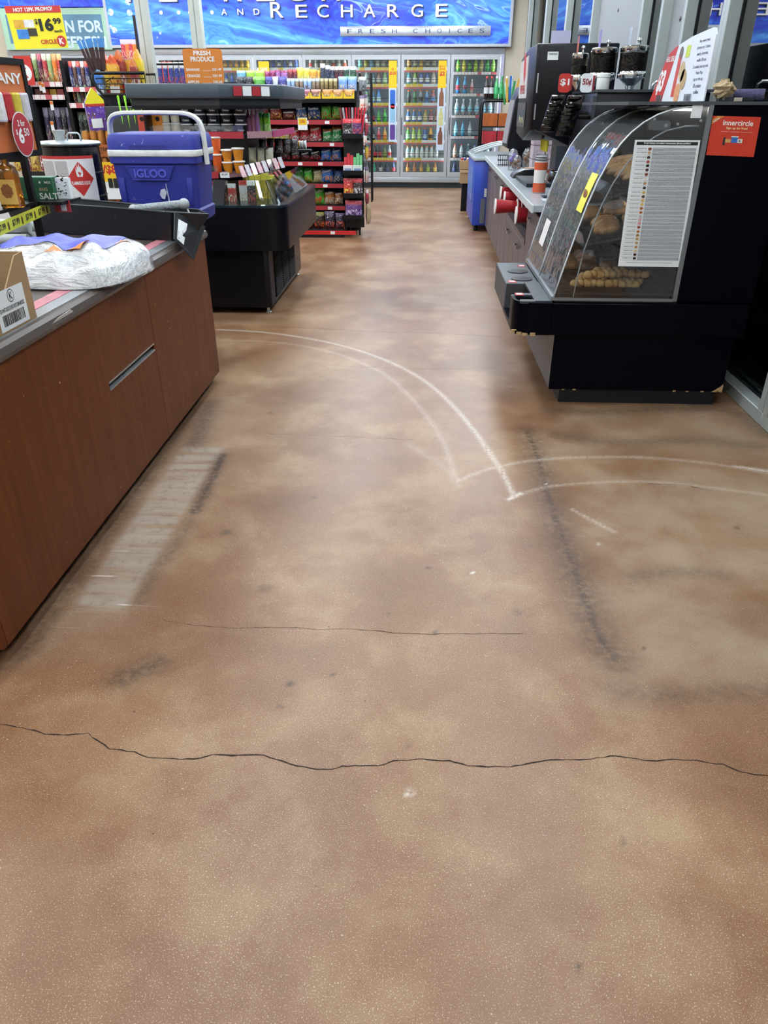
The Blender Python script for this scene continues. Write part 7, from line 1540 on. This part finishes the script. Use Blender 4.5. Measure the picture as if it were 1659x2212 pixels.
for y in (4.2, 4.7): MB().box(1.28, 1.335, y-.05, y+.05, 1.466, 1.470).box(1.296, 1.300, y-.05, y+.05, 1.470, 1.50).build('clear_holder', clear, ds)
# crumpled bag, roller and brush
def crumple(name, c, r_, m, seed, lab, cat):
    rr_ = np.random.RandomState(seed); mb = MB().ell((0, 0, 0), r_, r_, r_*.8, 14, 10); mb.v = [tuple(np.array(p)*(1+.55*(rr_.rand()-.4))) for p in mb.v]
    zmin = min(p[2] for p in mb.v); mb.v = [(p[0], p[1], p[2]-zmin) for p in mb.v]
    o = mb.build(name, m); o.location = c; return tag(o, lab, cat)
crumple('crumpled_bag', (1.375, 3.93, 1.4665), .045, M('kraft_paper', '#b09a78', .8, var=.2, scale=30), 3, 'crumpled brown paper bag beside the deal sign', 'paper bag')
pr2 = thing('roller_sleeve', 'purple grey paint roller lying on the bakery case top', 'paint roller', (1.5, 3.95, 1.466))
MB().tube([(1.44, 3.97, 1.492), (1.56, 3.92, 1.492)], .0255, 16).build('sleeve', M('purple_nap', '#4a4866', .9, var=.4, scale=60, bump=.8, bscale=90), pr2, smooth=.7)
MB().tube([(1.555, 3.922, 1.492), (1.561, 3.9195, 1.492)], .017, 12).build('core', M('tan_core', '#b8864a', .7), pr2)
pb_ = thing('paint_brush', 'flat paint brush with dark bristles on the bakery case top', 'brush', (1.40, 3.93, 1.466))
MB().prism([(1.36, 3.92), (1.42, 3.90), (1.42, 3.95), (1.36, 3.96)], 'z', 1.4665, 1.484).build('bristles', M('bristle_dark', '#3a3c44', .9, var=.5, scale=90), pb_); MB().prism([(1.42, 3.902), (1.455, 3.895), (1.455, 3.93), (1.42, 3.948)], 'z', 1.467, 1.482).build('ferrule', chrome, pb_); MB().prism([(1.455, 3.905), (1.50, 3.885), (1.505, 3.895), (1.455, 3.922)], 'z', 1.468, 1.48).build('handle', blackm, pb_)
# ================================================================== FREEZER CHEST, CARTON AND SODA RACK beyond the worktop
fz = thing('freezer_chest', 'blue ice cream freezer chest with curved glass lids past the worktop', 'freezer', (1.05, 10.9, 0))
fx0 = .665; blu = M('royal_blue_panel', '#2a4ab8', .35, var=.1)
MB().box(fx0, 1.40, 10.22, 11.6, .07, .84).build('body', blu, fz, bevel=.02)
MB().box(fx0+.10, fx0+.16, 10.214, 10.219, .10, .40).build('vent', M('vent_grey', '#6a727c', .4), fz)
MB().box(fx0+.14, fx0+.17, 10.213, 10.218, .42, .52).build('rating_plate', paper, fz)
for x in (fx0+.06, 1.34):
    for y in (10.3, 11.5): MB().lathe([(.03, 0), (.03, .05), (.015, .07)], (x, y, 0), 10).build('caster', blackm, fz)
MB().box(fx0-.02, 1.42, 10.20, 11.62, .84, .88).build('rim', M('rim_grey', '#a8b0b4', .4), fz, bevel=.01)
lidp = [[(fx0-.01+.70*s, y, .885+.14*math.sin(PI*min(1, s*1.0+.12)*.62)) for s in np.linspace(0, 1, 9)] for y in (10.22, 10.9)]
MB().loft(lidp, closed=False, cap=False).build('glass_lid', GLASS('lid_glass', (.9, .95, .96), .2, .03, fog=.12), fz, smooth=True, norm=False)
lidp2 = [[(fx0-.01+.70*s, y, .865+.14*math.sin(PI*min(1, s*1.0+.12)*.62)) for s in np.linspace(0, 1, 9)] for y in (10.9, 11.6)]
MB().loft(lidp2, closed=False, cap=False).build('glass_lid', MATS['lid_glass'], fz, smooth=True, norm=False)
for y in (10.22, 10.55, 10.9): MB().tube([(fx0-.01+.70*s, y, .895+.14*math.sin(PI*min(1, s+.12)*.62)) for s in np.linspace(0, 1, 9)], .012, 6).build('lid_frame', M('lid_frame_grey', '#b8bec2', .3), fz, smooth=True)
MB().box(fx0-.006, fx0-.001, 10.4, 11.4, .35, .75).build('side_picture', M('freezer_picture', '#4a78c8', .3, var=.5, scale=5), fz)
ft_ = thing('display_bin', 'brown cardboard dump bin of candy on a black stand near the coolers', 'dump bin', (.62, 12.3, 0))
a = at(993, 396, 12.3); b = at(1020, 342, 12.3)
MB().box((a.x+b.x)/2-.05, (a.x+b.x)/2+.05, 12.32, 12.42, 0, a.z).build('stand', blackm, ft_)
MB().box(a.x, b.x, 12.28, 12.48, a.z, a.z+.20).box(a.x-.01, b.x+.01, 12.27, 12.49, a.z+.20, b.z-.03).build('box', card, ft_)
MB().box(a.x-.011, b.x+.011, 12.2685, 12.2695, a.z+.15, a.z+.19).build('tape_band', M('pale_tape', '#c8a882', .5), ft_)
r = random.Random(4)
for k in range(8):
    o = MB().ell((0, 0, .02), .022, .022, .018, 8, 5).build('candy', M('candy_%d' % (k % 3), ('#b83a3a', '#2a3a8a', '#d8d8d8')[k % 3], .3), smooth=True); o.location = (a.x+.02+(b.x-a.x-.04)*(k % 4)/3, 12.31+.08*(k//4), b.z-.03); tag(o, '%s wrapped candy on top of the cardboard bin, %s' % (('red', 'blue', 'white')[k % 3], ORD[k]), 'candy', 'candies on the cardboard bin')
sr = thing('soda_rack', 'black tube rack of soda packs standing in front of the right cooler', 'display rack', (1.1, 12.2, 0))
a = at(1038, 300, 12.2); b = at(1108, 215, 12.2); zt = at(1070, 218, 12.2).z
X0_, X1_ = a.x, at(1112, 260, 12.2).x
for y in (12.2, 12.55):
    MB().tube([(X0_, y, 0), (X0_, y, zt-.05), (X0_+.015, y, zt-.015), (X0_+.05, y, zt), (X1_-.05, y, zt), (X1_-.015, y, zt-.015), (X1_, y, zt-.05), (X1_, y, 0)], .017, 8).build('hoop', blackm, sr, smooth=True)
zsr = [.25, .62, .95, 1.18]
for z in zsr: MB().box(X0_, X1_, 12.2, 12.55, z-.015, z).build('shelf', blackm, sr)
MB().box(X0_, X1_, 12.2, 12.55, zt+.018, zt+.03).build('top_shelf', blackm, sr)
for j, (z, m, d) in enumerate(((.95, M('pack_red', '#b8303a', .3, var=.5, scale=22), 'red'), (1.18, M('pack_amber', '#b8602a', .3, var=.5, scale=22), 'amber'), (.62, M('pack_blue', '#2a4a98', .3, var=.5, scale=22), 'blue'))):
    for q in range(2):
        x = X0_+.03+q*(X1_-X0_-.05)/2; carton(x, x+(X1_-X0_)/2-.04, 12.22, 12.5, z+.002, z+.17, m, 'shrink wrapped %s soda pack, %s one on the tube rack' % (d, ('left', 'right')[q]), 'soda pack', 'soda packs on the tube rack', 'soda_pack')
for q in range(6):
    x = X0_+.05+.072*q
    sp_ = ('soda', .0355, .28, ('#2a1a1a', '#2a1a1a', '#4ab06a', '#4ab06a', '#c8d8d8', '#c8d8d8')[q], ('#d8383a', '#d8383a', '#e8e8e8', '#3aa05a', '#e8e8e8', '#e8e8e8')[q], ('#b8b8bc', '#b8b8bc', '#3aa86a', '#3aa86a', '#8ac8a8', '#8ac8a8')[q])
    put_bottle(x, 12.28, zt+.031, sp_, '%s two litre soda bottle, %s on top of the tube rack' % (('cola', 'cola', 'green', 'green', 'clear', 'clear')[q], ORD[q]), 'large soda bottles on the tube rack')
for k in range(6):
    c = at(1088+5*k, 240, 12.0); o = MB().box(-.015, .015, -.004, .004, 0, .30).build('toy_wand', M('wand_%d' % (k % 3), ('#3a8a4a', '#d8a83a', '#2a6ab8')[k % 3], .4, var=.4, scale=20)); o.location = (X0_+.32+.03*k, 12.16, zt-.05+.03*(k % 3)); o.rotation_euler = (0, .1*(k-2), 0); tag(o, '%s novelty toy hanging at the right of the tube rack, %s' % (('green', 'yellow', 'blue')[k % 3], ORD[k]), 'toy', 'novelty toys by the tube rack')
# ================================================================== LEFT REAR: candy shelving, jerky rack, energy drinks
cg = thing('candy_gondola', 'tall black candy shelving unit on the left in front of the coolers', 'shelving', (-4.0, 8.8, 0))
CY_ = 8.7
xa, xb, xc, xd = at(66, 200, CY_).x, at(142, 200, CY_).x, at(146, 200, CY_).x, at(215, 200, CY_).x
MB().box(xa-.5, xd, 9.12, 9.15, 0, 1.90).build('back_panel', M('dark_shelf_back', '#23252c', .5), cg)
MB().box(xa-.5, xd, 8.62, 9.12, 0, .1).build('base_deck', shm, cg)
for x in (xa, xb, xd): MB().box(x-.02, x+.02, 8.72, 9.12, .1, 1.86).build('upright', blackm, cg)
def wpx(zx, zy): return zx*230/1659, 110+zy*220/1587
CS = [(xa, xb, at(100, 178, CY_).z), (xa, xb, at(100, 206, CY_).z), (xb, xd, at(170, 189, CY_).z), (xb, xd, at(170, 224, CY_).z), (xa, xb, 1.05), (xb, xd, 1.05), (xa, xb, .7), (xb, xd, .7)]
for i, (x0, x1, z) in enumerate(CS):
    s_ = MB().box(x0+.02, x1-.02, CY_, 9.12, z-.02, z).build('shelf', shm, cg)
    MB().box(x0+.02, x1-.02, CY_-.01, CY_, z-.04, z+.005).build('ticket_strip', tagr, s_)
pk = [('green face pouch', print_mat('c_green', '#8aa86a', '#c8d8b0', '#3a2a2a')), ('plum face pouch', print_mat('c_plum', '#5a2a50', '#a84a5a', '#d8b878')), ('red face pouch', print_mat('c_red', '#b83a44', '#c8c8b0', '#e8d8b8')), ('pale green pouch', print_mat('c_pale', '#8ab07a', '#b8c8a0', '#e0a050')), ('orange pouch', print_mat('c_orange', '#d87a2a', '#c8904a', '#e8d0a0')), ('red candy tub', print_mat('c_tub', '#c83a34', '#e0a868', '#f0e0d8'))]
def put_bags(n, x0, x1, z, h, y, mats, desc, grp, depth=.06):
    for i in range(n):
        w_ = (x1-x0)/n; m = mats[i % len(mats)]; o = newobj('candy_bag', bag_mesh(w_*.98, h, depth, m[1]), (x0+w_*(i+.5), y, z+.002), (-.06, 0, 0)); tag(o, '%s, %s from the left, %s' % (m[0], ORD[i], desc), 'candy bag', grp)
put_bags(6, xa+.03, xb-.03, CS[0][2], .26, 8.80, pk, 'on the top candy shelf', 'pouches on the top candy shelf')
put_bags(5, xb+.03, xd-.12, CS[2][2], .24, 8.80, [('blue red white pouch', print_mat('c_brw', '#2f3a78', '#c84a3a', '#e8e8ec')), ('brown white pouch', print_mat('c_bw', '#6a4a3a', '#d8d8d8', '#3a3a6a'))], 'on the top right candy shelf', 'pouches on the top right candy shelf')
put_bags(5, xb+.03, xd-.12, CS[3][2], .22, 8.80, [('navy candy bag', print_mat('c_navy', '#2a3058', '#c8c8c0', '#d8903a')), ('sage candy bag', print_mat('c_sage', '#6a8a6a', '#8aa88a', '#c8d8c0'))], 'on the second right candy shelf', 'bags on the second right candy shelf')
for i, (c_, d) in enumerate((('#6a3a2a', 'brown'), ('#a83a2a', 'red'), ('#a8862a', 'gold'), ('#8a3a3a', 'dark red'))):
    w_ = (xb-xa-.06)/4; carton(xa+.03+w_*i, xa+.03+w_*(i+1)-.01, 8.74, 8.82, CS[1][2]+.002, CS[1][2]+.06, M('candy_bar_'+c_[1:], c_, .35, var=.4, scale=25), '%s candy bar box, %s on the second candy shelf' % (d, ORD[i]), 'candy box', 'candy bar boxes on the second shelf')
put_bags(5, xa+.03, xb-.03, 1.05, .38, 8.80, [('dark violet hanging bag', print_mat('c_viol', '#3a3450', '#8a86a0', '#b89a8a')), ('black hanging bag', print_mat('c_blk', '#23232a', '#5a5a64', '#a8907a'))], 'on the third candy shelf', 'bags on the third candy shelf')
put_bags(5, xb+.03, xd-.05, 1.05, .34, 8.80, [('black green bag', print_mat('c_bg', '#262c28', '#5a6a5a', '#a8a88a'))], 'on the third right candy shelf', 'bags on the third right candy shelf')
put_bags(6, xa-.0, xb-.03, .70, .28, 8.80, [('brown candy bag', print_mat('c_brn', '#5a3a2c', '#a87a5a', '#e0d0b8')), ('yellow white candy bag', print_mat('c_yw', '#b8a04a', '#e8e4d8', '#6a3a2a')), ('red brown candy bag', print_mat('c_rb', '#7a3a34', '#c8a88a', '#e8e0d8'))], 'on the fourth candy shelf', 'bags on the fourth candy shelf')
put_bags(5, xb+.03, xd-.03, .70, .27, 8.80, [('yellow white candy bag', MATS['c_yw']), ('brown candy bag', MATS['c_brn'])], 'on the fourth right candy shelf', 'bags on the fourth right candy shelf')
put_bags(4, xa-.42, xa-.02, .80, .30, 8.82, [('white and yellow bag', MATS['c_yw']), ('dark red bag', MATS['c_rb'])], 'on the far left candy hooks', 'bags on the far left hooks')
o = newobj('blue_candy_bag', bag_mesh(.2, .34, .07, print_mat('c_sky', '#3a8ad0', '#5aa8e0', '#b8dcf0')), (at(32, 220, 8.5).x, 8.5, 1.30)); tag(o, 'shiny sky blue bag hanging below the red logo card', 'candy bag')
MB().tube([(o.location.x, 8.5, 1.63), (o.location.x, 9.12, 1.63)], .004, 5).build('hook', blackm, cg)
kc = thing('logo_card', 'red card with white circled letter on the left candy shelving', 'sign', (at(53, 160, 8.6).x, 8.6, 1.6))
c = at(52, 150, 8.6); kb = MB().box(c.x-.09, c.x+.09, 8.598, 8.604, c.z-.14, c.z+.12).build('card', redp, kc)
MB().lathe([(0, 0), (.075, 0), (.075, .001), (0, .001)], (c.x, 8.596, c.z-.03), 24, 'y').build('white_disc', white, kb); lettering('K', (c.x, 8.595, c.z-.03), .075, .09, redp, kb, bold=.06); MB().box(c.x-.01, c.x+.01, 8.604, 9.12, c.z-.05, c.z-.03).build('arm', blackm, kc)
for k, (px, py) in enumerate(((86, 186), (93, 190), (112, 228), (113, 272))):
    c = at(px, py, 8.66); o = panel((c.x, 8.66 if k > 1 else 8.68-.012*k, c.z), .035, .085, t=.001).build('price_flag', paper); tag(o, 'white and orange price flag on the candy shelving, %s from the top' % ORD[k], 'price flag', 'price flags on the candy shelving'); MB().box(c.x-.017, c.x+.017, o.data.vertices[0].co.y-.0025, o.data.vertices[0].co.y-.0012, c.z+.01, c.z+.04).build('orange_field', orangep, o); MB().box(c.x-.003, c.x+.003, o.data.vertices[0].co.y, 8.70, c.z+.03, c.z+.042).build('clip', clear, o)
# jerky and sausage rack
jr = thing('jerky_rack', 'black wire basket rack of flame print sausage boxes left of the poles', 'display rack', (-3.0, 7.5, 0))
JY = 7.5; ja, jb_ = at(197, 158, JY), at(318, 205, JY); zt, zb = ja.z, jb_.z; x0, x1 = ja.x, jb_.x
MB().tube([(x0+.03, JY, zt), (x1, JY, zt), (x1, JY, zb), (x0+.08, JY, zb), (x0+.04, JY, zb+.04), (x0, JY, zt-.05), (x0+.008, JY, zt-.015)], .014, 8, closed=True).build('front_hoop', blackm, jr, smooth=True)
MB().tube([(x0+.03, JY+.3, zt), (x1, JY+.3, zt), (x1, JY+.3, zb), (x0+.05, JY+.3, zb)], .01, 6, closed=True).build('rear_hoop', blackm, jr)
for k in range(3): MB().tube([(x0+.03, JY, zt-(zt-zb)*(k+1)/4), (x1, JY, zt-(zt-zb)*(k+1)/4)], .005, 5).build('wire', blackm, jr)
MB().tube([(x0+.12, JY, zb+.1), (x0+.2, JY, zt-.03)], .004, 5).build('wire', blackm, jr)
MB().box(x0+.05, x1, JY, JY+.3, zb-.012, zb).build('basket_floor', blackm, jr)
for x in (x0+.12, x1-.05):
    for y in (JY+.03, JY+.27): MB().box(x-.012, x+.012, y-.012, y+.012, 0, zb).build('post', blackm, jr)
flm = print_mat('flame_box', '#d8a23a', '#c8502a', '#8a2a24', '#f0e0c0'); red2 = print_mat('red_box', '#8a2a2e', '#c8703a', '#e8d8c8'); blb = print_mat('blue_box', '#3a7ad0', '#6aa0e0', '#c8d8e8'); yb = print_mat('yellow_box', '#e0c02a', '#d8a02a', '#3a3030')
def Z5(x, y): return 170+x*230/1659, 80+y*220/1587
for i, (xx0, xx1, yt, m, d) in enumerate(((225, 350, 590, blb, 'blue snack box'), (370, 480, 560, yb, 'yellow snack box'), (330, 445, 250, flm, 'flame print sausage box'), (450, 560, 270, flm, 'flame and red sausage box'), (565, 660, 200, red2, 'red jerky box'), (670, 790, 140, flm, 'tall flame print sausage box'), (800, 865, 330, red2, 'dark red jerky box'), (870, 945, 180, yb, 'yellow and black jerky box'))):
    p0 = Z5(xx0, 540); p1 = Z5(xx1, yt); yy_ = JY+.06+.09*(i % 3); a = at(p0[0], p0[1], yy_); b = at(p1[0], p1[1], yy_)
    o = thing('sausage_box', '%s, %s from the left in the wire basket' % (d, ORD[i]), 'snack box', ((a.x+b.x)/2, yy_, zb), 'snack boxes in the wire basket'); w_ = b.x-a.x; h = max(b.z-zb, .2)
    MB().prism([(-w_/2, 0), (w_/2, 0), (w_/2, h*.72), (0, h), (-w_/2, h*.8)], 'y', 0, .07).build('box', m, o, local=True); MB().box(-w_/2, w_/2, -.001, 0, h*.05, h*.22).build('label_panel', [white, redp, M('navy_panel', '#2a3a8a', .5)][i % 3], o, local=True)
cupj = thing('stick_canister', 'dark canister of blue tipped meat sticks at the left of the wire basket', 'canister', (at(205, 160, JY+.1).x, JY+.22, zb))
MB().lathe([(.05, 0), (.05, .20)], (0, 0, 0), 16).build('canister', blackm, cupj, smooth=.6, local=True)
for k in range(7):
    o = MB().box(-.012, .012, -.005, .005, 0, .36).build('meat_stick', M('stick_dark', '#3a2024', .3, var=.4, scale=20)); o.location = (cupj.location.x-.036+.012*k, JY+.22+.01*(k % 3), zb+.08); o.rotation_euler = (0, (k-4.5)*.07, 0); tag(o, 'dark meat stick with blue tip, %s in the canister' % ORD[k], 'meat stick', 'meat sticks in the canister'); MB().box(-.014, .014, -.006, .006, .30, .37).build('blue_tip', M('stick_blue', '#4a90d8', .3), o, local=True)
o = MB().box(-.012, .012, -.006, .006, 0, .62).build('long_stick', M('stick_long', '#2a2224', .35, var=.3)); o.location = (at(286, 60, JY+.14).x, JY+.22, zb); tag(o, 'tall dark meat stick standing above the flame boxes', 'meat stick')
for k in range(4):
    c = at(262+8*k, 92, JY+.2); o = newobj('foil_tip_pack', bag_mesh(.05, .16, .02, print_mat('tip_%d' % (k % 2), ('#c83a4a', '#e0803a')[k % 2], '#d8c8d0', '#e8d8d8')), (c.x, JY+.24, zb+.28)); tag(o, '%s foil tip pack, %s above the flame boxes' % (('red', 'orange')[k % 2], ORD[k]), 'snack pack', 'foil packs above the flame boxes')
for k in range(9):
    c = at(322+12*k, 185, 8.2); o = newobj('chip_pouch', bag_mesh(.053, .22, .04, print_mat('bluewhite', '#34489a', '#d8d8e8', '#c84a4a')), (c.x, 8.25, 1.60)); tag(o, 'blue and white pouch, %s from the left behind the canopy' % ORD[k], 'snack bag', 'blue and white pouches behind the canopy')
bsf = thing('pouch_rack', 'low black rack of blue pouches behind the island canopy', 'display rack', (-2.5, 8.3, 0)); c0 = at(318, 185, 8.2).x; c1 = at(432, 185, 8.2).x
MB().box(c0, c1, 8.18, 8.45, 1.57, 1.598).build('shelf', blackm, bsf); MB().box(c0, c1, 8.42, 8.45, 0, 1.57).build('panel', blackm, bsf)
MB().tube([(c0, 8.17, 1.58), (c0, 8.17, 1.76), (c0+.05, 8.17, 1.80), (c1-.05, 8.17, 1.80), (c1, 8.17, 1.76), (c1, 8.17, 1.58)], .010, 6).build('hoop', blackm, bsf, smooth=True)
# energy drink fridge with green claw marks
ef = thing('energy_fridge', 'black energy drink fridge with green claw marks behind the blue cooler', 'fridge', (-2.25, 6.4, 0))
ex0, ex1, ez = -2.42, -2.13, 1.445
MB().box(ex0, ex1, 6.2, 6.75, .03, ez).build('cabinet', M('fridge_black', '#171a1e', .4), ef, bevel=.008)
for x in (ex0+.05, ex1-.05): MB().box(x-.02, x+.02, 6.25, 6.7, 0, .03).build('foot', blackm, ef)
grn = M('claw_green', '#8fd83a', .4, emit=.15)
for k in range(3):
    c = at(258+14*k, 230, 6.198); x = c.x; z = c.z+.01; w_ = .009
    pts = [(x-w_, z+.06), (x+.002, z+.065), (x+w_, z+.055), (x+w_*.9, z-.01), (x+w_*1.3, z-.06), (x+w_*.6, z-.13-.03*(k == 1)), (x+w_*.1, z-.07), (x-.003, z-.02)]
    MB().prism(pts, 'y', 6.1965, 6.1995).build('claw_mark', grn, ef)
lettering('Unleash', (at(318, 217, 6.2).x-.10, 6.1965, ez-.03), .12, .03, grn, ef, bold=.01)
# orange cartons of cans
ocm = M('orange_carton', '#b0622e', .5, var=.1); canm_ = M('orange_can', '#c0803a', .3, metal=.4, var=.2)
ca, cb = at(183, 330, 6.3).x, -2.43
zc0 = 1.10
tb = thing('carton_plinth', 'low dark display plinth under the orange energy drink cartons', 'plinth', ((ca+cb)/2, 6.4, 0))
MB().box(ca, cb, 6.25, 6.6, 0, .72).build('box', blackm, tb, bevel=.01)
for L in range(3):
    z = .722+.188*L; o = thing('can_carton', 'orange carton of energy drink cans, %s of the stack' % ('bottom', 'middle', 'top')[L], 'carton', ((ca+cb)/2, 6.42, z), 'orange cartons of energy drinks')
    MB().box(ca, cb, 6.26, 6.58, z, z+.085).build('tray', ocm, o); n = 4; w_ = (cb-ca)/n
    lettering('MONSTER', ((ca+cb)/2, 6.258, z+.052), (cb-ca)*.72, .026, M('brown_ink', '#3a2014', .5), o, bold=.02); lettering('ENERGY', ((ca+cb)/2, 6.258, z+.025), (cb-ca)*.4, .012, MATS['brown_ink'], o)
    for q in range(n): MB().lathe([(w_*.40, z+.04), (w_*.46, z+.05), (w_*.46, z+.155), (w_*.36, z+.175), (w_*.37, z+.18), (.01, z+.178)], (ca+w_*(q+.5), 6.31, 0), 14).build('can', canm_, o, smooth=.7); MB().lathe([(w_*.46, z+.05), (w_*.46, z+.155), (w_*.36, z+.175), (.01, z+.178)], (ca+w_*(q+.5), 6.45, 0), 12).build('can', canm_, o, smooth=.7)
s8 = thing('energy_price_sign', 'yellow and white price sign reading eight dollars before the cartons', 'sign', (-2.33, 6.1, .8))
c = at(236, 372, 6.15); sb_ = MB().box(c.x-.09, c.x+.12, 6.145, 6.15, .80, at(236, 350, 6.15).z).build('board', paper, s8); zt = at(236, 350, 6.15).z
MB().box(c.x-.09, c.x+.12, 6.143, 6.145, zt-.14, zt).build('yellow_field', goldp, sb_); lettering('2/$8', (c.x-.01, 6.142, zt-.055), .15, .07, redp, sb_, bold=.04)
for k in range(2): MB().prism(rrect(.036, .07, .008, 3, c.x-.0+.042*k, zt-.15), 'y', 6.141, 6.143).build('can_picture', M('can_dark_green', '#1c2620', .4, var=.4, scale=60), sb_)
MB().box(c.x+.01, c.x+.03, 6.15, 6.25, .80, .82).build('arm', blackm, s8)
pbx = thing('purple_carton', 'tall purple and yellow snack display box standing on the orange cartons', 'display box', (-2.4, 6.4, 1.3))
c = at(222, 270, 6.36); zb_ = .722+.188*3-.007; ztp = at(222, 188, 6.36).z; h = ztp-zb_; pbx.location = (c.x-.05, 6.40, zb_); pbx.rotation_euler = (0, -.04, .5)
MB().prism([(-.07, 0), (.07, 0), (.07, h*.7), (.0, h*.98), (-.07, h*.66)], 'y', -.05, .05).build('box', print_mat('purple_pack', '#5a3a9a', '#d8c83a', '#6a4a34', '#d8d0e8'), pbx, local=True)
MB().prism([(-.07, h*.62), (.07, h*.62), (.07, h*.7), (0, h*.985), (-.07, h*.67)], 'y', -.052, -.0505).build('yellow_head', yellowp, pbx, local=True); MB().box(-.07, .07, -.052, -.0505, h*.56, h*.62).build('red_band', redp, pbx, local=True); MB().box(-.05, .03, -.052, -.0505, h*.06, h*.28).build('fact_panel', paper, pbx, local=True)
